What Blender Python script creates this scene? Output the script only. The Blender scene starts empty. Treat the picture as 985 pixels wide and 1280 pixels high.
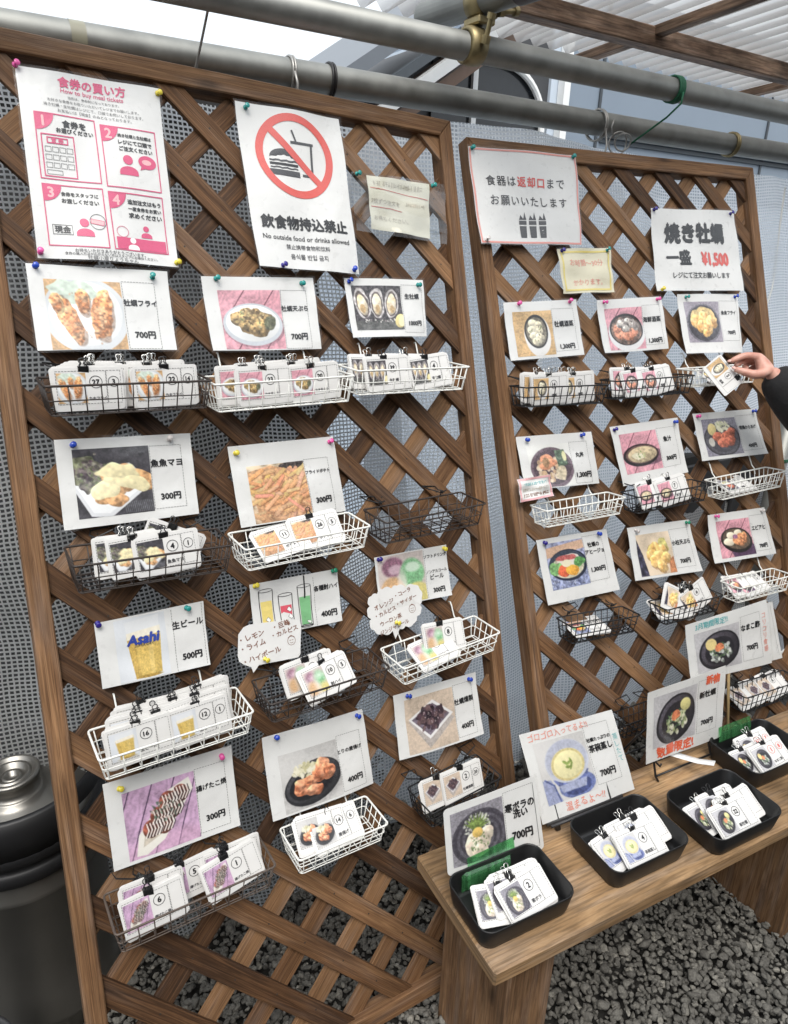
import bpy, math, random, json
import numpy as np
from mathutils import Matrix, Vector

random.seed(11)
RNG = np.random.default_rng(5)
SC = bpy.context.scene
COL = SC.collection
R = math.radians
DATA = json.loads(r'''{"cam":{"loc":[-0.7234,-0.7991,1.4494],"rot":[[0.845925,0.164698,-0.507233],[-0.532494,0.313189,-0.786361],[0.029347,0.935301,0.352635]],"lens":16.6618},"FA":[[0.998881,-0.015221,0.044769],[0.0,0.946773,0.321903],[-0.047286,-0.321543,0.945714]],"OA":[0.0,0.0,0.0],"FB":[[0.994918,0.094609,0.034443],[-0.100682,0.932953,0.345633],[0.000566,-0.347345,0.937737]],"OB":[0.61411,-0.08259,-0.02091],"cards":{"P1":["A",[[-0.6326,1.7448],[-0.4213,1.7472],[-0.424,1.456],[-0.6367,1.4576]],0.013],"P2":["A",[[-0.2906,1.751],[-0.0836,1.7553],[-0.0802,1.4616],[-0.2848,1.4633]],0.016],"P3":["A",[[-0.033,1.6583],[0.112,1.6561],[0.1024,1.5459],[-0.039,1.5526]],0.014],"P3s":["A",[[-0.0697,1.6582],[0.1482,1.6596],[0.1413,1.5359],[-0.077,1.5437]],0.016],"C1":["A",[[-0.6545,1.4498],[-0.4435,1.449],[-0.4448,1.3183],[-0.6544,1.3175]],0.013],"C2":["A",[[-0.6479,1.1829],[-0.438,1.1802],[-0.4406,1.044],[-0.6505,1.0433]],0.013],"C3":["A",[[-0.3876,1.4441],[-0.1743,1.4531],[-0.175,1.3209],[-0.3839,1.3169]],0.013],"C4":["A",[[-0.1086,1.4558],[0.0744,1.4611],[0.0684,1.3464],[-0.1085,1.3409]],0.013],"C5":["A",[[-0.376,1.1528],[-0.1702,1.1577],[-0.161,1.015],[-0.3718,1.0103]],0.013],"C6":["A",[[-0.6255,0.8922],[-0.451,0.8961],[-0.4533,0.7872],[-0.626,0.7881]],0.013],"C7":["A",[[-0.644,0.6379],[-0.4333,0.6396],[-0.4358,0.4989],[-0.6445,0.4979]],0.013],"C8":["A",[[-0.367,0.9088],[-0.1918,0.9089],[-0.195,0.8102],[-0.3694,0.8125]],0.013],"C9":["A",[[-0.1095,0.9167],[0.0638,0.9177],[0.0625,0.812],[-0.1124,0.8164]],0.013],"C10":["A",[[-0.3774,0.6352],[-0.1715,0.6319],[-0.1672,0.4843],[-0.3769,0.4837]],0.013],"C11":["A",[[-0.1014,0.6397],[0.1072,0.6375],[0.1056,0.5052],[-0.1034,0.5098]],0.013],"Q1":["B",[[-0.3669,1.7758],[-0.0738,1.7805],[-0.0897,1.5719],[-0.3692,1.5669]],0.014],"Q2":["B",[[-0.1568,1.565],[-0.0023,1.5689],[-0.003,1.4655],[-0.1584,1.461]],0.013],"Q3":["B",[[0.1403,1.6684],[0.4406,1.6783],[0.4369,1.4665],[0.1299,1.4668]],0.014],"D1":["B",[[-0.3252,1.4428],[-0.1203,1.4491],[-0.1191,1.3208],[-0.3259,1.3152]],0.013],"D2":["B",[[-0.0612,1.4465],[0.147,1.4553],[0.1486,1.3258],[-0.061,1.3214]],0.013],"D3":["B",[[0.201,1.4604],[0.4178,1.4599],[0.412,1.3067],[0.1993,1.31]],0.013],"D4":["B",[[-0.3331,1.1495],[-0.1223,1.1432],[-0.1169,1.0221],[-0.3297,1.031]],0.013],"D5":["B",[[-0.0647,1.1494],[0.1543,1.1548],[0.1654,1.0167],[-0.0472,1.0064]],0.013],"D6":["B",[[0.2092,1.1601],[0.438,1.1565],[0.4646,1.0343],[0.2183,1.0388]],0.013],"N1":["B",[[-0.3545,1.0569],[-0.2684,1.0582],[-0.2641,1.0103],[-0.3555,1.0066]],0.03],"D7":["B",[[-0.314,0.9173],[-0.1103,0.9139],[-0.0944,0.7671],[-0.304,0.7693]],0.013],"D8":["B",[[-0.0472,0.9067],[0.1547,0.8994],[0.1774,0.7658],[-0.0474,0.7795]],0.013],"D9":["B",[[0.221,0.9009],[0.437,0.8931],[0.4575,0.7652],[0.2192,0.7772]],0.013]},"boards":{"E4":[[[0.9959,0.0856,0.02781],[-0.09,0.94716,0.30775],[0.0,-0.30899,0.95106]],[-0.1314,-0.0837,0.44],[[0.0072,0.113],[0.2021,0.1151],[0.2068,-0.0263],[0.0023,-0.0039]]],"E3":[[[0.9995,0.02659,0.01414],[-0.03012,0.88251,0.46924],[0.0,-0.46943,0.88295]],[0.0988,-0.0764,0.43],[[-0.0071,0.1725],[0.2329,0.1515],[0.2455,-0.017],[0.0,-0.0]]],"E2":[[[0.9959,0.08912,0.01253],[-0.09,0.98621,0.1386],[0.0,-0.13916,0.99027]],[0.392,-0.0733,0.445],[[-0.0042,0.1639],[0.2269,0.1674],[0.2304,-0.0074],[0.0001,-0.0008]]],"E1":[[[0.9959,0.08733,0.02177],[-0.09,0.96632,0.24093],[0.0,-0.2419,0.9703]],[0.6267,-0.0838,0.45],[[-0.1,0.2631],[0.1648,0.2685],[0.1812,0.1124],[-0.0849,0.1297]]],"E0":[[[0.9959,0.08733,0.02177],[-0.09,0.96632,0.24093],[0.0,-0.2419,0.9703]],[0.6267,-0.0658,0.45],[[0.0448,0.2499],[0.2112,0.2468],[0.2419,0.1022],[0.0952,0.1096]]]},"baskets":{"b1":{"col":"brown","F":[[0.99934,-0.00424,0.03621],[0.00375,0.9999,0.01351],[-0.03626,-0.01336,0.99925]],"O":[-0.6024,0.3119,1.2456],"W":0.2433,"D":0.0841,"H":0.0402,"hook":"zip","p":"A"},"b2":{"col":"white","F":[[0.99985,-0.01203,0.01225],[0.01186,0.99984,0.0135],[-0.01241,-0.01335,0.99983]],"O":[-0.3547,0.3106,1.2298],"W":0.2575,"D":0.0841,"H":0.0418,"hook":"zip","p":"A"},"b3":{"col":"white","F":[[0.99946,-0.0055,0.03233],[0.00506,0.9999,0.0135],[-0.0324,-0.01333,0.99939]],"O":[-0.0881,0.3163,1.2341],"W":0.254,"D":0.0841,"H":0.0406,"hook":"zip","p":"A"},"b4":{"col":"brown","F":[[0.99827,0.00306,0.05867],[-0.00386,0.9999,0.01351],[-0.05862,-0.01371,0.99819]],"O":[-0.6078,0.2284,0.9999],"W":0.2398,"D":0.0841,"H":0.0423,"hook":"zip","p":"A"},"b5":{"col":"white","F":[[0.99982,-0.01097,0.01549],[0.01076,0.99985,0.0135],[-0.01564,-0.01333,0.99979]],"O":[-0.3496,0.2238,0.974],"W":0.2392,"D":0.0841,"H":0.0347,"hook":"zip","p":"A"},"b6":{"col":"brown","F":[[0.99986,-0.01214,0.0119],[0.01198,0.99984,0.0135],[-0.01207,-0.01335,0.99984]],"O":[-0.0781,0.2268,0.97],"W":0.2378,"D":0.0841,"H":0.0404,"hook":"zip","p":"A"},"b7":{"col":"white","F":[[0.99984,-0.01173,0.01317],[0.01155,0.99984,0.0135],[-0.01332,-0.01334,0.99982]],"O":[-0.6204,0.1354,0.7267],"W":0.2407,"D":0.0841,"H":0.0357,"hook":"zip","p":"A"},"b8":{"col":"brown","F":[[0.99975,-0.00945,0.02018],[0.00918,0.99987,0.0135],[-0.0203,-0.01331,0.99971]],"O":[-0.3505,0.1394,0.7255],"W":0.2368,"D":0.0841,"H":0.0373,"hook":"zip","p":"A"},"b9":{"col":"white","F":[[0.99929,-0.0251,-0.02807],[0.02548,0.99958,0.01347],[0.02772,-0.01417,0.99952]],"O":[-0.0855,0.1385,0.7105],"W":0.2379,"D":0.0841,"H":0.0365,"hook":"zip","p":"A"},"b10":{"col":"rust","F":[[0.99969,-0.00835,0.02355],[0.00804,0.99988,0.0135],[-0.02366,-0.01331,0.99963]],"O":[-0.6418,0.0509,0.4789],"W":0.2567,"D":0.0841,"H":0.0411,"hook":"zip","p":"A"},"b11":{"col":"white","F":[[0.99912,-0.00241,0.04184],[0.00184,0.99991,0.01351],[-0.04187,-0.01342,0.99903]],"O":[-0.3445,0.0504,0.4634],"W":0.179,"D":0.0841,"H":0.0311,"hook":"zip","p":"A"},"b12":{"col":"black","F":[[0.99906,-0.02701,-0.03402],[0.02749,0.99953,0.01346],[0.03364,-0.01438,0.99933]],"O":[-0.0711,0.0457,0.4366],"W":0.1781,"D":0.0841,"H":0.0387,"hook":"zip","p":"A"},"d1":{"col":"black","F":[[0.99354,0.10697,0.03783],[-0.11044,0.98819,0.10623],[-0.02602,-0.10972,0.99362]],"O":[0.312,0.3116,1.1743],"W":0.2309,"D":0.0618,"H":0.0357,"hook":"zip","p":"B"},"d2":{"col":"black","F":[[0.9951,0.09871,0.00477],[-0.09864,0.98907,0.10961],[0.0061,-0.10955,0.99396]],"O":[0.5655,0.2857,1.1738],"W":0.247,"D":0.0618,"H":0.034,"hook":"zip","p":"B"},"d3":{"col":"white","F":[[0.99507,0.09898,0.00585],[-0.09903,0.98904,0.10951],[0.00505,-0.10954,0.99397]],"O":[0.8116,0.2654,1.1865],"W":0.2304,"D":0.0618,"H":0.035,"hook":"zip","p":"B"},"d4":{"col":"white","F":[[0.9952,0.09789,0.00147],[-0.09746,0.98915,0.10995],[0.00931,-0.10956,0.99394]],"O":[0.3209,0.2181,0.9258],"W":0.2234,"D":0.0618,"H":0.0272,"hook":"zip","p":"B"},"d5":{"col":"black","F":[[0.99537,0.09594,-0.00632],[-0.09466,0.98933,0.11072],[0.01688,-0.10961,0.99383]],"O":[0.5809,0.1909,0.9234],"W":0.2332,"D":0.0618,"H":0.028,"hook":"zip","p":"B"},"d6":{"col":"white","F":[[0.99551,0.09186,-0.02263],[-0.08877,0.9897,0.11233],[0.03271,-0.10981,0.99341]],"O":[0.8587,0.1616,0.9205],"W":0.2343,"D":0.0618,"H":0.0321,"hook":"zip","p":"B"},"d7":{"col":"black","F":[[0.99159,0.11318,0.06276],[-0.11926,0.98744,0.1036],[-0.05024,-0.11021,0.99264]],"O":[0.3448,0.1254,0.6832],"W":0.194,"D":0.0618,"H":0.0373,"hook":"zip","p":"B"},"d8":{"col":"black","F":[[0.99507,0.09903,0.00605],[-0.0991,0.98904,0.10948],[0.00485,-0.10954,0.99397]],"O":[0.6181,0.0926,0.6695],"W":0.1893,"D":0.0618,"H":0.0341,"hook":"zip","p":"B"},"d9":{"col":"white","F":[[0.99482,0.10083,0.01324],[-0.10168,0.98885,0.10876],[-0.00213,-0.10954,0.99398]],"O":[0.8653,0.0696,0.6752],"W":0.2009,"D":0.0618,"H":0.0315,"hook":"zip","p":"B"},"d10":{"col":"black","F":[[0.99505,0.09934,0.00187],[-0.09925,0.99304,0.06337],[0.00444,-0.06324,0.99799]],"O":[0.4571,0.036,0.4448],"W":0.1494,"D":0.0522,"H":0.0354,"hook":"zip","p":"B"},"d11":{"col":"black","F":[[0.99373,0.10625,0.03494],[-0.10941,0.98827,0.10653],[-0.02321,-0.10968,0.9937]],"O":[0.8353,-0.0223,0.4202],"W":0.2191,"D":0.0618,"H":0.0417,"hook":"zip","p":"B"}},"bub1":[[-0.3888,0.8379],[-0.378,0.8407],[-0.2949,0.834],[-0.2842,0.8292],[-0.2808,0.8206],[-0.2891,0.7671],[-0.2942,0.763],[-0.3688,0.7665],[-0.3807,0.7551],[-0.3831,0.7658],[-0.3967,0.7741],[-0.4036,0.7808],[-0.4049,0.7911],[-0.3994,0.8276]],"bub2":[[-0.129,0.8451],[-0.1159,0.8471],[-0.1021,0.8542],[-0.0827,0.8518],[-0.069,0.855],[-0.0498,0.8476],[-0.029,0.8497],[-0.0166,0.8388],[-0.014,0.8209],[-0.0205,0.8076],[-0.0185,0.7956],[-0.0301,0.7862],[-0.0386,0.7735],[-0.0593,0.772],[-0.0731,0.7691],[-0.0853,0.7517],[-0.0898,0.7686],[-0.1129,0.7679],[-0.1309,0.7784],[-0.1389,0.7913],[-0.1344,0.8015],[-0.1418,0.8141],[-0.1345,0.8266],[-0.1375,0.8383]],"pinpx":{"bub1":[-0.3584,0.7759],"bub2":[-0.0817,0.7845]},"hand":{"depth":1.7148},"H":{"wrist":[0.972,0.1712,1.1891],"palm":[0.9566,0.1873,1.2029],"index":[[0.9466,0.1981,1.2238],[0.9128,0.2098,1.224],[0.8918,0.2174,1.2165],[0.8803,0.2238,1.2086]],"middle":[[0.9647,0.2038,1.2173],[0.9342,0.219,1.213],[0.9121,0.2217,1.2042],[0.9005,0.2211,1.1974]],"ring":[[0.9804,0.2074,1.2082],[0.9568,0.223,1.2034],[0.9354,0.2197,1.1935],[0.933,0.2069,1.1898]],"little":[[0.9919,0.208,1.1977],[0.9748,0.2211,1.1909],[0.9552,0.2174,1.1829],[0.9529,0.2046,1.1793]],"thumb":[[0.9372,0.1709,1.1837],[0.91,0.1785,1.1843],[0.8948,0.1956,1.1892],[0.8858,0.2136,1.1937]],"fore":[0.9918,0.1566,1.1709],"tick":[[0.8797,0.2362,1.2183],[0.9058,0.1993,1.1736],[0.856,0.2095,1.1245],[0.8288,0.2526,1.1817]]}}''')

# ------------------------------------------------------------------ camera, sky, sun, exposure
def m4(F, O):
    M = Matrix([[F[i][0], F[i][1], F[i][2], O[i]] for i in range(3)] + [[0, 0, 0, 1]])
    return M

cam = bpy.data.objects.new('camera', bpy.data.cameras.new('camera'))
COL.objects.link(cam)
cam.matrix_world = m4(DATA['cam']['rot'], DATA['cam']['loc'])
cam.data.sensor_fit = 'VERTICAL'
cam.data.sensor_height = 24.0
cam.data.sensor_width = 24.0
cam.data.lens = DATA['cam']['lens']
cam.data.clip_start = 0.02
cam.data.clip_end = 500
SC.camera = cam
CAM = np.array(DATA['cam']['loc'])
CR = np.array(DATA['cam']['rot'])

SUN_EL, SUN_ROT = R(58), R(207)
world = bpy.data.worlds.new('World')
SC.world = world
world.use_nodes = True
wn = world.node_tree
bg = wn.nodes['Background']
sky = wn.nodes.new('ShaderNodeTexSky')
sky.sky_type = 'NISHITA'
sky.sun_disc = False
sky.sun_elevation = SUN_EL
sky.sun_rotation = SUN_ROT
sky.air_density = 1.0
sky.dust_density = 5.0
sky.ozone_density = 1.0
hs = wn.nodes.new('ShaderNodeHueSaturation')
hs.inputs['Saturation'].default_value = 0.3
wn.links.new(sky.outputs[0], hs.inputs['Color'])
ov = wn.nodes.new('ShaderNodeMix'); ov.data_type = 'RGBA'          # high thin overcast over the clear sky
ov.inputs[0].default_value = 0.6
ov.inputs[7].default_value = (4.9, 5.3, 5.65, 1)
wn.links.new(hs.outputs[0], ov.inputs[6])
wn.links.new(ov.outputs[2], bg.inputs['Color'])
bg.inputs['Strength'].default_value = 0.15

sun = bpy.data.objects.new('sun', bpy.data.lights.new('sun', 'SUN'))
COL.objects.link(sun)
sun.data.energy = 1.15
sun.data.angle = R(32)
sun.data.color = (1.0, 0.96, 0.9)
sd = Vector((math.sin(SUN_ROT) * math.cos(SUN_EL), math.cos(SUN_ROT) * math.cos(SUN_EL), math.sin(SUN_EL)))
sun.rotation_euler = (-sd).to_track_quat('-Z', 'Y').to_euler()

SC.view_settings.view_transform = 'Standard'
SC.view_settings.look = 'None'
SC.view_settings.gamma = 1.0
SC.view_settings.use_curve_mapping = False
SC.view_settings.exposure = 0.9
SC.render.engine = 'CYCLES'
SC.cycles.use_denoising = True
SC.cycles.max_bounces = 8
SC.cycles.transparent_max_bounces = 24
SC.cycles.sample_clamp_indirect = 6.0

# ------------------------------------------------------------------ helpers
def lin(c):
    a = np.asarray(c, float)
    return np.where(a <= 0.04045, a / 12.92, ((a + 0.055) / 1.055) ** 2.4)

def rgb(r, g, b):
    return tuple(lin(np.array([r, g, b]) / 255.0))

def setp(o, label=None, cat=None, group=None, kind=None):
    if label: o['label'] = label
    if cat: o['category'] = cat
    if group: o['group'] = group
    if kind: o['kind'] = kind
    return o

def thing(name, label, cat, M, group=None):
    o = bpy.data.objects.new(name, None)
    COL.objects.link(o)
    o.empty_display_size = 0.02
    o.matrix_world = M
    return setp(o, label, cat, group)

class MB:
    """collects verts/faces with uv and tone, builds one mesh object"""
    def __init__(s):
        s.v = []; s.f = []; s.uv = []; s.tone = []
    def add(s, vs, fs, uvs=None, tone=0.5):
        n = len(s.v)
        s.v += [tuple(p) for p in vs]
        for k, f in enumerate(fs):
            s.f.append([i + n for i in f])
            s.uv += uvs[k] if uvs else [(0.0, 0.0)] * len(f)
            s.tone += [tone] * len(f)
    def build(s, name, mat, parent=None, smooth=False, M=None):
        me = bpy.data.meshes.new(name)
        me.from_pydata(s.v, [], s.f)
        u = me.uv_layers.new(name='UVMap')
        u.data.foreach_set('uv', np.array(s.uv, np.float32).ravel())
        a = me.attributes.new('tone', 'FLOAT', 'CORNER')
        a.data.foreach_set('value', np.array(s.tone, np.float32))
        if smooth: me.polygons.foreach_set('use_smooth', [True] * len(me.polygons))
        me.materials.append(mat)
        me.update()
        return link(name, me, parent, M)

def link(name, me, parent=None, M=None):
    o = bpy.data.objects.new(name, me)
    COL.objects.link(o)
    if parent is not None: o.parent = parent
    if M is not None: o.matrix_local = M
    return o

def prism(mb, poly, y0, y1, tone=0.5, axis=None, off=(0, 0), ch=0.0):
    """polygon (x,z) extruded from y0 (front) to y1; uv follows axis; ch = chamfer of the front edge"""
    n = len(poly)
    P = np.array(poly, float)
    area = 0.5 * sum(P[i][0] * P[(i + 1) % n][1] - P[(i + 1) % n][0] * P[i][1] for i in range(n))
    if area < 0: P = P[::-1]
    ax = np.array(axis if axis is not None else (1, 0), float); ax /= np.linalg.norm(ax)
    pr = np.array([-ax[1], ax[0]])
    def uv(p, d=0.0): return (float(p @ ax) + off[0], float(p @ pr) + d + off[1])
    rings = []
    if ch > 0:
        c = P.mean(0)
        # inset polygon by ch (per-edge offset)
        Q = []
        for i in range(n):
            a, b, d = P[i - 1], P[i], P[(i + 1) % n]
            e1 = (b - a) / (np.linalg.norm(b - a) + 1e-12); e2 = (d - b) / (np.linalg.norm(d - b) + 1e-12)
            n1 = np.array([-e1[1], e1[0]]); n2 = np.array([-e2[1], e2[0]])
            k = 1 + n1 @ n2
            Q.append(b + (n1 + n2) * ch / max(k, 0.35))
        rings = [(np.array(Q), y0), (P, y0 + ch), (P, y1)]
    else:
        rings = [(P, y0), (P, y1)]
    vs = []
    for q, y in rings: vs += [(p[0], y, p[1]) for p in q]
    fs = []; us = []
    fs.append(list(range(n))); us.append([uv(p) for p in rings[0][0]])
    L = len(rings)
    for k in range(L - 1):
        for i in range(n):
            j = (i + 1) % n
            fs.append([k * n + j, k * n + i, (k + 1) * n + i, (k + 1) * n + j])
            A, B = rings[k][0], rings[k + 1][0]
            d0 = rings[k][1]; d1 = rings[k + 1][1]
            us.append([uv(A[j], 0), uv(A[i], 0), uv(B[i], d1 - d0), uv(B[j], d1 - d0)])
    fs.append([(L - 1) * n + i for i in range(n - 1, -1, -1)]); us.append([uv(p) for p in P[::-1]])
    mb.add(vs, fs, us, tone)

def box(mb, c, d, tone=0.5, M=None, axis=0, ch=0.0):
    """box centre c, size d, grain along axis"""
    x, y, z = d[0] / 2, d[1] / 2, d[2] / 2
    o = (random.random() * 7, random.random() * 7)
    b = ch
    # chamfered box : 24 verts
    if b <= 0:
        vs = [(-x, -y, -z), (x, -y, -z), (x, y, -z), (-x, y, -z), (-x, -y, z), (x, -y, z), (x, y, z), (-x, y, z)]
        fs = [[0, 1, 5, 4], [1, 2, 6, 5], [2, 3, 7, 6], [3, 0, 4, 7], [4, 5, 6, 7], [3, 2, 1, 0]]
    else:
        vs = []; idx = {}
        for sx in (-1, 1):
            for sy in (-1, 1):
                for sz in (-1, 1):
                    for k in range(3):
                        p = [sx * x, sy * y, sz * z]; s_ = (sx, sy, sz)
                        for q in range(3):
                            if q != k: p[q] -= s_[q] * b
                        idx[(sx, sy, sz, k)] = len(vs); vs.append(tuple(p))
        fs = []
        def F(l): fs.append([idx[q] for q in l])
        for k in range(3):
            a, c2 = [q for q in range(3) if q != k]
            for s0 in (-1, 1):
                l = []
                for (u, w) in ((-1, -1), (1, -1), (1, 1), (-1, 1)):
                    s_ = [0, 0, 0]; s_[k] = s0; s_[a] = u; s_[c2] = w
                    l.append((s_[0], s_[1], s_[2], k))
                F(l)
        for k in range(3):
            a, c2 = [q for q in range(3) if q != k]
            for u in (-1, 1):
                for w in (-1, 1):
                    l = []
                    for (s0, kk) in ((-1, a), (1, a), (1, c2), (-1, c2)):
                        s_ = [0, 0, 0]; s_[k] = s0; s_[a] = u; s_[c2] = w
                        l.append((s_[0], s_[1], s_[2], kk))
                    F(l)
        for sx in (-1, 1):
            for sy in (-1, 1):
                for sz in (-1, 1):
                    F([(sx, sy, sz, 0), (sx, sy, sz, 1), (sx, sy, sz, 2)])
        cc = [np.mean([vs[i] for i in f], 0) for f in fs]
        for i, f in enumerate(fs):
            p = [np.array(vs[q]) for q in f]
            if np.cross(p[1] - p[0], p[2] - p[0]) @ cc[i] < 0: fs[i] = f[::-1]
    us = []
    oth = [q for q in range(3) if q != axis]
    for f in fs:
        p = [np.array(vs[q]) for q in f]
        nn = np.abs(np.cross(p[1] - p[0], p[2] - p[0]))
        k = int(np.argmax(nn))
        if k == axis: us.append([(q[oth[0]] * .3 + o[0], q[oth[1]] + o[1]) for q in p])
        else:
            w = [q for q in oth if q != k][0]
            us.append([(q[axis] + o[0] + k * .37, q[w] + o[1] + k * .21) for q in p])
    if M is None: vs = [(v[0] + c[0], v[1] + c[1], v[2] + c[2]) for v in vs]
    else:
        vs = [tuple(M @ Vector((v[0] + c[0], v[1] + c[1], v[2] + c[2]))) for v in vs]
    mb.add(vs, fs, us, tone)

def tube(mb, pts, r, seg=6, closed=False, cap=True, tone=0.5):
    P = np.array(pts, float); n = len(P)
    rr = np.broadcast_to(np.asarray(r, float), (n,))
    T = np.zeros_like(P)
    for i in range(n):
        a = P[(i - 1) % n] if (closed or i > 0) else P[i]
        b = P[(i + 1) % n] if (closed or i < n - 1) else P[i]
        T[i] = (b - a) / (np.linalg.norm(b - a) + 1e-12)
    u = np.cross(T[0], (0.31, 0.17, 0.93)); 
    if np.linalg.norm(u) < 1e-3: u = np.cross(T[0], (1, 0, 0))
    u /= np.linalg.norm(u)
    vs = []; acc = 0; L = []
    for i in range(n):
        u = u - T[i] * (u @ T[i]); u /= np.linalg.norm(u) + 1e-12
        w = np.cross(T[i], u)
        for k in range(seg):
            t = 2 * math.pi * k / seg
            vs.append(P[i] + (u * math.cos(t) + w * math.sin(t)) * rr[i])
        if i: acc += np.linalg.norm(P[i] - P[i - 1])
        L.append(acc)
    fs = []; us = []
    m = n if closed else n - 1
    for i in range(m):
        j = (i + 1) % n
        for k in range(seg):
            l = (k + 1) % seg
            fs.append([i * seg + k, i * seg + l, j * seg + l, j * seg + k])
            c = 2 * math.pi * rr[i] / seg
            us.append([(L[i], k * c), (L[i], (k + 1) * c), (L[i] + .01 if j < i else L[j], (k + 1) * c), (L[i] + .01 if j < i else L[j], k * c)])
    if cap and not closed:
        fs.append(list(range(seg - 1, -1, -1))); us.append([(0, 0)] * seg)
        fs.append([(n - 1) * seg + k for k in range(seg)]); us.append([(0, 0)] * seg)
    mb.add(vs, fs, us, tone)

def lathe(mb, prof, seg=32, M=None, tone=0.5):
    vs = []; fs = []; us = []
    for (r, z) in prof:
        for k in range(seg):
            t = 2 * math.pi * k / seg
            p = (r * math.cos(t), r * math.sin(t), z)
            vs.append(tuple(M @ Vector(p)) if M is not None else p)
    for i in range(len(prof) - 1):
        for k in range(seg):
            l = (k + 1) % seg
            fs.append([i * seg + k, i * seg + l, (i + 1) * seg + l, (i + 1) * seg + k])
            us.append([(k / seg, prof[i][1]), ((k + 1) / seg, prof[i][1]), ((k + 1) / seg, prof[i + 1][1]), (k / seg, prof[i + 1][1])])
    mb.add(vs, fs, us, tone)

# ------------------------------------------------------------------ materials
def newmat(name):
    m = bpy.data.materials.new(name); m.use_nodes = True
    nt = m.node_tree
    return m, nt, nt.nodes['Principled BSDF']

def N(nt, t, **kw):
    n = nt.nodes.new(t)
    for k, v in kw.items(): setattr(n, k, v)
    return n

def plain(name, c, rough=0.5, metal=0.0, var=0.12, scale=30.0, bump=0.0, spec=None, coat=0.0, rvar=0.0):
    m, nt, p = newmat(name)
    tc = N(nt, 'ShaderNodeTexCoord')
    nz = N(nt, 'ShaderNodeTexNoise'); nz.inputs['Scale'].default_value = scale; nz.inputs['Detail'].default_value = 5
    nt.links.new(tc.outputs['Object'], nz.inputs['Vector'])
    mx = N(nt, 'ShaderNodeMix', data_type='RGBA')
    mx.inputs[6].default_value = (*[x * (1 - var) for x in c], 1)
    mx.inputs[7].default_value = (*[min(1, x * (1 + var)) for x in c], 1)
    nt.links.new(nz.outputs[0], mx.inputs[0])
    nt.links.new(mx.outputs[2], p.inputs['Base Color'])
    p.inputs['Roughness'].default_value = rough
    p.inputs['Metallic'].default_value = metal
    if rvar:
        mr = N(nt, 'ShaderNodeMapRange'); mr.inputs[3].default_value = rough - rvar; mr.inputs[4].default_value = rough + rvar
        nt.links.new(nz.outputs[0], mr.inputs[0]); nt.links.new(mr.outputs[0], p.inputs['Roughness'])
    if spec is not None: p.inputs['Specular IOR Level'].default_value = spec
    if coat: p.inputs['Coat Weight'].default_value = coat; p.inputs['Coat Roughness'].default_value = 0.15
    if bump:
        b = N(nt, 'ShaderNodeBump'); b.inputs['Strength'].default_value = bump; b.inputs['Distance'].default_value = 0.002
        nt.links.new(nz.outputs[0], b.inputs['Height']); nt.links.new(b.outputs[0], p.inputs['Normal'])
    return m

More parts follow.
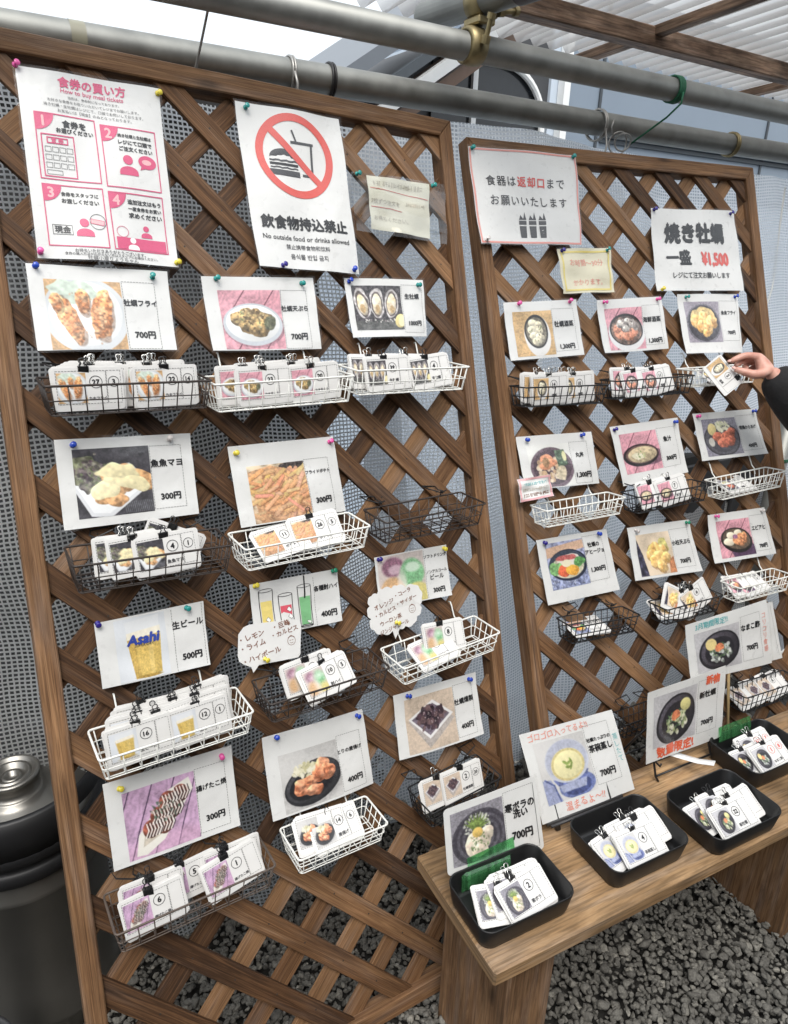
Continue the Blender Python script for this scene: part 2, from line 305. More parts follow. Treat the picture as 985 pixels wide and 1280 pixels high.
def wood(name, dark, mid, light, rough=0.72, grain=42.0, wear=0.35):
    """stained plank: grain along u, tone attribute shifts each board"""
    m, nt, p = newmat(name)
    L = nt.links.new
    uv = N(nt, 'ShaderNodeUVMap'); uv.uv_map = 'UVMap'
    mp = N(nt, 'ShaderNodeMapping'); mp.inputs['Scale'].default_value = (2.2, grain, 1)
    L(uv.outputs[0], mp.inputs[0])
    n1 = N(nt, 'ShaderNodeTexNoise'); n1.inputs['Scale'].default_value = 2.2; n1.inputs['Detail'].default_value = 9; n1.inputs['Roughness'].default_value = 0.68; n1.inputs['Distortion'].default_value = 1.3
    L(mp.outputs[0], n1.inputs['Vector'])
    mp2 = N(nt, 'ShaderNodeMapping'); mp2.inputs['Scale'].default_value = (6, grain * 6, 1)
    L(uv.outputs[0], mp2.inputs[0])
    n2 = N(nt, 'ShaderNodeTexNoise'); n2.inputs['Scale'].default_value = 2.0; n2.inputs['Detail'].default_value = 3
    L(mp2.outputs[0], n2.inputs['Vector'])
    mp3 = N(nt, 'ShaderNodeMapping'); mp3.inputs['Scale'].default_value = (5, 9, 1)
    L(uv.outputs[0], mp3.inputs[0])
    n3 = N(nt, 'ShaderNodeTexNoise'); n3.inputs['Scale'].default_value = 1.3; n3.inputs['Detail'].default_value = 4
    L(mp3.outputs[0], n3.inputs['Vector'])
    rp = N(nt, 'ShaderNodeValToRGB')
    e = rp.color_ramp.elements
    e[0].position = 0.28; e[0].color = (*dark, 1)
    e[1].position = 0.74; e[1].color = (*light, 1)
    k = e.new(0.5); k.color = (*mid, 1)
    at = N(nt, 'ShaderNodeAttribute'); at.attribute_name = 'tone'
    s1 = N(nt, 'ShaderNodeMath', operation='MULTIPLY_ADD'); s1.inputs[1].default_value = 0.5; L(at.outputs['Fac'], s1.inputs[0])
    a1 = N(nt, 'ShaderNodeMath', operation='ADD'); a1.inputs[1].default_value = -0.25
    L(n1.outputs[0], a1.inputs[0]); L(a1.outputs[0], s1.inputs[2])
    L(s1.outputs[0], rp.inputs[0])
    # fine dark pores
    m2 = N(nt, 'ShaderNodeMapRange'); m2.inputs[1].default_value = 0.38; m2.inputs[2].default_value = 0.55; m2.inputs[3].default_value = 0.62; m2.inputs[4].default_value = 1.12
    L(n2.outputs[0], m2.inputs[0])
    x1 = N(nt, 'ShaderNodeMix', data_type='RGBA', blend_type='MULTIPLY'); x1.inputs[0].default_value = 0.8
    L(rp.outputs[0], x1.inputs[6]); L(m2.outputs[0], x1.inputs[7])
    # broad weathering
    m3 = N(nt, 'ShaderNodeMapRange'); m3.inputs[1].default_value = 0.3; m3.inputs[2].default_value = 0.7; m3.inputs[3].default_value = 1 - wear; m3.inputs[4].default_value = 1 + wear * 0.6
    L(n3.outputs[0], m3.inputs[0])
    x2 = N(nt, 'ShaderNodeMix', data_type='RGBA', blend_type='MULTIPLY'); x2.inputs[0].default_value = 1.0
    L(x1.outputs[2], x2.inputs[6]); L(m3.outputs[0], x2.inputs[7])
    # knots
    vo = N(nt, 'ShaderNodeTexVoronoi'); vo.inputs['Scale'].default_value = 1.0
    mk = N(nt, 'ShaderNodeMapping'); mk.inputs['Scale'].default_value = (4.2, 13, 1)
    L(uv.outputs[0], mk.inputs[0]); L(mk.outputs[0], vo.inputs['Vector'])
    kr = N(nt, 'ShaderNodeMapRange'); kr.inputs[1].default_value = 0.04; kr.inputs[2].default_value = 0.13; kr.inputs[3].default_value = 0.35; kr.inputs[4].default_value = 1.0
    L(vo.outputs['Distance'], kr.inputs[0])
    x3 = N(nt, 'ShaderNodeMix', data_type='RGBA', blend_type='MULTIPLY'); x3.inputs[0].default_value = 0.85
    L(x2.outputs[2], x3.inputs[6]); L(kr.outputs[0], x3.inputs[7])
    n4 = N(nt, 'ShaderNodeTexNoise'); n4.inputs['Scale'].default_value = 3.1; n4.inputs['Detail'].default_value = 6; mp4 = N(nt, 'ShaderNodeMapping'); mp4.inputs['Scale'].default_value = (1.6, 14, 1); mp4.inputs['Location'].default_value = (3.3, 1.7, 0)
    L(uv.outputs[0], mp4.inputs[0]); L(mp4.outputs[0], n4.inputs['Vector'])
    g4 = N(nt, 'ShaderNodeMapRange'); g4.inputs[1].default_value = .48; g4.inputs[2].default_value = .72; g4.inputs[3].default_value = 0; g4.inputs[4].default_value = .55; L(n4.outputs[0], g4.inputs[0])
    hg = N(nt, 'ShaderNodeHueSaturation'); hg.inputs['Saturation'].default_value = .55; hg.inputs['Value'].default_value = 1.08; L(x3.outputs[2], hg.inputs['Color'])
    x4 = N(nt, 'ShaderNodeMix', data_type='RGBA'); L(g4.outputs[0], x4.inputs[0]); L(x3.outputs[2], x4.inputs[6]); L(hg.outputs[0], x4.inputs[7])
    L(x4.outputs[2], p.inputs['Base Color'])
    p.inputs['Roughness'].default_value = rough
    p.inputs['Specular IOR Level'].default_value = 0.3
    b = N(nt, 'ShaderNodeBump'); b.inputs['Strength'].default_value = 0.45; b.inputs['Distance'].default_value = 0.0012
    L(n1.outputs[0], b.inputs['Height'])
    b2 = N(nt, 'ShaderNodeBump'); b2.inputs['Strength'].default_value = 0.25; b2.inputs['Distance'].default_value = 0.0006
    L(n2.outputs[0], b2.inputs['Height']); L(b.outputs[0], b2.inputs['Normal']); L(b2.outputs[0], p.inputs['Normal'])
    return m

M_LAT = wood('stained_lattice_wood', (0.048, 0.022, 0.0095), (0.136, 0.067, 0.030), (0.255, 0.140, 0.068), grain=70, wear=0.3)
M_BENCH = wood('bench_wood', (0.215, 0.125, 0.060), (0.310, 0.190, 0.094), (0.41, 0.265, 0.142), grain=18, wear=0.5)
M_LEG = wood('bench_leg_wood', (0.105, 0.052, 0.024), (0.19, 0.105, 0.052), (0.28, 0.168, 0.09), grain=26)
M_BEAM = wood('scorched_beam_wood', (0.07, 0.04, 0.025), (0.24, 0.15, 0.10), (0.42, 0.29, 0.20), grain=20, wear=0.75)
M_STICK = wood('bamboo_stick', (0.4, 0.28, 0.13), (0.5, 0.36, 0.18), (0.6, 0.45, 0.25), grain=60)

def paper(name, c, rough=0.32):
    m, nt, p = newmat(name)
    L = nt.links.new
    tc = N(nt, 'ShaderNodeTexCoord')
    n1 = N(nt, 'ShaderNodeTexNoise'); n1.inputs['Scale'].default_value = 14; n1.inputs['Detail'].default_value = 3
    n2 = N(nt, 'ShaderNodeTexNoise'); n2.inputs['Scale'].default_value = 60; n2.inputs['Detail'].default_value = 6
    L(tc.outputs['Object'], n1.inputs['Vector']); L(tc.outputs['Object'], n2.inputs['Vector'])
    mx = N(nt, 'ShaderNodeMix', data_type='RGBA'); mx.inputs[6].default_value = (*[x * 0.93 for x in c], 1); mx.inputs[7].default_value = (*c, 1)
    L(n2.outputs[0], mx.inputs[0]); L(mx.outputs[2], p.inputs['Base Color'])
    mr = N(nt, 'ShaderNodeMapRange'); mr.inputs[3].default_value = rough - 0.08; mr.inputs[4].default_value = rough + 0.18
    L(n2.outputs[0], mr.inputs[0]); L(mr.outputs[0], p.inputs['Roughness'])
    b = N(nt, 'ShaderNodeBump'); b.inputs['Strength'].default_value = 0.5; b.inputs['Distance'].default_value = 0.006
    L(n1.outputs[0], b.inputs['Height']); L(b.outputs[0], p.inputs['Normal'])
    return m

def inkmat(name, c, rough=0.4):
    return plain(name, c, rough, var=0.1, scale=200)

M_PAPER = paper('laminated_white_paper', (0.71, 0.71, 0.70), 0.26)
M_TICK = paper('laminated_ticket_paper', (0.74, 0.73, 0.71))
M_CREAM = paper('cream_note_paper', (0.74, 0.70, 0.58), 0.6)
M_YELLOWISH = paper('pale_yellow_paper', (0.72, 0.68, 0.52), 0.6)
M_MATTE = paper('matte_white_paper', (0.70, 0.695, 0.68), 0.6)
INK = {
    'black': inkmat('black_ink', (0.018, 0.018, 0.02)),
    'grey': inkmat('grey_ink', (0.06, 0.06, 0.065)),
    'red': inkmat('red_print', (0.62, 0.10, 0.085)),
    'pink': inkmat('magenta_print', (0.60, 0.075, 0.18)),
    'lightpink': inkmat('pale_pink_print', (0.75, 0.42, 0.44)),
    'white': inkmat('white_print', (0.82, 0.81, 0.8)),
    'orange': inkmat('red_orange_marker', (0.72, 0.13, 0.06)),
    'coral': inkmat('coral_pen', (0.72, 0.30, 0.24)),
    'teal': inkmat('teal_pen', (0.12, 0.42, 0.44)),
    'yellow': inkmat('yellow_print', (0.78, 0.62, 0.10)),
    'paleyellow': inkmat('pale_yellow_print', (0.72, 0.60, 0.20)),
    'blue': inkmat('blue_print', (0.03, 0.06, 0.32)),
    'brownpen': inkmat('brown_pen', (0.22, 0.11, 0.08)),
    'faint': inkmat('faint_pen', (0.45, 0.40, 0.33)),
    'green': inkmat('green_print', (0.16, 0.42, 0.20)),
    'salmon': inkmat('salmon_print', (0.70, 0.30, 0.27)),
    'drinkyellow': inkmat('lemon_drink_print', (0.74, 0.60, 0.20)),
    'drinkred': inkmat('red_drink_print', (0.66, 0.10, 0.14)),
    'drinkgreen': inkmat('green_drink_print', (0.20, 0.45, 0.22)),
}

def photomat():
    m, nt, p = newmat('printed_photo')
    at = N(nt, 'ShaderNodeVertexColor'); at.layer_name = 'print'
    nt.links.new(at.outputs[0], p.inputs['Base Color'])
    tc = N(nt, 'ShaderNodeTexCoord'); nz = N(nt, 'ShaderNodeTexNoise'); nz.inputs['Scale'].default_value = 25
    nt.links.new(tc.outputs['Object'], nz.inputs['Vector'])
    mr = N(nt, 'ShaderNodeMapRange'); mr.inputs[3].default_value = 0.25; mr.inputs[4].default_value = 0.45
    nt.links.new(nz.outputs[0], mr.inputs[0]); nt.links.new(mr.outputs[0], p.inputs['Roughness'])
    return m
M_PHOTO = photomat()
M_WIRE = {
    'white': plain('white_coated_wire', (0.74, 0.74, 0.70), 0.35, var=0.08),
    'brown': plain('dark_brown_wire', (0.035, 0.026, 0.022), 0.45, var=0.4),
    'black': plain('black_wire', (0.012, 0.012, 0.013), 0.4, var=0.2),
    'rust': plain('rusty_grey_brown_wire', (0.11, 0.085, 0.07), 0.5, var=0.4, metal=0.3),
}
M_BLACKCLIP = plain('black_clip_steel', (0.012, 0.012, 0.013), 0.35)
M_SILVER = plain('silver_clip_wire', (0.62, 0.61, 0.58), 0.25, metal=1.0)
M_ZIP = plain('black_zip_tie', (0.012, 0.011, 0.011), 0.5)
M_TRAY = plain('black_tray_plastic', (0.009, 0.009, 0.0095), 0.42, var=0.2, scale=80)
M_GALV = plain('galvanised_pipe_steel', (0.27, 0.272, 0.255), 0.52, metal=0.75, var=0.4, scale=22, rvar=0.12)
M_BRASS = plain('weathered_clamp_steel', (0.26, 0.21, 0.11), 0.45, metal=0.7, var=0.5, scale=60)
M_STEEL = plain('brushed_keg_steel', (0.25, 0.24, 0.22), 0.38, metal=0.9, var=0.15, scale=12, rvar=0.08)
M_RUBBER = plain('black_keg_rubber', (0.011, 0.011, 0.012), 0.5, var=0.3)
M_DARKGREY = plain('dark_grey_plastic', (0.03, 0.03, 0.032), 0.5)
PINCOL = {'teal': (0.02, 0.26, 0.24), 'green': (0.01, 0.22, 0.12), 'blue': (0.02, 0.06, 0.42), 'navy': (0.03, 0.02, 0.22),
          'pink': (0.72, 0.10, 0.34), 'yellow': (0.70, 0.58, 0.06), 'clear': (0.62, 0.58, 0.56)}
M_PIN = {k: plain(k + '_push_pin_plastic', v, 0.18, coat=0.4, var=0.05) for k, v in PINCOL.items()}

PA = m4(DATA['FA'], DATA['OA'])
PB = m4(DATA['FB'], DATA['OB'])
PAN = {'A': PA, 'B': PB}
S = 0.067

M_LAM, nt, p = newmat('laminating_film')
tr = N(nt, 'ShaderNodeBsdfTransparent'); tr.inputs[0].default_value = (.985, .985, .98, 1); gl = N(nt, 'ShaderNodeBsdfGlossy'); gl.inputs['Roughness'].default_value = .10
lw = N(nt, 'ShaderNodeLayerWeight'); lw.inputs[0].default_value = .5
pw = N(nt, 'ShaderNodeMath', operation='POWER'); pw.inputs[1].default_value = 4.0; nt.links.new(lw.outputs['Facing'], pw.inputs[0])
fz = N(nt, 'ShaderNodeMath', operation='MULTIPLY_ADD'); fz.inputs[1].default_value = .3; fz.inputs[2].default_value = .035; nt.links.new(pw.outputs[0], fz.inputs[0])
tcl = N(nt, 'ShaderNodeTexCoord'); nl = N(nt, 'ShaderNodeTexNoise'); nl.inputs['Scale'].default_value = 16; nl.inputs['Detail'].default_value = 3; nt.links.new(tcl.outputs['Object'], nl.inputs['Vector'])
bl = N(nt, 'ShaderNodeBump'); bl.inputs['Strength'].default_value = .5; bl.inputs['Distance'].default_value = .006; nt.links.new(nl.outputs[0], bl.inputs['Height']); nt.links.new(bl.outputs[0], gl.inputs['Normal'])
ms = N(nt, 'ShaderNodeMixShader'); nt.links.new(fz.outputs[0], ms.inputs[0]); nt.links.new(tr.outputs[0], ms.inputs[1]); nt.links.new(gl.outputs[0], ms.inputs[2]); nt.nodes.remove(p); nt.links.new(ms.outputs[0], nt.nodes['Material Output'].inputs[0])


# ================================================================== STRUCTURE
def T(x, y, z): return Matrix.Translation((x, y, z))

# ground sheet
m, nt, p = newmat('dark_soil')
tc = N(nt, 'ShaderNodeTexCoord')
nz = N(nt, 'ShaderNodeTexVoronoi'); nz.inputs['Scale'].default_value = 45
nt.links.new(tc.outputs['Object'], nz.inputs['Vector'])
rp = N(nt, 'ShaderNodeValToRGB'); rp.color_ramp.elements[0].color = (0.045, 0.042, 0.037, 1); rp.color_ramp.elements[1].color = (0.012, 0.011, 0.010, 1)
nt.links.new(nz.outputs['Distance'], rp.inputs[0]); nt.links.new(rp.outputs[0], p.inputs['Base Color']); p.inputs['Roughness'].default_value = 0.9
b = N(nt, 'ShaderNodeBump'); b.invert = True; b.inputs['Distance'].default_value = 0.01; nt.links.new(nz.outputs['Distance'], b.inputs['Height']); nt.links.new(b.outputs[0], p.inputs['Normal'])
g = MB(); e = 60.0
g.add([(-e, -e, -0.03), (e, -e, -0.03), (e, e, -0.03), (-e, e, -0.03)], [[0, 1, 2, 3]])
setp(g.build('ground', m), kind='structure')

M_CONC = plain('pale_concrete', (0.50, 0.53, 0.56), 0.8, var=0.1, scale=9)
g = MB(); box(g, (2.3, 1.52, -0.012), (4.4, 1.94, 0.03)); setp(g.build('path', M_CONC), kind='structure')

# gravel : one mass of crushed stones
def stones():
    phi = (1 + 5 ** 0.5) / 2
    iv = np.array([(-1, phi, 0), (1, phi, 0), (-1, -phi, 0), (1, -phi, 0), (0, -1, phi), (0, 1, phi), (0, -1, -phi), (0, 1, -phi), (phi, 0, -1), (phi, 0, 1), (-phi, 0, -1), (-phi, 0, 1)], float)
    iv /= np.linalg.norm(iv[0])
    fi = [(0, 11, 5), (0, 5, 1), (0, 1, 7), (0, 7, 10), (0, 10, 11), (1, 5, 9), (5, 11, 4), (11, 10, 2), (10, 7, 6), (7, 1, 8), (3, 9, 4), (3, 4, 2), (3, 2, 6), (3, 6, 8), (3, 8, 9), (4, 9, 5), (2, 4, 11), (6, 2, 10), (8, 6, 7), (9, 8, 1)]
    V = [tuple(v) for v in iv]; F = []; mid = {}
    def mp(a, b):
        k = (min(a, b), max(a, b))
        if k not in mid:
            q = (np.array(V[a]) + np.array(V[b])) / 2; q /= np.linalg.norm(q); mid[k] = len(V); V.append(tuple(q))
        return mid[k]
    for a, b, c in fi:
        x, y, z = mp(a, b), mp(b, c), mp(c, a)
        F += [(a, x, z), (b, y, x), (c, z, y), (x, y, z)]
    V = np.array(V); F = np.array(F)
    kinds = []
    for k in range(14):
        Q = V.copy()
        for _ in range(11):     # cut flat facets
            d = RNG.normal(size=3); d /= np.linalg.norm(d); h = RNG.uniform(0.38, 0.8)
            t = Q @ d; Q = Q - np.outer(np.clip(t - h, 0, None), d)
        Q *= (1 + RNG.normal(size=(len(Q), 1)) * 0.03)
        kinds.append(Q)
    pos = []
    def field(x0, x1, y0, y1, sp, r0, r1, z0=0.0):
        for x in np.arange(x0, x1, sp):
            for y in np.arange(y0, y1, sp):
                pos.append((x + RNG.uniform(-.5, .5) * sp, y + RNG.uniform(-.5, .5) * sp, z0 + RNG.uniform(-.012, .006), RNG.uniform(r0, r1) * (1.5 if RNG.random() < .1 else 1)))
    field(-0.85, 1.3, -0.6, 0.7, 0.0128, 0.0050, 0.0104)
    field(-0.85, 1.3, -0.6, 0.66, 0.0165, 0.0052, 0.0102, 0.006)
    field(-0.85, 1.5, -0.75, 0.75, 0.055, 0.010, 0.017, 0.006)
    for _ in range(260):       # a heap of bigger lumps against the sheet
        a = RNG.normal(0.62, 0.28); d = RNG.normal(0.40, 0.06)
        pos.append((a, d, max(0, 0.10 - abs(d - .42) * .9) * RNG.random() + .01, RNG.uniform(.014, .026)))
    pos = np.array(pos); n = len(pos); nv = len(V); nf = len(F)
    A = np.empty((n, nv, 3), np.float32)
    for i in range(n):
        q = kinds[i % 14]
        a, bb, c = RNG.uniform(0, 6.28, 3)
        Rz = np.array([[math.cos(a), -math.sin(a), 0], [math.sin(a), math.cos(a), 0], [0, 0, 1]])
        Rx = np.array([[1, 0, 0], [0, math.cos(bb), -math.sin(bb)], [0, math.sin(bb), math.cos(bb)]])
        sc = np.array([RNG.uniform(.8, 1.3), RNG.uniform(.75, 1.1), RNG.uniform(.6, .95)])
        A[i] = (q @ Rx.T * sc) @ Rz.T * pos[i, 3] + pos[i, :3]
    FF = (F[None] + (np.arange(n) * nv)[:, None, None]).reshape(-1, 3)
    me = bpy.data.meshes.new('gravel')
    me.vertices.add(n * nv); me.vertices.foreach_set('co', A.ravel())
    me.loops.add(len(FF) * 3); me.loops.foreach_set('vertex_index', FF.ravel().astype(np.int32))
    me.polygons.add(len(FF)); me.polygons.foreach_set('loop_start', np.arange(0, len(FF) * 3, 3, dtype=np.int32))
    me.update(calc_edges=True)
    at = me.attributes.new('tone', 'FLOAT', 'POINT')
    at.data.foreach_set('value', np.repeat(RNG.uniform(0, 1, n), nv).astype(np.float32))
    return me
m, nt, p = newmat('crushed_volcanic_stone')
at = N(nt, 'ShaderNodeAttribute'); at.attribute_name = 'tone'
rp = N(nt, 'ShaderNodeValToRGB'); rp.color_ramp.elements[0].color = (0.115, 0.109, 0.097, 1); rp.color_ramp.elements[1].color = (0.28, 0.265, 0.23, 1)
k = rp.color_ramp.elements.new(0.85); k.color = (0.172, 0.164, 0.145, 1)
tc = N(nt, 'ShaderNodeTexCoord'); nz = N(nt, 'ShaderNodeTexNoise'); nz.inputs['Scale'].default_value = 220; nz.inputs['Detail'].default_value = 6
nt.links.new(tc.outputs['Object'], nz.inputs['Vector'])
mx = N(nt, 'ShaderNodeMix', data_type='RGBA', blend_type='MULTIPLY'); mx.inputs[0].default_value = 0.75
mr = N(nt, 'ShaderNodeMapRange'); mr.inputs[1].default_value = 0.3; mr.inputs[2].default_value = 0.7; mr.inputs[3].default_value = 0.5; mr.inputs[4].default_value = 1.35
nt.links.new(at.outputs['Fac'], rp.inputs[0]); nt.links.new(rp.outputs[0], mx.inputs[6]); nt.links.new(nz.outputs[0], mr.inputs[0]); nt.links.new(mr.outputs[0], mx.inputs[7])
nt.links.new(mx.outputs[2], p.inputs['Base Color']); p.inputs['Roughness'].default_value = 0.88
b = N(nt, 'ShaderNodeBump'); b.inputs['Strength'].default_value = 0.6; b.inputs['Distance'].default_value = 0.002; nt.links.new(nz.outputs[0], b.inputs['Height']); nt.links.new(b.outputs[0], p.inputs['Normal'])
me = stones(); me.materials.append(m)
setp(link('gravel', me), 'dark grey crushed stone covering the ground under the bench', 'gravel', kind='stuff')

# ---- buildings behind the sheet
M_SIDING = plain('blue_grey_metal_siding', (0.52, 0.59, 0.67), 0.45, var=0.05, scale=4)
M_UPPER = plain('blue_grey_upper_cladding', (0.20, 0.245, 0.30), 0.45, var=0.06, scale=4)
M_SEAM = plain('dark_seam', (0.05, 0.06, 0.07), 0.6)
M_WHITE = plain('white_painted_trim', (0.78, 0.79, 0.78), 0.45, var=0.04)
M_GLASS = plain('dark_window_glass', (0.015, 0.017, 0.02), 0.12, var=0.2)
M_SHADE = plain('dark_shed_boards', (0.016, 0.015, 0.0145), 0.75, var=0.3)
M_ROOFGREY = plain('grey_roof_metal', (0.13, 0.145, 0.165), 0.4, var=0.08, scale=6)
M_SOFFIT = plain('brown_soffit', (0.16, 0.10, 0.07), 0.6)
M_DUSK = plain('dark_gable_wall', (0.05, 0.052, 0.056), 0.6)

bld = thing('building', 'blue-grey metal-clad building with dark panel seams beyond the mesh sheet', 'building', T(2.42, 2.5, 0))
b = MB(); box(b, (3.2, 1.5, 0.9), (6.4, 3.0, 1.80)); b.build('wall', M_SIDING, bld)
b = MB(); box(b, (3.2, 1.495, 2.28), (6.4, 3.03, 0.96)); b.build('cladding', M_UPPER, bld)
b = MB()
for x in (0.27, 1.9, 3.4, 4.9): box(b, (x, -0.02, 2.28), (0.018, 0.02, 0.95))
box(b, (3.3, -0.025, 2.045), (6.0, 0.02, 0.022))
b.build('seam', M_SEAM, bld)
b = MB(); box(b, (3.3, -0.03, 2.10), (6.0, 0.05, 0.075)); b.build('ledge', M_UPPER, bld)

hs_ = thing('house', 'grey house with white arched window and sloping porch roof above the lattice', 'house', T(0, 2.5, 0))
b = MB(); box(b, (1.1, 1.2, 0.93), (2.46, 2.4, 1.86)); box(b, (2.375, 1.2, 1.35), (0.09, 2.4, 2.7)); b.build('wall', M_SIDING, hs_)
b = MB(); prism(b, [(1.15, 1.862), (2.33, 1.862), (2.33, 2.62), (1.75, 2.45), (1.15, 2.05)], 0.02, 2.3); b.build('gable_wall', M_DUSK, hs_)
w_ = MB(); prism(w_, [(1.55, 1.88), (2.26, 1.88), (2.26, 2.08)] + [(1.98 + .28 * math.cos(t), 2.08 + .24 * math.sin(t)) for t in np.linspace(0.05, math.pi / 2, 10)] + [(1.55, 2.32)], 0.0, 0.015)
wo = w_.build('window', M_GLASS, hs_)
b = MB()
arc = [(2.27, -0.02, 1.88), (2.27, -0.02, 2.06)] + [(1.98 + .29 * math.cos(t), -0.02, 2.07 + .26 * math.sin(t)) for t in np.linspace(0, math.pi / 2, 12)] + [(1.5, -.02, 2.33)]
tube(b, arc, 0.018, 8)
box(b, (1.80, -0.012, 2.09), (0.03, 0.02, 0.42))
b.build('window_frame', M_WHITE, wo)
b = MB(); box(b, (2.40, -0.03, 1.35), (0.045, 0.05, 2.7)); b.build('corner_trim', M_WHITE, hs_)
# porch roof : slab rising to the right, running towards the viewer
d = np.array([math.cos(R(33)), math.sin(R(33))])
def slope_quad(x0, z0, l, t, y0, y1):
    a = np.array([x0, z0]); n_ = np.array([-d[1], d[0]])
    return [tuple(a), tuple(a + d * l), tuple(a + d * l + n_ * t), tuple(a + n_ * t)], y0, y1
for nm, mt, (q, y0, y1) in (('roof', M_ROOFGREY, slope_quad(0.72, 1.98, 1.1, 0.05, -0.55, 0.6)),
                           ('gutter', M_SEAM, slope_quad(0.86, 1.96, 1.0, 0.035, -0.6, -0.56)),
                           ('fascia', M_WHITE, slope_quad(0.98, 1.93, 0.95, 0.045, -0.5, -0.45)),
                           ('soffit', M_SOFFIT, slope_quad(1.0, 1.86, 0.95, 0.05, -0.44, 0.0))):
    b = MB(); prism(b, q, y0, y1, axis=d); b.build(nm, mt, hs_)

sh = thing('dark_shed', 'black boarded shed standing behind the mesh sheet', 'shed', T(0, 0, 0))
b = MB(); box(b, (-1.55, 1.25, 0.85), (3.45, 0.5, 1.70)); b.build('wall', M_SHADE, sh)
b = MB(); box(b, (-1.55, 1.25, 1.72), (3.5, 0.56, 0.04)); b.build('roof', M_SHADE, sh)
tb = thing('dark_panel_box', 'dark low box standing behind the far lattice post', 'panel_box', T(1.52, 0.62, 0))  # plain dark box forming the dark background behind the far slats
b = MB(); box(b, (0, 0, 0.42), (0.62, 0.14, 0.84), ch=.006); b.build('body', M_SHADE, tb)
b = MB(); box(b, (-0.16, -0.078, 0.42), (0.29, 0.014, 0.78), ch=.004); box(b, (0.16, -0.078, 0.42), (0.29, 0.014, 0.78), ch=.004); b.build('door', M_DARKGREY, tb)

# ---- transparent sheet with white thread grid
m, nt, p = newmat('thread_reinforced_clear_sheet')
L = nt.links.new
uvn = N(nt, 'ShaderNodeUVMap'); uvn.uv_map = 'UVMap'
dn = N(nt, 'ShaderNodeTexNoise'); dn.inputs['Scale'].default_value = 60; L(uvn.outputs[0], dn.inputs['Vector'])
dv = N(nt, 'ShaderNodeVectorMath', operation='MULTIPLY_ADD'); dv.inputs[1].default_value = (0.0035, 0.003, 0); L(dn.outputs['Color'], dv.inputs[0]); L(uvn.outputs[0], dv.inputs[2])
sp = N(nt, 'ShaderNodeSeparateXYZ'); L(dv.outputs[0], sp.inputs[0])
def stripe(out, pitch, w):
    a = N(nt, 'ShaderNodeMath', operation='DIVIDE'); a.inputs[1].default_value = pitch; L(out, a.inputs[0])
    f = N(nt, 'ShaderNodeMath', operation='FRACT'); L(a.outputs[0], f.inputs[0])
    c = N(nt, 'ShaderNodeMath', operation='LESS_THAN'); c.inputs[1].default_value = w; L(f.outputs[0], c.inputs[0])
    return c.outputs[0]
mxm = N(nt, 'ShaderNodeMath', operation='MAXIMUM'); L(stripe(sp.outputs[0], 0.0092, 0.33), mxm.inputs[0]); L(stripe(sp.outputs[1], 0.0088, 0.42), mxm.inputs[1])
tr = N(nt, 'ShaderNodeBsdfTransparent'); tr.inputs[0].default_value = (0.93, 0.95, 0.97, 1)
gl = N(nt, 'ShaderNodeBsdfGlossy'); gl.inputs['Roughness'].default_value = 0.12
df0 = N(nt, 'ShaderNodeBsdfDiffuse'); df0.inputs[0].default_value = (0.7, 0.75, 0.8, 1)
f1 = N(nt, 'ShaderNodeMixShader'); f1.inputs[0].default_value = 0.03; L(tr.outputs[0], f1.inputs[1]); L(gl.outputs[0], f1.inputs[2])
f2 = N(nt, 'ShaderNodeMixShader'); f2.inputs[0].default_value = 0.03; L(f1.outputs[0], f2.inputs[1]); L(df0.outputs[0], f2.inputs[2])
df = N(nt, 'ShaderNodeBsdfDiffuse'); df.inputs[0].default_value = (0.74, 0.75, 0.75, 1)
tl = N(nt, 'ShaderNodeBsdfTranslucent'); tl.inputs[0].default_value = (0.88, 0.89, 0.9, 1)
f3 = N(nt, 'ShaderNodeMixShader'); f3.inputs[0].default_value = 0.72; L(df.outputs[0], f3.inputs[1]); L(tl.outputs[0], f3.inputs[2])
f4 = N(nt, 'ShaderNodeMixShader'); L(mxm.outputs[0], f4.inputs[0]); L(f2.outputs[0], f4.inputs[1]); L(f3.outputs[0], f4.inputs[2])
nt.nodes.remove(p)
L(f4.outputs[0], nt.nodes['Material Output'].inputs[0])
M_SHEET = m
thread_dirt = N(nt, 'ShaderNodeTexNoise'); thread_dirt.inputs['Scale'].default_value = 5; thread_dirt.inputs['Detail'].default_value = 5; L(uvn.outputs[0], thread_dirt.inputs['Vector'])
dr_ = N(nt, 'ShaderNodeValToRGB'); dr_.color_ramp.elements[0].position = .3; dr_.color_ramp.elements[0].color = (.46, .46, .44, 1); dr_.color_ramp.elements[1].position = .65; dr_.color_ramp.elements[1].color = (.80, .80, .79, 1); L(thread_dirt.outputs[0], dr_.inputs[0]); L(dr_.outputs[0], df.inputs[0])
f2.name = 'film'
M_MILKY = m.copy(); M_MILKY.name = 'thread_reinforced_milky_sheet'
n2_ = M_MILKY.node_tree; mf = n2_.nodes['film']
w1 = n2_.nodes.new('ShaderNodeBsdfTranslucent'); w1.inputs[0].default_value = (.88, .92, .97, 1)
w2 = n2_.nodes.new('ShaderNodeBsdfDiffuse'); w2.inputs[0].default_value = (.76, .81, .88, 1)
w3 = n2_.nodes.new('ShaderNodeMixShader'); w3.inputs[0].default_value = .55; n2_.links.new(w2.outputs[0], w3.inputs[1]); n2_.links.new(w1.outputs[0], w3.inputs[2])
mf.inputs[0].default_value = .55; n2_.links.new(w3.outputs[0], mf.inputs[2])
def sheet_y(x, z):
    t = z / 1.7
    return 0.40 + 0.30 * t + 0.026 * math.sin(x * 5.1 + z * 1.3) + 0.015 * math.sin(x * 13 - z * 2.2 + 1) + 0.007 * math.sin(x * 31 + z * 7) + 0.010 * math.sin(z * 6.3 + x * 2.7)
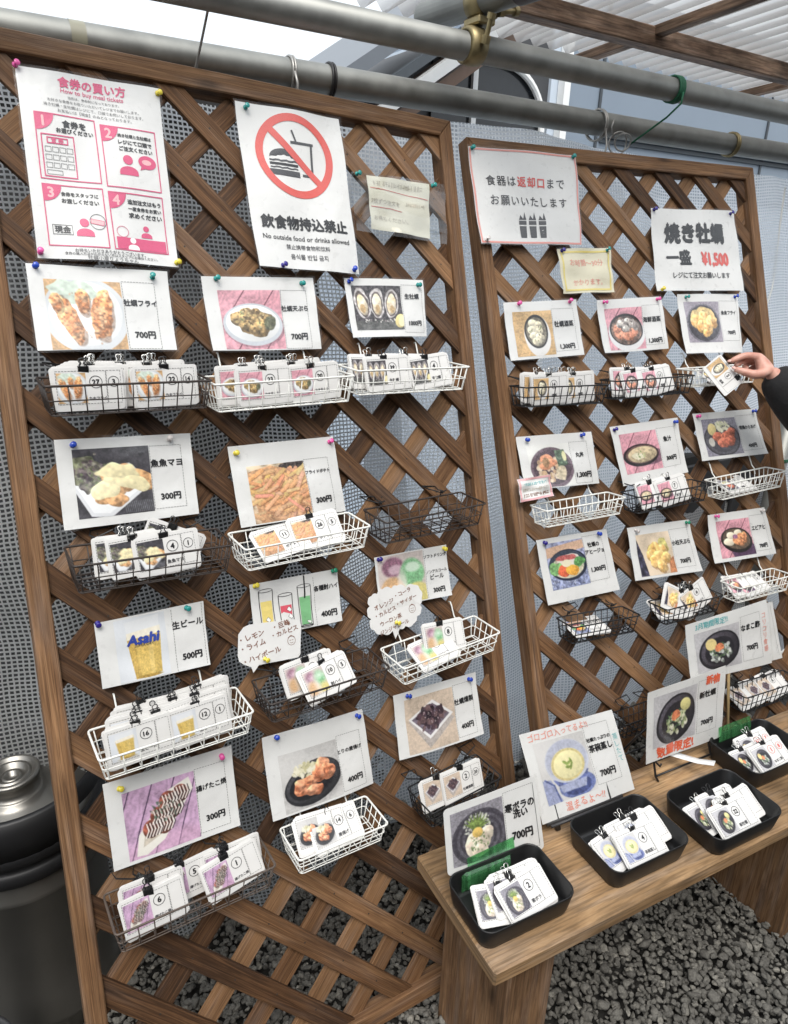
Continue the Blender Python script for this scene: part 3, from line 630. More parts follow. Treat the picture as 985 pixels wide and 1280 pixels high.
def sheet(x0, x1, zt, dy, name, label, cat, mat):
    nx, nz_ = int((x1 - x0) / 0.03), 60
    b = MB(); vs = []; uvs = []
    for j in range(nz_ + 1):
        for i in range(nx + 1):
            x = x0 + (x1 - x0) * i / nx
            top = zt + 0.015 * math.sin(x * 3) + (0.04 if x > 1.75 else 0)
            z = 0.015 + (top - 0.015) * j / nz_
            vs.append((x, sheet_y(x, z) + dy, z)); uvs.append((x + 0.007 * math.sin(z * 9 + x * 2) + 0.003 * math.sin(z * 23), z * 1.016 + 0.010 * math.sin(x * 6) + 0.003 * math.sin(x * 19 + z * 3)))
    fs = []; us = []
    for j in range(nz_):
        for i in range(nx):
            a = j * (nx + 1) + i
            f = [a, a + 1, a + nx + 2, a + nx + 1]
            fs.append(f); us.append([uvs[q] for q in f])
    b.add(vs, fs, us)
    o = b.build(name, mat, smooth=True)
    setp(o, label, cat)
    return o
sheet(-1.9, 0.21, 1.70, 0.0, 'mesh_sheet', 'clear plastic sheet with white thread grid in front of the dark shed', 'sheet', M_SHEET)
so = sheet(0.085, 2.5, 1.70, -0.006, 'mesh_sheet', 'milky plastic sheet with white thread grid behind the farther lattice', 'sheet', M_MILKY)
b = MB(); tube(b, [(x, sheet_y(x, 0.03) - 0.010, 0.03) for x in np.arange(0.085, 2.5, 0.04)], 0.004, 6); b.build('hem', M_WIRE['white'], so, smooth=True)
b = MB(); tube(b, [(x, sheet_y(x, z) - 0.004, z) for x, z in [(1.72, 1.66), (1.70, 1.5), (1.66, 1.35), (1.60, 1.2), (1.55, 1.05), (1.49, 0.8)]], 0.004, 6)
b.build('edge_cord', M_WIRE['white'], so, smooth=True)
s2 = sheet(0.36, 0.95, 1.695, -0.02, 'mesh_sheet', 'short folded-over piece of thread grid sheet along the top edge', 'sheet', M_MILKY)
me = s2.data   # keep only the folded upper band
import bmesh
bm = bmesh.new(); bm.from_mesh(me)
bmesh.ops.delete(bm, geom=[f for f in bm.faces if f.calc_center_median().z < 1.56], context='FACES')
bm.to_mesh(me); bm.free()

# ---- pipes
pp = thing('scaffold_pipe', 'lower galvanised pipe that both lattices lean against', 'pipe', T(0, 0.662, 1.752))
b = MB(); tube(b, [(-1.7, 0, 0), (-0.5, 0, 0.0), (1.0, 0, 0.0), (3.4, 0, 0.006)], 0.0278, 28); b.build('tube', M_GALV, pp, smooth=True)
M_TAPE = plain('translucent_brown_tape', (0.26, 0.25, 0.19), 0.35)
b = MB(); tube(b, [(-0.452, 0, 0), (-0.428, 0, 0)], 0.0284, 28, cap=False); b.build('tape_band', M_TAPE, pp, smooth=True)
pq = thing('scaffold_pipe', 'upper galvanised pipe carrying the rusty clamp and green twine', 'pipe', T(0, 0.5, 1.816))
b = MB(); tube(b, [(-1.7, 0, -0.004), (3.4, 0, 0.000)], 0.0252, 28); b.build('tube', M_GALV, pq, smooth=True)
pc = thing('scaffold_pipe', 'short cross pipe running over the upper pipe at the clamp', 'pipe', T(0.285, 0.5, 1.892))
b = MB(); tube(b, [(-0.03, 0.16, 0), (0.10, -0.9, 0.02)], 0.0295, 24); b.build('tube', M_GALV, pc, smooth=True)
M_DTAPE = plain('dark_grey_tape', (0.06, 0.06, 0.065), 0.45, var=0.3)
b = MB(); tube(b, [(0.003, -0.1, 0.0045), (0.055, -0.52, 0.0125)], 0.0305, 24, cap=False); b.build('dark_tape', M_DTAPE, pc, smooth=True)
pv = thing('scaffold_pipe', 'grey upright pole with green twine beside the black sleeve', 'pipe', T(1.66, 0.47, 0))
b = MB(); tube(b, [(0, 0, 0), (0, 0, 0.99)], 0.026, 20); b.build('tube', M_GALV, pv, smooth=True)
M_GTW = plain('dark_green_twine', (0.006, 0.10, 0.045), 0.6)
b = MB()
for z in (0.80, 0.806, 0.74): tube(b, [(0.029 * math.cos(t), 0.029 * math.sin(t), z + 0.004 * math.sin(t)) for t in np.linspace(0, 6.28, 16)[:-1]], 0.0022, 6, closed=True)
b.build('twine', M_GTW, pv, smooth=True)

cl = thing('pipe_clamp', 'rusty brass coloured swivel clamp joining the two pipes', 'clamp', T(0.262, 0.5, 1.816))
def halfring(mb, M, r0, w, a0, a1, th=0.007):
    prof = []
    n_ = 18; vs = []; fs = []
    for i in range(n_ + 1):
        t = a0 + (a1 - a0) * i / n_
        for (rr, xx) in ((r0, -w), (r0 + th, -w * .8), (r0 + th * 1.25, 0), (r0 + th, w * .8), (r0, w)):
            vs.append(M @ Vector((xx, rr * math.cos(t), rr * math.sin(t))))
    for i in range(n_):
        for k in range(4):
            fs.append([i * 5 + k, i * 5 + k + 1, i * 5 + k + 6, i * 5 + k + 5])
        fs.append([i * 5 + 4, i * 5, i * 5 + 5, i * 5 + 9])
    fs += [[4, 3, 2, 1, 0], [n_ * 5 + k for k in range(5)]]
    mb.add(vs, fs)
b = MB(); halfring(b, Matrix.Identity(4), 0.0255, 0.022, R(35), R(325)); b.build('lower_collar', M_BRASS, cl, smooth=True)
b = MB(); halfring(b, T(0.02, 0, 0.078) @ Matrix.Rotation(R(97), 4, 'Z'), 0.030, 0.022, R(-60), R(230)); b.build('upper_collar', M_BRASS, cl, smooth=True)
b = MB(); box(b, (0.012, -0.004, 0.04), (0.042, 0.05, 0.014), ch=.003)
lathe(b, [(0, -0.02), (0.009, -0.02), (0.009, -0.006), (0.005, -0.006), (0.005, 0.02), (0.0085, 0.02), (0.0085, 0.03), (0, 0.03)], 12, T(0.0, -0.047, 0.016) @ Matrix.Rotation(R(20), 4, 'X'))
lathe(b, [(0, -0.02), (0.009, -0.02), (0.009, -0.006), (0.005, -0.006), (0.005, 0.02), (0.0085, 0.02), (0.0085, 0.03), (0, 0.03)], 12, T(0.055, -0.03, 0.06) @ Matrix.Rotation(R(80), 4, 'Y'))
b.build('bolt', M_BRASS, cl)

def ring_pts(c, r, ax, n_=22, ph=0.0, wob=0.0):
    ax = Vector(ax).normalized(); u = ax.orthogonal().normalized(); w = ax.cross(u)
    return [np.array(Vector(c) + u * (r * math.cos(t + ph)) + w * (r * math.sin(t + ph)) + ax * (wob * math.sin(2 * t))) for t in np.linspace(0, 2 * math.pi, n_, endpoint=False)]
def tie(name, label, mat, c, r, th, n_loops=1, ax=(1, 0, 0), tail=None):
    t_ = thing(name, label, name.split('_')[-1], T(*c))
    b = MB()
    for k in range(n_loops):
        tube(b, ring_pts((k * th * 2.1, 0, 0), r, ax, wob=th * .5), th, 6, closed=True)
    b.build('loop', mat, t_, smooth=True)
    if tail:
        b = MB(); tube(b, tail, th, 6); b.build('tail', mat, t_, smooth=True)
    return t_
M_STEELW = plain('grey_binding_wire', (0.35, 0.34, 0.32), 0.4, metal=0.6)
tie('binding_wire', 'grey wire wound twice round the lower pipe', M_STEELW, (-0.058, 0.662, 1.752), 0.0305, 0.0026, 2, tail=[(0, -.032, 0), (0.004, -.036, -.02), (0.002, -.037, -.05)])
tie('pipe_strap', 'black tie round the lower pipe beside the grey wire', M_ZIP, (0.028, 0.662, 1.752), 0.0303, 0.0028, 2)
tie('pipe_band', 'rusty band round the lower pipe near the far end', M_BRASS, (1.355, 0.662, 1.753), 0.0303, 0.004, 2)
tie('green_twine', 'dark green twine knotted round the upper pipe', M_GTW, (0.865, 0.5, 1.815), 0.0278, 0.0026, 4,
    tail=[(0.005, -.032, -.01), (-.004, -.038, -.035), (-0.002, 0.0, -.06), (-.012, .05, -.09), (-.03, .08, -.115)])
tie('grey_cord', 'pale grey cord looped round the lower pipe above the far lattice', M_STEELW, (0.795, 0.662, 1.748), 0.036, 0.0026, 2,
    tail=[(0, -.034, -.01), (-.006, -.05, -.05), (-.02, -.06, -.075), (0.01, -.065, -.09)])
b = MB(); c0 = (0.80, 0.585, 1.70)
tube(b, ring_pts((0, 0, 0), 0.026, (0.2, 1, 0.1), wob=.003), 0.0022, 6, closed=True); tube(b, ring_pts((0.012, -.004, .004), 0.02, (0.6, 1, 0.4), wob=.003), 0.0022, 6, closed=True)
tube(b, [(-.02, 0, .01), (-.03, 0, .035), (-.024, 0, .05)], .0022, 6)
tt = thing('wire_ring', 'bent wire ring tying the far lattice to the pipe', 'wire', T(*c0)); b.build('loop', M_STEELW, tt, smooth=True)
tt = thing('hanging_wire', 'thin silver wire hanging from above to the near lattice rail', 'wire', T(0, 0, 0))
b = MB(); tube(b, [(-0.262, 0.47, 1.90), (-0.264, 0.5, 1.803), (-0.262, 0.55, 1.764), (-0.269, 0.572, 1.722), (-0.27, 0.585, 1.70)], 0.0022, 8); b.build('strand', M_STEELW, tt, smooth=True)

# ---- corrugated roof
m, nt, p = newmat('milky_corrugated_polycarbonate')
L = nt.links.new
tc = N(nt, 'ShaderNodeTexCoord'); nz = N(nt, 'ShaderNodeTexNoise'); nz.inputs['Scale'].default_value = 3.5; nz.inputs['Detail'].default_value = 6
mp = N(nt, 'ShaderNodeMapping'); mp.inputs['Scale'].default_value = (3, 0.5, 1); L(tc.outputs['Object'], mp.inputs[0]); L(mp.outputs[0], nz.inputs['Vector'])
rp = N(nt, 'ShaderNodeValToRGB'); rp.color_ramp.elements[0].position = .35; rp.color_ramp.elements[0].color = (0.55, 0.53, 0.51, 1); rp.color_ramp.elements[1].color = (0.84, 0.84, 0.83, 1); L(nz.outputs[0], rp.inputs[0])
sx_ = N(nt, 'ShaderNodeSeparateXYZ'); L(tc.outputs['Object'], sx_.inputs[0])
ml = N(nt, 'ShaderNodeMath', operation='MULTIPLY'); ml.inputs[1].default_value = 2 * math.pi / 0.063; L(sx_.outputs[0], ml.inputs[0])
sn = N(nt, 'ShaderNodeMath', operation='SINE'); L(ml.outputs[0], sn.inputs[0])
vr = N(nt, 'ShaderNodeMapRange'); vr.inputs[1].default_value = -1; vr.inputs[2].default_value = 0.3; vr.inputs[3].default_value = .42; vr.inputs[4].default_value = 1.0; L(sn.outputs[0], vr.inputs[0])  # valleys darkened in the colour, imitating the shading between ridges
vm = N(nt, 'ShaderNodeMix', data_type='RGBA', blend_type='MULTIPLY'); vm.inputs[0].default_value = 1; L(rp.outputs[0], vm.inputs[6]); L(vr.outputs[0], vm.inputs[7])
dfn = N(nt, 'ShaderNodeBsdfDiffuse'); tln = N(nt, 'ShaderNodeBsdfTranslucent'); trn = N(nt, 'ShaderNodeBsdfTransparent'); gln = N(nt, 'ShaderNodeBsdfGlossy'); gln.inputs['Roughness'].default_value = .2
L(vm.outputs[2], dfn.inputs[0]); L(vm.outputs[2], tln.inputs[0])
a = N(nt, 'ShaderNodeMixShader'); a.inputs[0].default_value = .62; L(dfn.outputs[0], a.inputs[1]); L(tln.outputs[0], a.inputs[2])
c = N(nt, 'ShaderNodeMixShader'); c.inputs[0].default_value = .3; L(a.outputs[0], c.inputs[1]); L(trn.outputs[0], c.inputs[2])
d2 = N(nt, 'ShaderNodeMixShader'); d2.inputs[0].default_value = .06; L(c.outputs[0], d2.inputs[1]); L(gln.outputs[0], d2.inputs[2])
nt.nodes.remove(p); L(d2.outputs[0], nt.nodes['Material Output'].inputs[0])
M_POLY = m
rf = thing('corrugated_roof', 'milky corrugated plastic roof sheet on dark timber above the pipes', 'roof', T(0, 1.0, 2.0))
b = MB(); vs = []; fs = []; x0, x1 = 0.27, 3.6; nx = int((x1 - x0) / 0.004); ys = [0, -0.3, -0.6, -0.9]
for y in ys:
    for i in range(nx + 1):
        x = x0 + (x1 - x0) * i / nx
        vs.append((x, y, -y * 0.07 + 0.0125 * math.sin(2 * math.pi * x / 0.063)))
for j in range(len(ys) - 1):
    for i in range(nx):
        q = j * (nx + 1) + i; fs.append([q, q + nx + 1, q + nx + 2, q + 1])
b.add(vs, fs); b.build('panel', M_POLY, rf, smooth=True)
b = MB(); box(b, (2.3, -0.275, -0.018), (3.9, 0.05, 0.046), ch=.003, tone=.5); b.build('beam', M_BEAM, rf)
for x in (1.03, 1.83, 2.63):
    b = MB(); M_ = Matrix.Rotation(math.atan(0.07), 4, 'X').inverted()
    box(b, (x, -0.45, -0.025), (0.034, 0.9, 0.024), axis=1, ch=.002, M=M_, tone=.6); b.build('purlin', M_BEAM, rf)

# ================================================================== LATTICES
def clip(poly, x0, x1, z0, z1):
    def cut(P, f, inter):
        out = []
        for i in range(len(P)):
            a, b_ = P[i], P[(i + 1) % len(P)]
            fa, fb = f(a), f(b_)
            if fa >= 0: out.append(a)
            if (fa >= 0) != (fb >= 0):
                t = fa / (fa - fb); out.append((a[0] + (b_[0] - a[0]) * t, a[1] + (b_[1] - a[1]) * t))
        return out
    for f in (lambda p: p[0] - x0, lambda p: x1 - p[0], lambda p: p[1] - z0, lambda p: z1 - p[1]):
        poly = cut(poly, f, None)
        if len(poly) < 3: return []
    return poly

M_NAILS = plain('dull_nail_heads', (0.05, 0.042, 0.036), 0.5, metal=.5)
def lattice(P, u0, u1, vtop, vbot, v0, label):
    t = thing('lattice_panel', label, 'lattice panel', PAN[P], 'brown wooden lattice panels')
    X0, X1, Z1, Z0 = u0 * S, u1 * S, (v0 - vtop) * S, (v0 - vbot) * S
    pw, rw = 0.031, 0.034
    yf, yb = -0.009, 0.028
    # mitred frame
    for nm, poly, ax in (('top_rail', [(X0, Z1), (X1, Z1), (X1 - pw, Z1 - rw), (X0 + pw, Z1 - rw)], (1, 0)),
                         ('bottom_rail', [(X0, Z0), (X1, Z0), (X1 - pw, Z0 + rw), (X0 + pw, Z0 + rw)], (1, 0)),
                         ('post', [(X0, Z0), (X0, Z1), (X0 + pw, Z1 - rw), (X0 + pw, Z0 + rw)], (0, 1)),
                         ('post', [(X1, Z0), (X1, Z1), (X1 - pw, Z1 - rw), (X1 - pw, Z0 + rw)], (0, 1))):
        b = MB(); prism(b, poly, yf, yb, tone=0.62 + random.uniform(-.05, .1), axis=ax, off=(random.random() * 9, random.random() * 9), ch=0.0022)
        b.build(nm, M_LAT, t)
    ix0, ix1, iz0, iz1 = X0 + pw - .004, X1 - pw + .004, Z0 + rw - .004, Z1 - rw + .004
    hw = 0.0182 * math.sqrt(2)   # half width measured along x
    for layer, y0, sg in (('front_slats', 0.0, 1), ('rear_slats', 0.0098, -1)):
        b = MB()
        for k in range(-44, 45, 2):
            # front: u - v = k ;  rear: u + v = k   (v downwards)
            def z_of(x): return (v0 - (x / S - k)) * S if sg == 1 else (v0 - (k - x / S)) * S
            xa, xb = X0 - 0.1, X1 + 0.1
            q = [(xa, z_of(xa) - hw), (xb, z_of(xb) - hw), (xb, z_of(xb) + hw), (xa, z_of(xa) + hw)]
            q = clip(q, ix0, ix1, iz0, iz1)
            if len(q) < 3: continue
            ax = (1, -1) if sg == 1 else (1, 1)
            prism(b, q, y0, y0 + 0.0092, tone=random.uniform(0.1, 0.92), axis=ax, off=(random.random() * 9, random.random() * 9), ch=0.0009)
        b.build(layer, M_LAT, t)
    b = MB()
    for i in range(-14, 14):
        for j in range(-14, 32):
            x, z = i * S, (v0 - j) * S
            if (i + j) % 2 == 0 and ix0 + .02 < x < ix1 - .02 and iz0 + .02 < z < iz1 - .02:
                ox, oz = random.uniform(-.004, .004), random.uniform(-.004, .004)
                prism(b, [(x + ox + .0017 * math.cos(q), z + oz + .0017 * math.sin(q)) for q in np.linspace(0, 2 * math.pi, 7)[:-1]], -.0004, .001)
    setp(b.build('nail_heads', M_NAILS, t), kind='stuff')
    return t
lattice('A', -10.62, 2.85, -10.46, 16.33, 16.4, 'nearer brown lattice panel carrying the large pink instruction poster')
lattice('B', -5.42, 8.05, -1.36, 25.45, 25.5, 'farther brown lattice panel behind the bench')


# ================================================================== PRINTED PICTURES
def vnoise(X, Y, f, seed):
    r = np.random.default_rng(seed)
    g_ = r.random((int(f) + 4, int(f) + 4))
    x = np.clip(X, -.2, 1.2) * f + 1; y = np.clip(Y, -.2, 1.2) * f + 1
    x = np.clip(x, 0, f + 2.999); y = np.clip(y, 0, f + 2.999)
    i = x.astype(int); j = y.astype(int); u = x - i; v = y - j
    u = u * u * (3 - 2 * u); v = v * v * (3 - 2 * v)
    i1 = np.minimum(i + 1, g_.shape[1] - 1); j1 = np.minimum(j + 1, g_.shape[0] - 1)
    return (g_[j, i] * (1 - u) + g_[j, i1] * u) * (1 - v) + (g_[j1, i] * (1 - u) + g_[j1, i1] * u) * v

class Pic:
    def __init__(s, W, H, bgc, asp=1.15):
        s.Y, s.X = np.meshgrid((np.arange(H)) / (H - 1), (np.arange(W)) / (W - 1), indexing='ij')
        s.asp = asp; s.k = 1
        s.im = np.ones((H, W, 3)) * np.array(bgc) / 255.
        s.px = 1.3 / W
    def nz(s, f): s.k += 1; return vnoise(s.X, s.Y, f, s.k * 77 + 3)
    def mixin(s, m, c): s.im = s.im * (1 - m[..., None]) + np.clip(c, 0, 1) * m[..., None]
    def mottle(s, f, a): s.im = np.clip(s.im * (1 + a * (s.nz(f)[..., None] - .5) * 2), 0, 1)
    def detail(s, f, a):      # print texture, fading out on white plates and backgrounds
        l = s.im.mean(2, keepdims=True); w = np.clip((.84 - l) * 3, 0.05, 1)
        s.im = np.clip(s.im * (1 + a * w * (s.nz(f)[..., None] - .5) * 2), 0, 1)
    def ell(s, cx, cy, rx, ry, c, rot=0, rough=0.0, rf=9, tex=0.0, tf=22, shade=0.0, a=1.0, ring=None, soft=1.0, c2=None):
        dx = (s.X - cx) * s.asp; dy = s.Y - cy
        t = math.radians(rot); u = dx * math.cos(t) + dy * math.sin(t); v = -dx * math.sin(t) + dy * math.cos(t)
        q = np.sqrt((u / (rx * s.asp)) ** 2 + (v / ry) ** 2)
        if rough: q = q + rough * (s.nz(rf) - .5) * 2
        w = s.px / max(min(rx, ry), .01) * soft
        m = np.clip((1 - q) / w + .5, 0, 1) * a
        if ring: m = m * np.clip((q - ring) / w + .5, 0, 1)
        col = np.ones(s.im.shape) * np.array(c) / 255.
        if c2 is not None:
            k = np.clip(s.nz(tf * .6) * 1.6 - .3, 0, 1)[..., None]; col = col * (1 - k) + np.array(c2) / 255. * k
        if tex: col = col * (1 + tex * (s.nz(tf)[..., None] - .5) * 2)
        if shade: col = col * (1 - shade * np.clip(u / rx / s.asp * .45 + v / ry * .7 - .1, -1, 1)[..., None])
        s.mixin(m, col)
    def poly(s, pts, c, tex=0, tf=20, a=1.0):
        P = np.array(pts, float); ins = np.zeros(s.X.shape, bool); n = len(P)
        dmin = np.full(s.X.shape, 9.)
        for i in range(n):
            x1, y1 = P[i]; x2, y2 = P[(i + 1) % n]
            c_ = ((y1 > s.Y) != (y2 > s.Y)) & (s.X < (x2 - x1) * (s.Y - y1) / (y2 - y1 + 1e-9) + x1); ins ^= c_
            L2 = (x2 - x1) ** 2 + (y2 - y1) ** 2 + 1e-12
            tt = np.clip(((s.X - x1) * (x2 - x1) + (s.Y - y1) * (y2 - y1)) / L2, 0, 1)
            dmin = np.minimum(dmin, np.hypot(s.X - x1 - tt * (x2 - x1), s.Y - y1 - tt * (y2 - y1)))
        m = np.clip(np.where(ins, dmin, -dmin) / s.px + .5, 0, 1) * a
        col = np.ones(s.im.shape) * np.array(c) / 255.
        if tex: col = col * (1 + tex * (s.nz(tf)[..., None] - .5) * 2)
        s.mixin(m, col)
    def line(s, pts, w, c, a=1.0):
        for (x1, y1), (x2, y2) in zip(pts[:-1], pts[1:]):
            L2 = (x2 - x1) ** 2 + (y2 - y1) ** 2 + 1e-12
            tt = np.clip(((s.X - x1) * (x2 - x1) + (s.Y - y1) * (y2 - y1)) / L2, 0, 1)
            d_ = np.hypot(s.X - x1 - tt * (x2 - x1), s.Y - y1 - tt * (y2 - y1))
            s.mixin(np.clip((w - d_) / s.px + .5, 0, 1) * a, np.ones(s.im.shape) * np.array(c) / 255.)
    def scatter(s, n, cx, cy, rx, ry, r0, r1, cols, seed, **kw):
        r = random.Random(seed)
        for _ in range(n):
            t = r.random() * 6.28; q = math.sqrt(r.random())
            s.ell(cx + rx * q * math.cos(t), cy + ry * q * math.sin(t), r.uniform(r0, r1), r.uniform(r0, r1) * .8, cols[r.randrange(len(cols))], rot=r.uniform(0, 180), **kw)
    def planks(s, c, dk, sl=-.55, n=4):
        s.mottle(6, .12)
        k = np.sin((s.X * .6 - s.Y * sl) * 90 + s.nz(7) * 9)[..., None]
        s.im = np.clip(s.im * (1 + .05 * k), 0, 1)
        for i in range(n):
            x = -.3 + i * 1.9 / n
            s.line([(x, 1.05), (x + 1.05 * abs(sl) * 1.3, -.05)], .008, dk)

FRY = (196, 118, 60)
def paint(kind, W, H):
    P = None
    if kind == 'fry':
        P = Pic(W, H, (205, 160, 108)); P.mottle(8, .1)
        P.ell(.5, .5, .56, .56, (208, 212, 216)); P.ell(.5, .48, .48, .47, (228, 231, 232), shade=.06)
        P.ell(.4, .14, .3, .16, (206, 222, 205), rough=.3, tex=.12); P.ell(.8, .3, .12, .1, (222, 228, 222))
        for cx, cy, rx, ry, ro in ((.27, .56, .125, .38, -24), (.47, .30, .095, .19, -6), (.70, .50, .145, .38, 9), (.12, .32, .075, .13, -20)):
            P.ell(cx + .02, cy + .03, rx, ry, (120, 78, 52), rot=ro, rough=.15, a=.5)
            P.ell(cx, cy, rx, ry, (206, 122, 66), rot=ro, rough=.14, rf=14, tex=.34, tf=34, shade=.4, c2=(228, 170, 120))
        P.scatter(60, .45, .5, .34, .34, .006, .016, [(236, 190, 140), (150, 80, 40), (224, 150, 96)], 3, a=.5)
    elif kind in ('tempura', 'seafood', 'soup', 'ebi'):
        P = Pic(W, H, (214, 146, 160)); P.planks(0, (96, 44, 60), -.55, 4)
        if kind == 'tempura':
            P.ell(.52, .62, .5, .36, (120, 84, 96), a=.5); P.ell(.5, .58, .49, .36, (196, 202, 210)); P.ell(.5, .56, .44, .31, (232, 234, 234), shade=.1)
            for a_ in ((.3, .5, .17, .13), (.5, .45, .2, .15), (.68, .52, .17, .14), (.42, .62, .16, .12), (.6, .66, .16, .13)):
                P.ell(*a_, (186, 150, 92), rough=.3, rf=12, tex=.35, tf=26, shade=.45, c2=(112, 92, 62))
            P.scatter(60, .5, .48, .28, .18, .01, .03, [(120, 132, 88), (224, 204, 150), (92, 70, 44), (206, 178, 110)], 5, a=.75)
            P.ell(.78, .54, .1, .12, (94, 96, 72), rough=.4, tex=.3)
        elif kind == 'seafood':
            P.ell(.52, .6, .5, .44, (226, 226, 228)); P.ell(.52, .52, .46, .38, (42, 38, 40)); P.ell(.52, .54, .42, .34, (150, 118, 102), tex=.3, c2=(92, 76, 72))
            for a_ in ((.32, .64, .15, .1), (.55, .68, .16, .1), (.7, .6, .13, .1), (.25, .5, .1, .1)): P.ell(*a_, (224, 142, 112), rough=.25, tex=.25, shade=.3)
            for a_ in ((.4, .38, .14, .1), (.62, .38, .18, .12), (.78, .44, .1, .1), (.5, .5, .12, .09)): P.ell(*a_, (204, 196, 188), rough=.3, tex=.25, shade=.4, c2=(128, 118, 114))
            P.scatter(26, .52, .52, .34, .26, .008, .03, [(70, 58, 54), (236, 220, 206), (216, 120, 92)], 9, a=.7)
        elif kind == 'soup':
            P.ell(.72, .66, .44, .2, (92, 66, 84), a=.7); P.ell(.48, .58, .47, .28, (44, 40, 44)); P.ell(.5, .56, .42, .23, (112, 84, 80)); P.ell(.52, .57, .38, .2, (198, 178, 140), tex=.15, shade=.2)
            P.ell(.4, .6, .14, .1, (226, 218, 186), rough=.3); P.scatter(18, .44, .58, .16, .09, .015, .035, [(124, 152, 84), (180, 190, 130), (236, 230, 206)], 4, a=.85)
        else:
            P.ell(.72, .9, .42, .26, (88, 62, 92), rough=.1); P.ell(.52, .56, .46, .34, (42, 38, 38), rot=8); P.ell(.52, .53, .4, .28, (96, 80, 66), rot=8, tex=.25)
            for a_ in ((.28, .58, .15, .1), (.36, .42, .13, .09), (.58, .36, .12, .08)): P.ell(*a_, (228, 216, 190), rough=.12, shade=.2)
            for a_ in ((.52, .56, .12, .13), (.66, .5, .12, .13), (.6, .64, .13, .09), (.76, .52, .09, .14)): P.ell(*a_, (204, 128, 82), rough=.2, tex=.3, shade=.4)
            P.ell(.48, .46, .06, .05, (150, 96, 130), rough=.3)
    elif kind == 'raw':
        P = Pic(W, H, (66, 62, 66)); P.mottle(30, .55)
        P.poly([(0, .8), (1, .74), (1, 1), (0, 1)], (88, 88, 86), tex=.2)
        for cx, ro in ((.17, -8), (.47, 2), (.78, 10)):
            P.ell(cx, .4, .165, .37, (70, 62, 66), rot=ro, rough=.12, tex=.3); P.ell(cx, .4, .145, .34, (196, 190, 190), rot=ro, rough=.1, tex=.25)
            P.ell(cx, .41, .115, .29, (96, 84, 82), rot=ro, rough=.12, tex=.3); P.ell(cx, .43, .095, .25, (214, 192, 152), rot=ro, rough=.1, tex=.12, shade=.25, c2=(232, 220, 196)); P.ell(cx, .52, .05, .1, (196, 160, 108), rot=ro, rough=.2)
        P.scatter(26, .45, .78, .42, .04, .012, .03, [(214, 210, 206), (120, 110, 112), (52, 48, 50)], 8)
        P.ell(.93, .8, .11, .16, (226, 206, 130), rot=20, shade=.2); P.ell(.97, .8, .08, .13, (238, 228, 176), rot=20)
    elif kind == 'mayo':
        P = Pic(W, H, (62, 60, 66)); P.mottle(9, .2)
        for i in range(16): P.line([(.62 + i * .026, .98), (.6 + i * .026, .82)], .004, (120, 122, 128))
        P.poly([(-.06, .5), (.16, .98), (.42, 1.02), (1.02, .56), (.72, .24), (.3, .3)], (218, 220, 224)); P.poly([(.0, .52), (.19, .93), (.4, .96), (.94, .56), (.7, .3), (.3, .36)], (236, 238, 240))
        P.ell(.2, .36, .26, .24, (98, 84, 92), rough=.4, rf=14, tex=.4, c2=(126, 132, 96)); P.scatter(70, .22, .36, .26, .2, .01, .035, [(110, 128, 84), (94, 70, 88), (150, 150, 130), (64, 56, 62)], 2, a=.7)
        for a_ in ((.62, .44, .3, .2, 10), (.82, .5, .2, .16, 30), (.42, .66, .2, .17, -10), (.5, .78, .14, .1, 0)): P.ell(a_[0], a_[1], a_[2], a_[3], (204, 150, 98), rot=a_[4], rough=.22, tex=.25, shade=.3)
        for a_ in ((.58, .38, .27, .13, 8), (.78, .54, .2, .11, 20), (.38, .62, .2, .13, -14), (.6, .52, .22, .07, 15)): P.ell(a_[0], a_[1], a_[2], a_[3], (234, 220, 168), rot=a_[4], rough=.26, rf=8, tex=.08, shade=.14)
    elif kind == 'fries':
        P = Pic(W, H, (214, 190, 156)); P.mottle(10, .2)
        P.ell(.75, .05, .25, .12, (64, 56, 54), rough=.5, tex=.5, tf=40)
        P.poly([(0, .1), (.4, .02), (1, .2), (1, .9), (.6, 1), (.1, 1)], (206, 152, 104), tex=.2)
        r = random.Random(4)
        for i in range(95):
            x, y = r.uniform(.0, .95), r.uniform(.12, .92); a_ = r.uniform(-1.1, -.1) if r.random() < .7 else r.uniform(-.5, .9); l = r.uniform(.16, .34); w = r.uniform(.022, .036)
            c = (r.randint(206, 240), r.randint(150, 186), r.randint(96, 128))
            q = [(x - l * math.cos(a_) / 2, y - l * math.sin(a_) / 2), (x + l * math.cos(a_) / 2, y + l * math.sin(a_) / 2)]
            P.line([(a + .012, b_ + .02) for a, b_ in q], w, (150, 92, 58), a=.55); P.line(q, w, c); P.line([(a - .004, b_ - .008) for a, b_ in q], w * .4, tuple(min(255, k + 16) for k in c), a=.7)
        for i in range(14): P.line([(0, .72 + i * .022), (.5, .86 + i * .02), (1, .72 + i * .026)], .004, (150, 104, 74), a=.7)
    elif kind == 'beer':
        P = Pic(W, H, (214, 218, 224)); P.mottle(3, .03)
        P.poly([(.20, .06), (.88, .02), (.86, .3), (.22, .34)], (226, 228, 230), a=.8)
        P.poly([(.21, .30), (.88, .26), (.83, .94), (.31, .98)], (214, 178, 84), tex=.02, tf=6); P.poly([(.21, .3), (.34, .29), (.42, .97), (.31, .98)], (194, 154, 66), a=.6); P.poly([(.62, .28), (.72, .27), (.69, .96), (.61, .97)], (230, 198, 112), a=.6)
        P.poly([(.21, .24), (.885, .20), (.88, .31), (.215, .35)], (236, 228, 208), tex=.03); P.ell(.57, .96, .25, .025, (176, 138, 54))
    elif kind == 'takoyaki':
        P = Pic(W, H, (190, 150, 186)); P.planks(0, (70, 48, 78), -.3, 6); P.ell(.5, .95, .6, .2, (216, 160, 190), a=.4, soft=9)
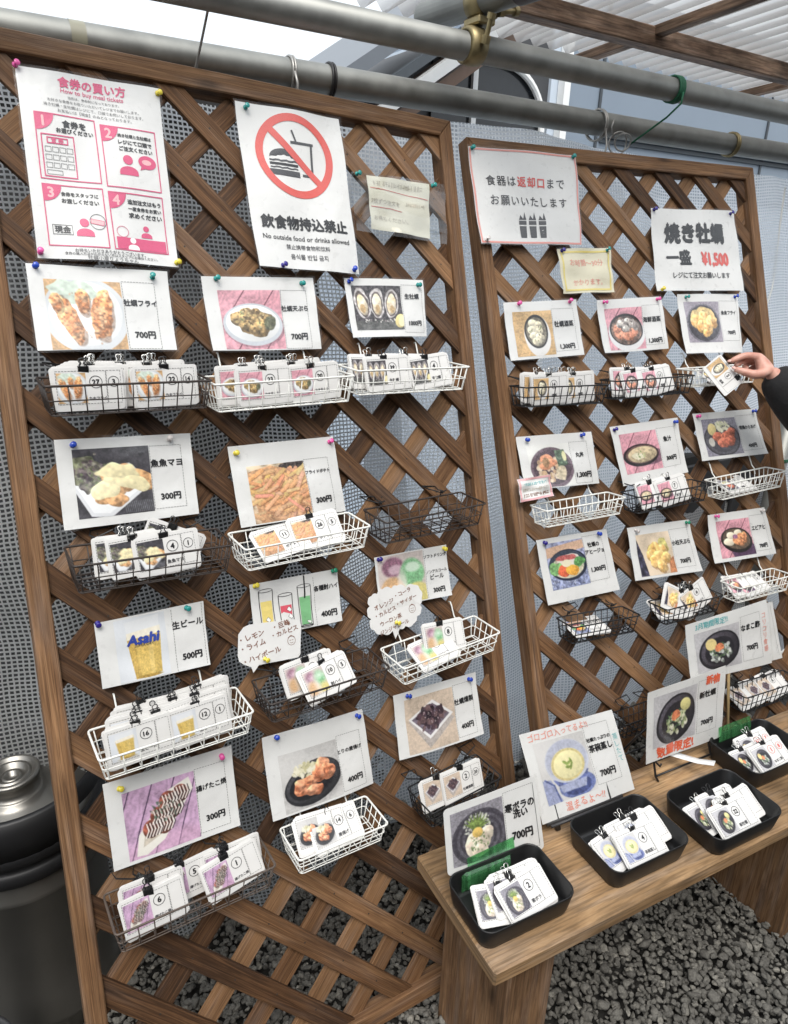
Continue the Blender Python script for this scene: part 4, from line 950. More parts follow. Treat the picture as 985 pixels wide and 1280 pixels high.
        P.poly([(.1, .96), (.16, .68), (.62, .16), (.92, .06), (.96, .24), (.5, .84), (.24, .98)], (226, 222, 212)); P.poly([(.2, .86), (.25, .66), (.64, .22), (.86, .16), (.88, .26), (.46, .76)], (196, 184, 166))
        for cx, cy in ((.78, .26), (.6, .3), (.66, .46), (.46, .48), (.52, .64), (.34, .64)):
            P.ell(cx, cy, .12, .13, (118, 58, 44), tex=.3, shade=.5)
        for cx, cy in ((.76, .26), (.6, .32), (.66, .46), (.46, .5), (.52, .64), (.35, .66)):
            for i in range(5):
                x = cx - .1 + i * .045; P.line([(x, cy + .09), (x + .05, cy), (x + .03, cy - .1)], .008, (238, 232, 226)); P.line([(x + .02, cy + .09), (x + .07, cy), (x + .05, cy - .1)], .006, (40, 24, 24))
        P.scatter(46, .56, .42, .2, .18, .01, .028, [(84, 112, 92), (60, 80, 70), (206, 190, 180)], 6, a=.7)
    elif kind == 'karaage':
        P = Pic(W, H, (198, 196, 194)); P.mottle(3, .05)
        P.ell(.54, .66, .5, .38, (150, 148, 148), rot=-10, a=.5, soft=8); P.ell(.52, .6, .5, .36, (40, 40, 44), rot=-12); P.ell(.52, .58, .47, .33, (58, 58, 62), rot=-12, shade=.3); P.ell(.5, .6, .4, .26, (36, 36, 40), rot=-12)
        P.scatter(80, .4, .36, .2, .12, .02, .05, [(222, 214, 176), (236, 230, 204), (198, 190, 140)], 2, a=.8)
        for a_ in ((.7, .36, .12, .12), (.78, .5, .13, .14), (.62, .52, .13, .13), (.46, .58, .14, .12), (.34, .68, .15, .1), (.52, .74, .15, .1), (.28, .6, .1, .1)):
            P.ell(*a_, (206, 112, 72), rough=.2, rf=12, tex=.3, shade=.5, c2=(228, 150, 110))
    elif kind == 'smoked':
        P = Pic(W, H, (206, 184, 162)); P.mottle(4, .06)
        P.poly([(.06, .42), (.4, .96), (.98, .56), (.6, .14)], (176, 166, 160)); P.poly([(.06, .38), (.42, .8), (.96, .46), (.56, .12)], (224, 222, 222)); P.poly([(.12, .4), (.43, .74), (.88, .45), (.55, .18)], (112, 100, 116))
        P.scatter(60, .5, .42, .26, .2, .03, .08, [(52, 36, 46), (80, 56, 66), (36, 26, 34), (104, 78, 80)], 2, a=.9); P.scatter(14, .5, .4, .2, .14, .008, .02, [(196, 176, 178)], 5, a=.7)
    elif kind == 'steam':
        P = Pic(W, H, (214, 172, 114)); P.mottle(5, .1)
        for i in range(4): P.line([(0, .2 + i * .25), (1, .1 + i * .25)], .006, (170, 122, 74), a=.6)
        P.ell(.58, .56, .34, .46, (232, 230, 228)); P.ell(.56, .46, .3, .38, (38, 36, 38)); P.ell(.56, .47, .26, .33, (120, 112, 96), tex=.2)
        for a_ in ((.5, .28, .12, .1), (.62, .32, .11, .1), (.46, .42, .11, .11), (.6, .46, .13, .11), (.5, .56, .12, .1), (.64, .6, .11, .1), (.54, .68, .13, .09)): P.ell(*a_, (220, 208, 176), rough=.2, tex=.15, shade=.35, c2=(190, 182, 160))
        P.scatter(14, .56, .48, .2, .26, .01, .03, [(128, 140, 90), (82, 72, 62)], 3, a=.8)
    elif kind == 'whitefry':
        P = Pic(W, H, (160, 152, 166)); P.mottle(4, .06)
        P.ell(.5, .54, .5, .48, (120, 116, 128)); P.ell(.5, .53, .46, .44, (66, 64, 72)); P.ell(.5, .52, .38, .36, (80, 78, 86))
        for a_ in ((.5, .3, .3, .18), (.3, .36, .16, .14), (.7, .34, .16, .14)): P.ell(*a_, (228, 196, 128), rough=.25, tex=.15)
        for a_ in ((.28, .5, .18, .17), (.5, .46, .18, .2), (.72, .5, .18, .17), (.42, .6, .15, .17), (.6, .64, .15, .2), (.52, .78, .1, .1)): P.ell(*a_, (224, 160, 84), rough=.16, rf=12, tex=.18, shade=.35, c2=(240, 196, 128))
    elif kind == 'don':
        P = Pic(W, H, (226, 226, 222)); P.mottle(4, .03)
        P.ell(.52, .55, .5, .48, (112, 92, 104)); P.ell(.52, .54, .44, .41, (88, 72, 82), tex=.1); P.scatter(70, .46, .58, .3, .3, .03, .07, [(232, 206, 172), (222, 190, 150), (240, 222, 196), (206, 170, 130)], 3, a=.85)
        for a_ in ((.4, .34, .17, .1), (.48, .44, .16, .1), (.36, .5, .12, .09)): P.ell(*a_, (226, 150, 112), rough=.22, tex=.12, shade=.2)
        P.poly([(.62, .16), (.86, .14), (.9, .5), (.66, .56)], (84, 104, 84), tex=.3); P.ell(.7, .7, .13, .18, (206, 190, 160), rough=.2, tex=.15, rot=20); P.ell(.84, .3, .05, .12, (220, 216, 160)); P.ell(.38, .42, .08, .12, (110, 110, 80), a=.5)
    elif kind == 'nugget':
        P = Pic(W, H, (138, 134, 150)); P.mottle(4, .06)
        P.ell(.5, .56, .5, .46, (60, 58, 66)); P.ell(.5, .56, .46, .42, (86, 84, 92)); P.ell(.5, .6, .38, .32, (70, 68, 76))
        P.scatter(70, .56, .22, .22, .13, .02, .05, [(226, 224, 186), (236, 234, 206), (196, 202, 150)], 5, a=.8); P.ell(.26, .28, .12, .16, (226, 206, 136), shade=.15)
        for a_ in ((.4, .5, .15, .14), (.72, .46, .15, .13), (.6, .5, .13, .12), (.52, .66, .15, .14), (.72, .62, .14, .14), (.8, .36, .1, .1)): P.ell(*a_, (186, 96, 72), rough=.14, rf=12, tex=.22, shade=.5)
        P.ell(.2, .62, .08, .12, (190, 186, 176)); 
    elif kind == 'ajillo':
        P = Pic(W, H, (150, 156, 190)); P.mottle(16, .25)
        P.poly([(0, .1), (1, .02), (1, .2), (0, .32)], (212, 170, 140)); P.poly([(0, .72), (1, .7), (1, 1), (0, 1)], (140, 150, 188), tex=.3, tf=26); P.scatter(26, .5, .88, .5, .1, .01, .03, [(64, 72, 120), (206, 212, 230)], 4, a=.7)
        P.ell(.52, .52, .5, .34, (36, 42, 62)); P.ell(.5, .5, .46, .3, (58, 68, 84)); P.ell(.5, .56, .42, .24, (206, 198, 170), tex=.12)
        P.ell(.52, .42, .3, .13, (226, 216, 206), rough=.2); P.ell(.5, .36, .28, .06, (196, 96, 92), rough=.2)
        P.ell(.2, .56, .16, .14, (120, 176, 104), rough=.25, tex=.2); P.ell(.8, .48, .15, .1, (92, 158, 84), rough=.25, tex=.2); P.ell(.38, .64, .15, .13, (226, 92, 56), rough=.12, shade=.2); P.ell(.6, .64, .16, .12, (240, 166, 52), rough=.12, shade=.2); P.ell(.48, .48, .12, .08, (232, 222, 190))
    elif kind == 'imo':
        P = Pic(W, H, (226, 204, 176)); P.mottle(4, .1)
        P.poly([(0, .1), (.16, .5), (.22, 1), (0, 1)], (66, 64, 86), tex=.5); P.poly([(.85, .7), (1, .6), (1, 1), (.8, 1)], (206, 130, 84), tex=.1)
        P.ell(.76, .3, .13, .2, (206, 196, 112), rough=.35, tex=.2)
        for a_ in ((.5, .38, .2, .16), (.7, .44, .16, .15), (.4, .52, .16, .14), (.62, .58, .2, .16), (.48, .68, .16, .17), (.62, .8, .14, .16), (.78, .62, .13, .13)):
            P.ell(a_[0] + .01, a_[1] + .02, a_[2], a_[3], (150, 96, 50), rough=.12, a=.5); P.ell(*a_, (224, 168, 88), rough=.14, rf=12, tex=.15, shade=.38, c2=(236, 196, 126))
    elif kind in ('namako', 'oyster'):
        P = Pic(W, H, (190, 188, 192)); P.mottle(4, .05)
        rt = -24 if kind == 'oyster' else -14
        P.ell(.52, .54, .47, .45, (38, 36, 42), rot=rt); P.ell(.52, .52, .42, .39, (62, 58, 66), rot=rt, shade=.4); P.ell(.52, .55, .34, .32, (40, 38, 44), rot=rt)
        P.scatter(46, .54, .6, .24, .26, .03, .06, [(206, 210, 204), (150, 156, 150), (226, 230, 222), (110, 118, 110)] if kind == 'namako' else [(198, 206, 150), (226, 226, 190), (150, 162, 108), (236, 232, 206)], 3, a=.85)
        P.scatter(40, .54, .54, .24, .18, .012, .03, [(92, 128, 80), (128, 152, 96), (64, 96, 60)], 6, a=.85)
        if kind == 'namako': P.ell(.34, .36, .12, .14, (230, 206, 130), rot=30)
        else: P.ell(.74, .32, .13, .12, (218, 208, 130), rot=20, shade=.2)
        P.ell(.52, .48, .1, .09, (232, 128, 80), rough=.3, tex=.2)
    elif kind == 'chawan':
        P = Pic(W, H, (206, 204, 202)); P.mottle(3, .04)
        P.poly([(0, .6), (.16, .62), (.3, 1), (0, 1)], (150, 158, 196)); P.line([(.05, .6), (.2, .72), (.26, 1)], .014, (84, 98, 160)); P.ell(.64, .82, .36, .2, (104, 118, 176)); P.ell(.64, .84, .28, .14, (70, 82, 140), tex=.2)
        P.poly([(.14, .42), (.96, .42), (.8, .88), (.34, .88)], (164, 172, 206), tex=.06); P.poly([(.2, .64), (.92, .62), (.84, .74), (.28, .76)], (78, 92, 160), a=.8, tex=.3)
        P.ell(.55, .4, .43, .35, (192, 196, 212)); P.ell(.55, .38, .4, .32, (176, 180, 200)); P.ell(.55, .46, .33, .26, (232, 222, 164), shade=.1, tex=.03); P.ell(.55, .46, .33, .26, (214, 196, 130), ring=.86)
        for a_ in ((.5, .42, 30), (.56, .44, -20), (.62, .42, 70), (.54, .5, 10), (.6, .5, 120)): P.ell(a_[0], a_[1], .05, .025, (136, 158, 72), rot=a_[2])
    elif kind == 'kanpachi':
        P = Pic(W, H, (142, 138, 148)); P.mottle(4, .05)
        P.ell(.54, .58, .54, .5, (74, 70, 80))
        for k in range(7): P.ell(.54, .58, .5 - k * .05, .46 - k * .045, (92, 88, 98) if k % 2 else (66, 62, 72))
        P.scatter(90, .48, .34, .26, .2, .01, .03, [(226, 228, 212), (206, 210, 190)], 3, a=.8)
        for i in range(9):
            a_ = -2.6 + i * .3; P.poly([(.46 + .05 * math.cos(a_ + 1.5), .4 + .05 * math.sin(a_ + 1.5)), (.47 + .28 * math.cos(a_), .4 + .28 * math.sin(a_)), (.46 - .05 * math.cos(a_ + 1.5), .4 - .05 * math.sin(a_ + 1.5))], (122, 148, 70), tex=.2)
        for a_ in ((.42, .64, .17, .16), (.54, .62, .18, .17), (.38, .74, .14, .14), (.5, .8, .16, .13), (.66, .54, .12, .12)): P.ell(*a_, (216, 196, 176), rough=.16, tex=.12, shade=.25, c2=(226, 214, 190))
        P.scatter(40, .5, .66, .2, .16, .01, .025, [(116, 142, 84), (92, 118, 66)], 8, a=.8); P.ell(.48, .48, .1, .09, (232, 190, 92), shade=.15)
    elif kind == 'soft':
        P = Pic(W, H, (206, 192, 186)); P.mottle(3, .05)
        P.ell(.32, .24, .24, .2, (150, 100, 124), soft=5); P.ell(.36, .3, .15, .1, (206, 170, 186), soft=4); P.ell(.72, .42, .26, .3, (122, 186, 130), soft=5); P.ell(.74, .3, .16, .1, (196, 222, 196), soft=4)
        P.ell(.28, .72, .26, .28, (216, 170, 120), soft=5); P.ell(.8, .84, .26, .22, (214, 200, 116), soft=5); P.ell(.5, .64, .1, .3, (232, 224, 214), soft=6, a=.7)
    P.detail(50, .16); P.detail(24, .12)
    g_ = P.im.mean(2, keepdims=True); im = (g_ + (P.im - g_) * .84) * .93 + .04      # slightly faded inkjet print
    return lin(np.clip(im, 0, 1))

# ------------------------------------------------------------------ lettering
_fc = {}
def glyphs(body):
    """flat triangulated text, em = 1, returned as (verts, faces, (x0,y0,x1,y1))"""
    if body in _fc: return _fc[body]
    c = bpy.data.curves.new('t', 'FONT'); c.body = body; c.size = 1.0; c.resolution_u = 2
    o = bpy.data.objects.new('t', c); COL.objects.link(o)
    bpy.context.view_layer.update()
    dg = bpy.context.evaluated_depsgraph_get()
    me = bpy.data.meshes.new_from_object(o.evaluated_get(dg))
    v = np.array([q.co[:2] for q in me.vertices]).reshape(-1, 2); f = [list(q.vertices) for q in me.polygons]
    bpy.data.objects.remove(o); bpy.data.curves.remove(c); bpy.data.meshes.remove(me)
    if len(v) == 0: v = np.zeros((1, 2)); f = []
    _fc[body] = (v, f, (v[:, 0].min(), v[:, 1].min(), v[:, 0].max(), v[:, 1].max()))
    return _fc[body]

class Art:
    """flat print on a card: coordinates in metres, x right, y down, origin at the top left"""
    def __init__(s): s.d = {}
    def add(s, col, vs, fs, ly=1):
        V, F_ = s.d.setdefault(col, ([], []))
        n = len(V); V += [(float(x), float(y), ly) for x, y in vs]; F_ += [[i + n for i in f] for f in fs]
    def text(s, body, cx, cy, em, col='black', bold=0.0, maxw=None, hand=0.0, rot=0.0, shear=0.0, sx=1.0, ly=3, vertical=False):
        if vertical:
            n = len(body)
            for k, ch in enumerate(body): s.text(ch, cx, cy + (k - (n - 1) / 2) * em * 1.05, em, col, bold, None, hand, rot, ly=ly)
            return
        v, f, bb = glyphs(body)
        w = (bb[2] - bb[0]) * em * sx; k = 1.0
        if maxw and w > maxw: em = em * maxw / w; bold = bold
        q = v - np.array([(bb[0] + bb[2]) / 2, 0.36])
        X = q[:, 0] * em * k * sx; Y = -q[:, 1] * em
        if shear: X = X - Y * shear
        if hand:
            h = hand * em; ph = (len(body) * 1.7) % 6
            X = X + h * np.sin(Y / em * 5 + X / em * 1.3 + ph); Y = Y + h * np.sin(X / em * 2.6 + ph * 2) + h * .6 * np.sin(X / em * 7.1)
        c, sn = math.cos(rot), math.sin(rot)
        X, Y = X * c - Y * sn, X * sn + Y * c
        dl = [(0, 0)] if not bold else [(0, 0), (bold, 0), (-bold, 0), (0, bold), (0, -bold)]
        for i, (a_, b_) in enumerate(dl):
            s.add(col, [(cx + x + a_ * em, cy + y + b_ * em) for x, y in zip(X, Y)], f, ly + i * 0.12)
    def poly(s, pts, col, ly=1): s.add(col, pts, [list(range(len(pts)))], ly)
    def rect(s, x0, y0, x1, y1, col, ly=1):
        nx, ny = max(1, int((x1 - x0) / .008)), max(1, int((y1 - y0) / .008))
        s.add(col, [(x0 + (x1 - x0) * i / nx, y0 + (y1 - y0) * j / ny) for j in range(ny + 1) for i in range(nx + 1)], [[j * (nx + 1) + i, j * (nx + 1) + i + 1, (j + 1) * (nx + 1) + i + 1, (j + 1) * (nx + 1) + i] for j in range(ny) for i in range(nx)], ly)
    def line(s, pts, w, col, ly=2, closed=False):
        P = [np.array(p, float) for p in pts]
        if closed: P = P + [P[0]]
        for k, (a, b_) in enumerate(zip(P[:-1], P[1:])):
            d_ = b_ - a; L_ = np.linalg.norm(d_)
            if L_ < 1e-7: continue
            d_ /= L_; n_ = np.array([-d_[1], d_[0]]) * w / 2; e_ = d_ * w * .3
            m_ = max(1, int(L_ / .007)); a, b_ = a - e_, b_ + e_; vs = []
            for i in range(m_ + 1): q = a + (b_ - a) * i / m_; vs += [q - n_, q + n_]
            s.add(col, vs, [[2 * i, 2 * i + 2, 2 * i + 3, 2 * i + 1] for i in range(m_)], ly + (k % 3) * .1)
    def dash(s, x0, y0, x1, y1, col='black', w=0.0006, L_=0.003, sides='trbl'):
        for sd_, a, b_ in (('t', (x0, y0), (x1, y0)), ('r', (x1, y0), (x1, y1)), ('b', (x1, y1), (x0, y1)), ('l', (x0, y1), (x0, y0))):
            if sd_ not in sides: continue
            a = np.array(a); b_ = np.array(b_); n_ = max(1, int(np.linalg.norm(b_ - a) / (L_ * 1.5)))
            for i in range(n_): s.line([a + (b_ - a) * (i / n_), a + (b_ - a) * ((i + .62) / n_)], w, col, 2)
    def disc(s, cx, cy, r, col, ly=1, n=28, a0=0, a1=2 * math.pi, ry=None):
        ry = ry or r
        pts = [(cx + r * math.cos(t), cy + ry * math.sin(t)) for t in np.linspace(a0, a1, n, endpoint=(a1 - a0) < 6.28)]
        if (a1 - a0) < 6.28: pts.append((cx, cy))
        s.poly(pts, col, ly)
    def ring(s, cx, cy, r, w, col, ly=2, n=36, ry=None):
        ry = ry or r
        vs = []; fs = []
        for i in range(n):
            t = 2 * math.pi * i / n
            vs += [(cx + (r - w / 2) * math.cos(t), cy + (ry - w / 2) * math.sin(t)), (cx + (r + w / 2) * math.cos(t), cy + (ry + w / 2) * math.sin(t))]
        for i in range(n):
            j = (i + 1) % n; fs.append([2 * i, 2 * i + 1, 2 * j + 1, 2 * j])
        s.add(col, vs, fs, ly)
    def scribble(s, x, y, w, h, col, seed, lw=0.0009):
        r = random.Random(seed); n = max(2, int(w / h * 1.5))
        for i in range(n):
            cx = x + w * (i + .5) / n; cw = w / n * .36
            for _ in range(r.choice((2, 3, 3, 4))):
                if r.random() < .5: yy = y + h * r.uniform(-.45, .45); s.line([(cx - cw, yy), (cx + cw, yy + h * r.uniform(-.12, .08))], lw, col, 3)
                else: xx = cx + cw * r.uniform(-1, 1); s.line([(xx, y - h * .5), (xx + cw * r.uniform(-.5, .3), y + h * .5)], lw, col, 3.3)

def bilin(q, u, v):
    """q = TL, TR, BR, BL in panel (x, z)"""
    TL, TR, BR, BL = [np.array(p) for p in q]
    return (TL * (1 - u) + TR * u) * (1 - v) + (BL * (1 - u) + BR * u) * v

_inkpart = {'black': 'lettering', 'grey': 'lettering', 'brownpen': 'handwriting', 'faint': 'handwriting', 'coral': 'handwriting', 'orange': 'handwriting', 'teal': 'handwriting'}
class Card:
    """a sheet of paper: bilinear quad with a gentle curl; local frame x right, y into the panel, z up"""
    def __init__(s, q, curl=0.004, seed=0, thick=0.0003, wrinkle=0.0008):
        s.q = q; c = np.mean(np.array(q), 0); s.c = c
        s.w = (np.linalg.norm(np.subtract(q[1], q[0])) + np.linalg.norm(np.subtract(q[2], q[3]))) / 2
        s.h = (np.linalg.norm(np.subtract(q[3], q[0])) + np.linalg.norm(np.subtract(q[2], q[1]))) / 2
        r = random.Random(seed); s.a = r.uniform(.5, 1) * curl; s.b = r.uniform(.2, 1) * curl; s.e = r.uniform(-.6, 1) * curl; s.wr = wrinkle; s.ph = r.random() * 6
        s.th = thick
    def bend(s, u, v):
        return -(s.a * v * v * (1 - u) + s.b * v * v * u + s.e * .8 * math.sin(math.pi * u) * (.2 + .8 * v) + s.wr * (math.sin(u * 9 + v * 5 + s.ph) + math.sin(v * 11 - u * 4 + s.ph)))
    def P(s, x, y, lift=0.0):
        u, v = x / s.w, y / s.h
        p = bilin(s.q, u, v) - s.c
        return (float(p[0]), s.bend(u, v) - lift, float(p[1]))
    def sheet(s, mat, parent, nx=12, ny=10, corner=0.0, name='sheet'):
        b = MB(); w, h = s.w, s.h
        if corner > 0:
            pts = []
            for cx, cy, a0 in ((w - corner, corner, -90), (w - corner, h - corner, 0), (corner, h - corner, 90), (corner, corner, 180)):
                for k in range(6):
                    t = math.radians(a0 + 18 * k); pts.append((cx + corner * math.cos(t), cy + corner * math.sin(t)))
            n = len(pts); vs = [s.P(x, y) for x, y in pts]; vb = [(a, b_ + s.th, c) for a, b_, c in vs]
            # fan through an inner grid is not needed for a stiff board
            b.add(vs + vb, [list(range(n - 1, -1, -1)), [n + i for i in range(n)]] + [[i, (i + 1) % n, n + (i + 1) % n, n + i] for i in range(n)])
            return b.build(name, mat, parent)
        vs = [s.P(w * i / nx, h * j / ny) for j in range(ny + 1) for i in range(nx + 1)]
        n = len(vs); vb = [(a, b_ + s.th, c) for a, b_, c in vs]
        fs = []
        for j in range(ny):
            for i in range(nx):
                a = j * (nx + 1) + i; f = [a, a + nx + 1, a + nx + 2, a + 1]
                fs.append(f); fs.append([n + q for q in f[::-1]])
        rim = [i for i in range(nx)] + [nx + (nx + 1) * j for j in range(ny)] + [ny * (nx + 1) + i for i in range(nx, 0, -1)] + [(nx + 1) * j for j in range(ny, 0, -1)]
        nf_ = len(fs); ex = []
        for i in range(len(rim)):
            a, c = rim[i], rim[(i + 1) % len(rim)]; k = 2 * n + len(ex); ex += [vs[a], vs[c], vb[c], vb[a]]; fs.append([k, k + 1, k + 2, k + 3])
        b.add(vs + vb + ex, fs)
        o = b.build(name, mat, parent)
        o.data.polygons.foreach_set('use_smooth', [i < nf_ for i in range(len(fs))])
        return o
    def film(s, parent, mg=.0035):
        b = MB(); nx, ny = 12, 10
        vs = [s.P(-mg + (s.w + 2 * mg) * i / nx, -mg + (s.h + 2 * mg) * j / ny, .0014) for j in range(ny + 1) for i in range(nx + 1)]
        b.add(vs, [[j * (nx + 1) + i, (j + 1) * (nx + 1) + i, (j + 1) * (nx + 1) + i + 1, j * (nx + 1) + i + 1] for j in range(ny) for i in range(nx)])
        b.build('laminating_film', M_LAM, parent, smooth=True)
    def photo(s, kind, x0, y0, x1, y1, parent, res=84, lift=0.0004):
        W = res; H = max(8, int(res * (y1 - y0) / (x1 - x0)))
        im = paint(kind, W, H)
        vs = [s.P(x0 + (x1 - x0) * i / (W - 1), y0 + (y1 - y0) * j / (H - 1), lift) for j in range(H) for i in range(W)]
        return photo_mesh(vs, im, W, H, parent)
    def art(s, A, parent):
        for col, (V, F_) in A.d.items():
            vs = [s.P(x, y, 0.0006 + 0.0001 * ly) for x, y, ly in V]
            me = bpy.data.meshes.new(_inkpart.get(col, 'printing'))
            me.from_pydata(vs, [], F_); me.materials.append(INK[col]); me.update()
            link(_inkpart.get(col, 'printing'), me, parent)
    def M(s, P, off):
        return P @ T(float(s.c[0]), -off, float(s.c[1]))

def photo_mesh(vs, im, W, H, parent, name='photo'):
    me = bpy.data.meshes.new(name)
    fs = [[j * W + i, (j + 1) * W + i, (j + 1) * W + i + 1, j * W + i + 1] for j in range(H - 1) for i in range(W - 1)]
    me.from_pydata(vs, [], fs)
    ca = me.color_attributes.new('print', 'FLOAT_COLOR', 'POINT')
    ca.data.foreach_set('color', np.concatenate([im.reshape(-1, 3), np.ones((W * H, 1))], 1).astype(np.float32).ravel())
    me.materials.append(M_PHOTO); me.update()
    return link(name, me, parent)

# ------------------------------------------------------------------ push pins
_pinmesh = None
def pin(P, x, z, off, col, label):
    global _pinmesh
    t = thing('push_pin', label, 'push pin', P @ T(x, -off, z) @ Matrix.Rotation(R(random.uniform(-16, 16)), 4, 'X') @ Matrix.Rotation(R(random.uniform(-16, 16)), 4, 'Z'), 'coloured push pins')
    if _pinmesh is None:
        b = MB(); rot = Matrix.Rotation(R(90), 4, 'X')
        lathe(b, [(0, 0), (0.0040, 0), (0.0044, 0.0008), (0.0040, 0.0018), (0.0024, 0.0026), (0.0020, 0.0058), (0.0026, 0.0078), (0.0043, 0.0088), (0.0047, 0.0098), (0.0041, 0.0108), (0.0, 0.0111)], 16, rot)
        o = b.build('head', M_PIN[col], t, smooth=True)
        b = MB(); lathe(b, [(0.0005, 0.001), (0.0005, -0.012), (0, -0.013)], 6, rot); n_ = b.build('needle', M_SILVER, t)
        _pinmesh = (o.data, n_.data)
        me = o.data
    else:
        me = _pinmesh[0].copy(); me.materials.clear(); me.materials.append(M_PIN[col]); link('head', me, t); link('needle', _pinmesh[1], t)

# ================================================================== MENU CARDS
def menu_card(key, name, label, food, ph, bx, title, price, off=None, ty=(.36, .8), tem=.0135, pem=.0135, curl=.009, sides='trbl', pins=(), mat=None, res=120, tx=None):
    pn, q, o = DATA['cards'][key]
    o = off or o
    c = Card(q, curl, seed=sum(map(ord, key)))
    t = thing('menu_card', label, 'menu card', c.M(PAN[pn], o), 'menu cards pinned to the lattices')
    w, h = c.w, c.h
    c.sheet(mat or M_PAPER, t)
    if food: c.photo(food, ph[0] * w, ph[1] * h, ph[2] * w, ph[3] * h, t, res)
    A = Art()
    if bx: A.dash(bx[0] * w, bx[1] * h, bx[2] * w, bx[3] * h, sides=sides)
    cx = tx if tx else (bx[0] + bx[2]) / 2; mw = (bx[2] - bx[0]) * w * 1.02
    ls = title.split('|')
    for i, l in enumerate(ls): A.text(l, cx * w, (ty[0] + (i - (len(ls) - 1) / 2) * .11) * h, tem, 'black', .036, mw)
    A.text(price, cx * w + .002, ty[1] * h, pem, 'black', .05, mw)
    for k, (u, v, col) in enumerate(pins):
        x, y, z = c.P(u * w, v * h)
        where = ('upper' if v < .5 else 'lower') + (' outer' if (u < .5) == (pn == 'A') else ' inner')
        pin(PAN[pn], x + float(c.c[0]), z + float(c.c[1]), o - y + .0006, col, f'{col if col != "navy" else "dark blue"} push pin at the {where} corner of the {name} card')
    return c, t, A
def finish(c, t, A, film=True):
    c.art(A, t)
    if film: c.film(t)

finish(*menu_card('C1', 'fried oyster', 'white menu card with three fried oysters on a white plate priced 700 yen', 'fry', (.10, .17, .63, .995), (.64, .16, .885, .985), '牡蠣フライ', '700円', ty=(.42, .81), pins=((.06, .03, 'blue'), (.88, .09, 'teal'))))
finish(*menu_card('C2', 'fish in mayonnaise', 'white menu card with fish in pale mayonnaise sauce priced 300 yen', 'mayo', (.11, .12, .66, .9), (.665, .13, .91, .88), '魚魚マヨ', '300円', ty=(.34, .74), pins=((.12, .07, 'blue'), (.83, .06, 'clear'))))
finish(*menu_card('C3', 'oyster tempura', 'white menu card with oyster tempura on pink planks priced 700 yen', 'tempura', (.12, .18, .665, .985), (.67, .18, .91, .985), '牡蠣天ぷら', '700円', ty=(.43, .82), pins=((.12, .03, 'teal'), (.88, .08, 'teal'))))
finish(*menu_card('C4', 'raw oyster', 'small white menu card with three raw oysters in shells priced 1000 yen', 'raw', (.07, .12, .68, .88), (.69, .10, .96, .93), '生牡蠣', '1000円', ty=(.30, .77), tem=.0115, pem=.0115, pins=((.05, .06, 'blue'), (.92, .09, 'teal'))))
finish(*menu_card('C5', 'french fries', 'white menu card with a basket of golden french fries priced 300 yen', 'fries', (.13, .27, .66, .985), (.665, .26, .90, .95), 'フライドポテト', '300円', ty=(.43, .80), pins=((.06, .09, 'yellow'), (.95, .07, 'pink'))))
c, t, A = menu_card('C6', 'draught beer', 'white menu card with a tall glass of draught beer priced 500 yen', 'beer', (.16, .03, .62, .985), (.685, .02, .975, .985), '生ビール', '500円', ty=(.29, .79), sides='lr', pins=((.03, .0, 'navy'), (.83, .05, 'teal')))
A.text('Asahi', .408 * c.w, .37 * c.h, .042, 'blue', .055, .28 * c.w, shear=.2); A.text('SUPER DRY', .41 * c.w, .47 * c.h, .006, 'grey', .02); finish(c, t, A)
finish(*menu_card('C7', 'fried takoyaki', 'white menu card with glazed takoyaki on purple planks priced 300 yen', 'takoyaki', (.12, .17, .675, .96), (.68, .16, .925, .93), '揚げたこ焼', '300円', ty=(.40, .78), tem=.0145, pins=((.11, .10, 'yellow'), (.91, .09, 'pink'))))
finish(*menu_card('C10', 'fried chicken', 'white menu card with fried chicken on a black plate priced 400 yen', 'karaage', (.12, .27, .68, .975), (.685, .24, .925, .95), 'とりの唐揚げ', '400円', ty=(.45, .82), pins=((.13, .04, 'blue'), (.93, .06, 'blue'))))
finish(*menu_card('C11', 'smoked oyster', 'white menu card with dark smoked oysters in a square bowl priced 400 yen', 'smoked', (.11, .12, .68, .97), (.685, .11, .925, .93), '牡蠣燻製', '400円', ty=(.38, .78), pins=((.15, .06, 'blue'), (.9, .08, 'blue'))))
# shochu highball card: three line-drawn glasses
c, t, A = menu_card('C8', 'highball drinks', 'white menu card with three drawn highball glasses priced 400 yen', None, None, (.70, .06, .985, .985), '各種酎ハイ', '400円', ty=(.30, .80), sides='l', pins=((.05, .04, 'yellow'), (.94, .03, 'green')))
for k, (x, dk, y0) in enumerate(((.16, 'drinkyellow', .16), (.37, 'drinkred', .30), (.585, 'drinkgreen', .20))):
    w, h = c.w, c.h; a, b_ = .075 * w, .07 * w; yt = y0 * h; yb = .95 * h
    A.poly([(x * w - a * .82, yt + .2 * h), (x * w + a * .82, yt + .2 * h), (x * w + b_ * .8, yb - .03 * h), (x * w - b_ * .8, yb - .03 * h)], dk, 1)
    for i in range(4):
        cx, cy = x * w + random.uniform(-.04, .04) * w, yt + (.28 + .13 * i) * h; r_ = .028 * w
        A.poly([(cx - r_, cy), (cx, cy - r_), (cx + r_, cy + r_ * .3), (cx + r_ * .2, cy + r_)], 'white', 1.5); A.line([(cx - r_, cy), (cx, cy - r_), (cx + r_, cy + r_ * .3), (cx + r_ * .2, cy + r_)], .0006, 'grey', 2, True)
    A.line([(x * w - a, yt), (x * w - b_, yb), (x * w + b_, yb), (x * w + a, yt)], .0013, 'black', 2); A.ring(x * w, yt, a, .001, 'black', 2, ry=.03 * h); A.ring(x * w, yb, b_, .001, 'black', 2, ry=.025 * h)
A.line([(.58 * c.w, .6 * c.h), (.60 * c.w, .02 * c.h)], .0028, 'black', 2.5); finish(c, t, A)
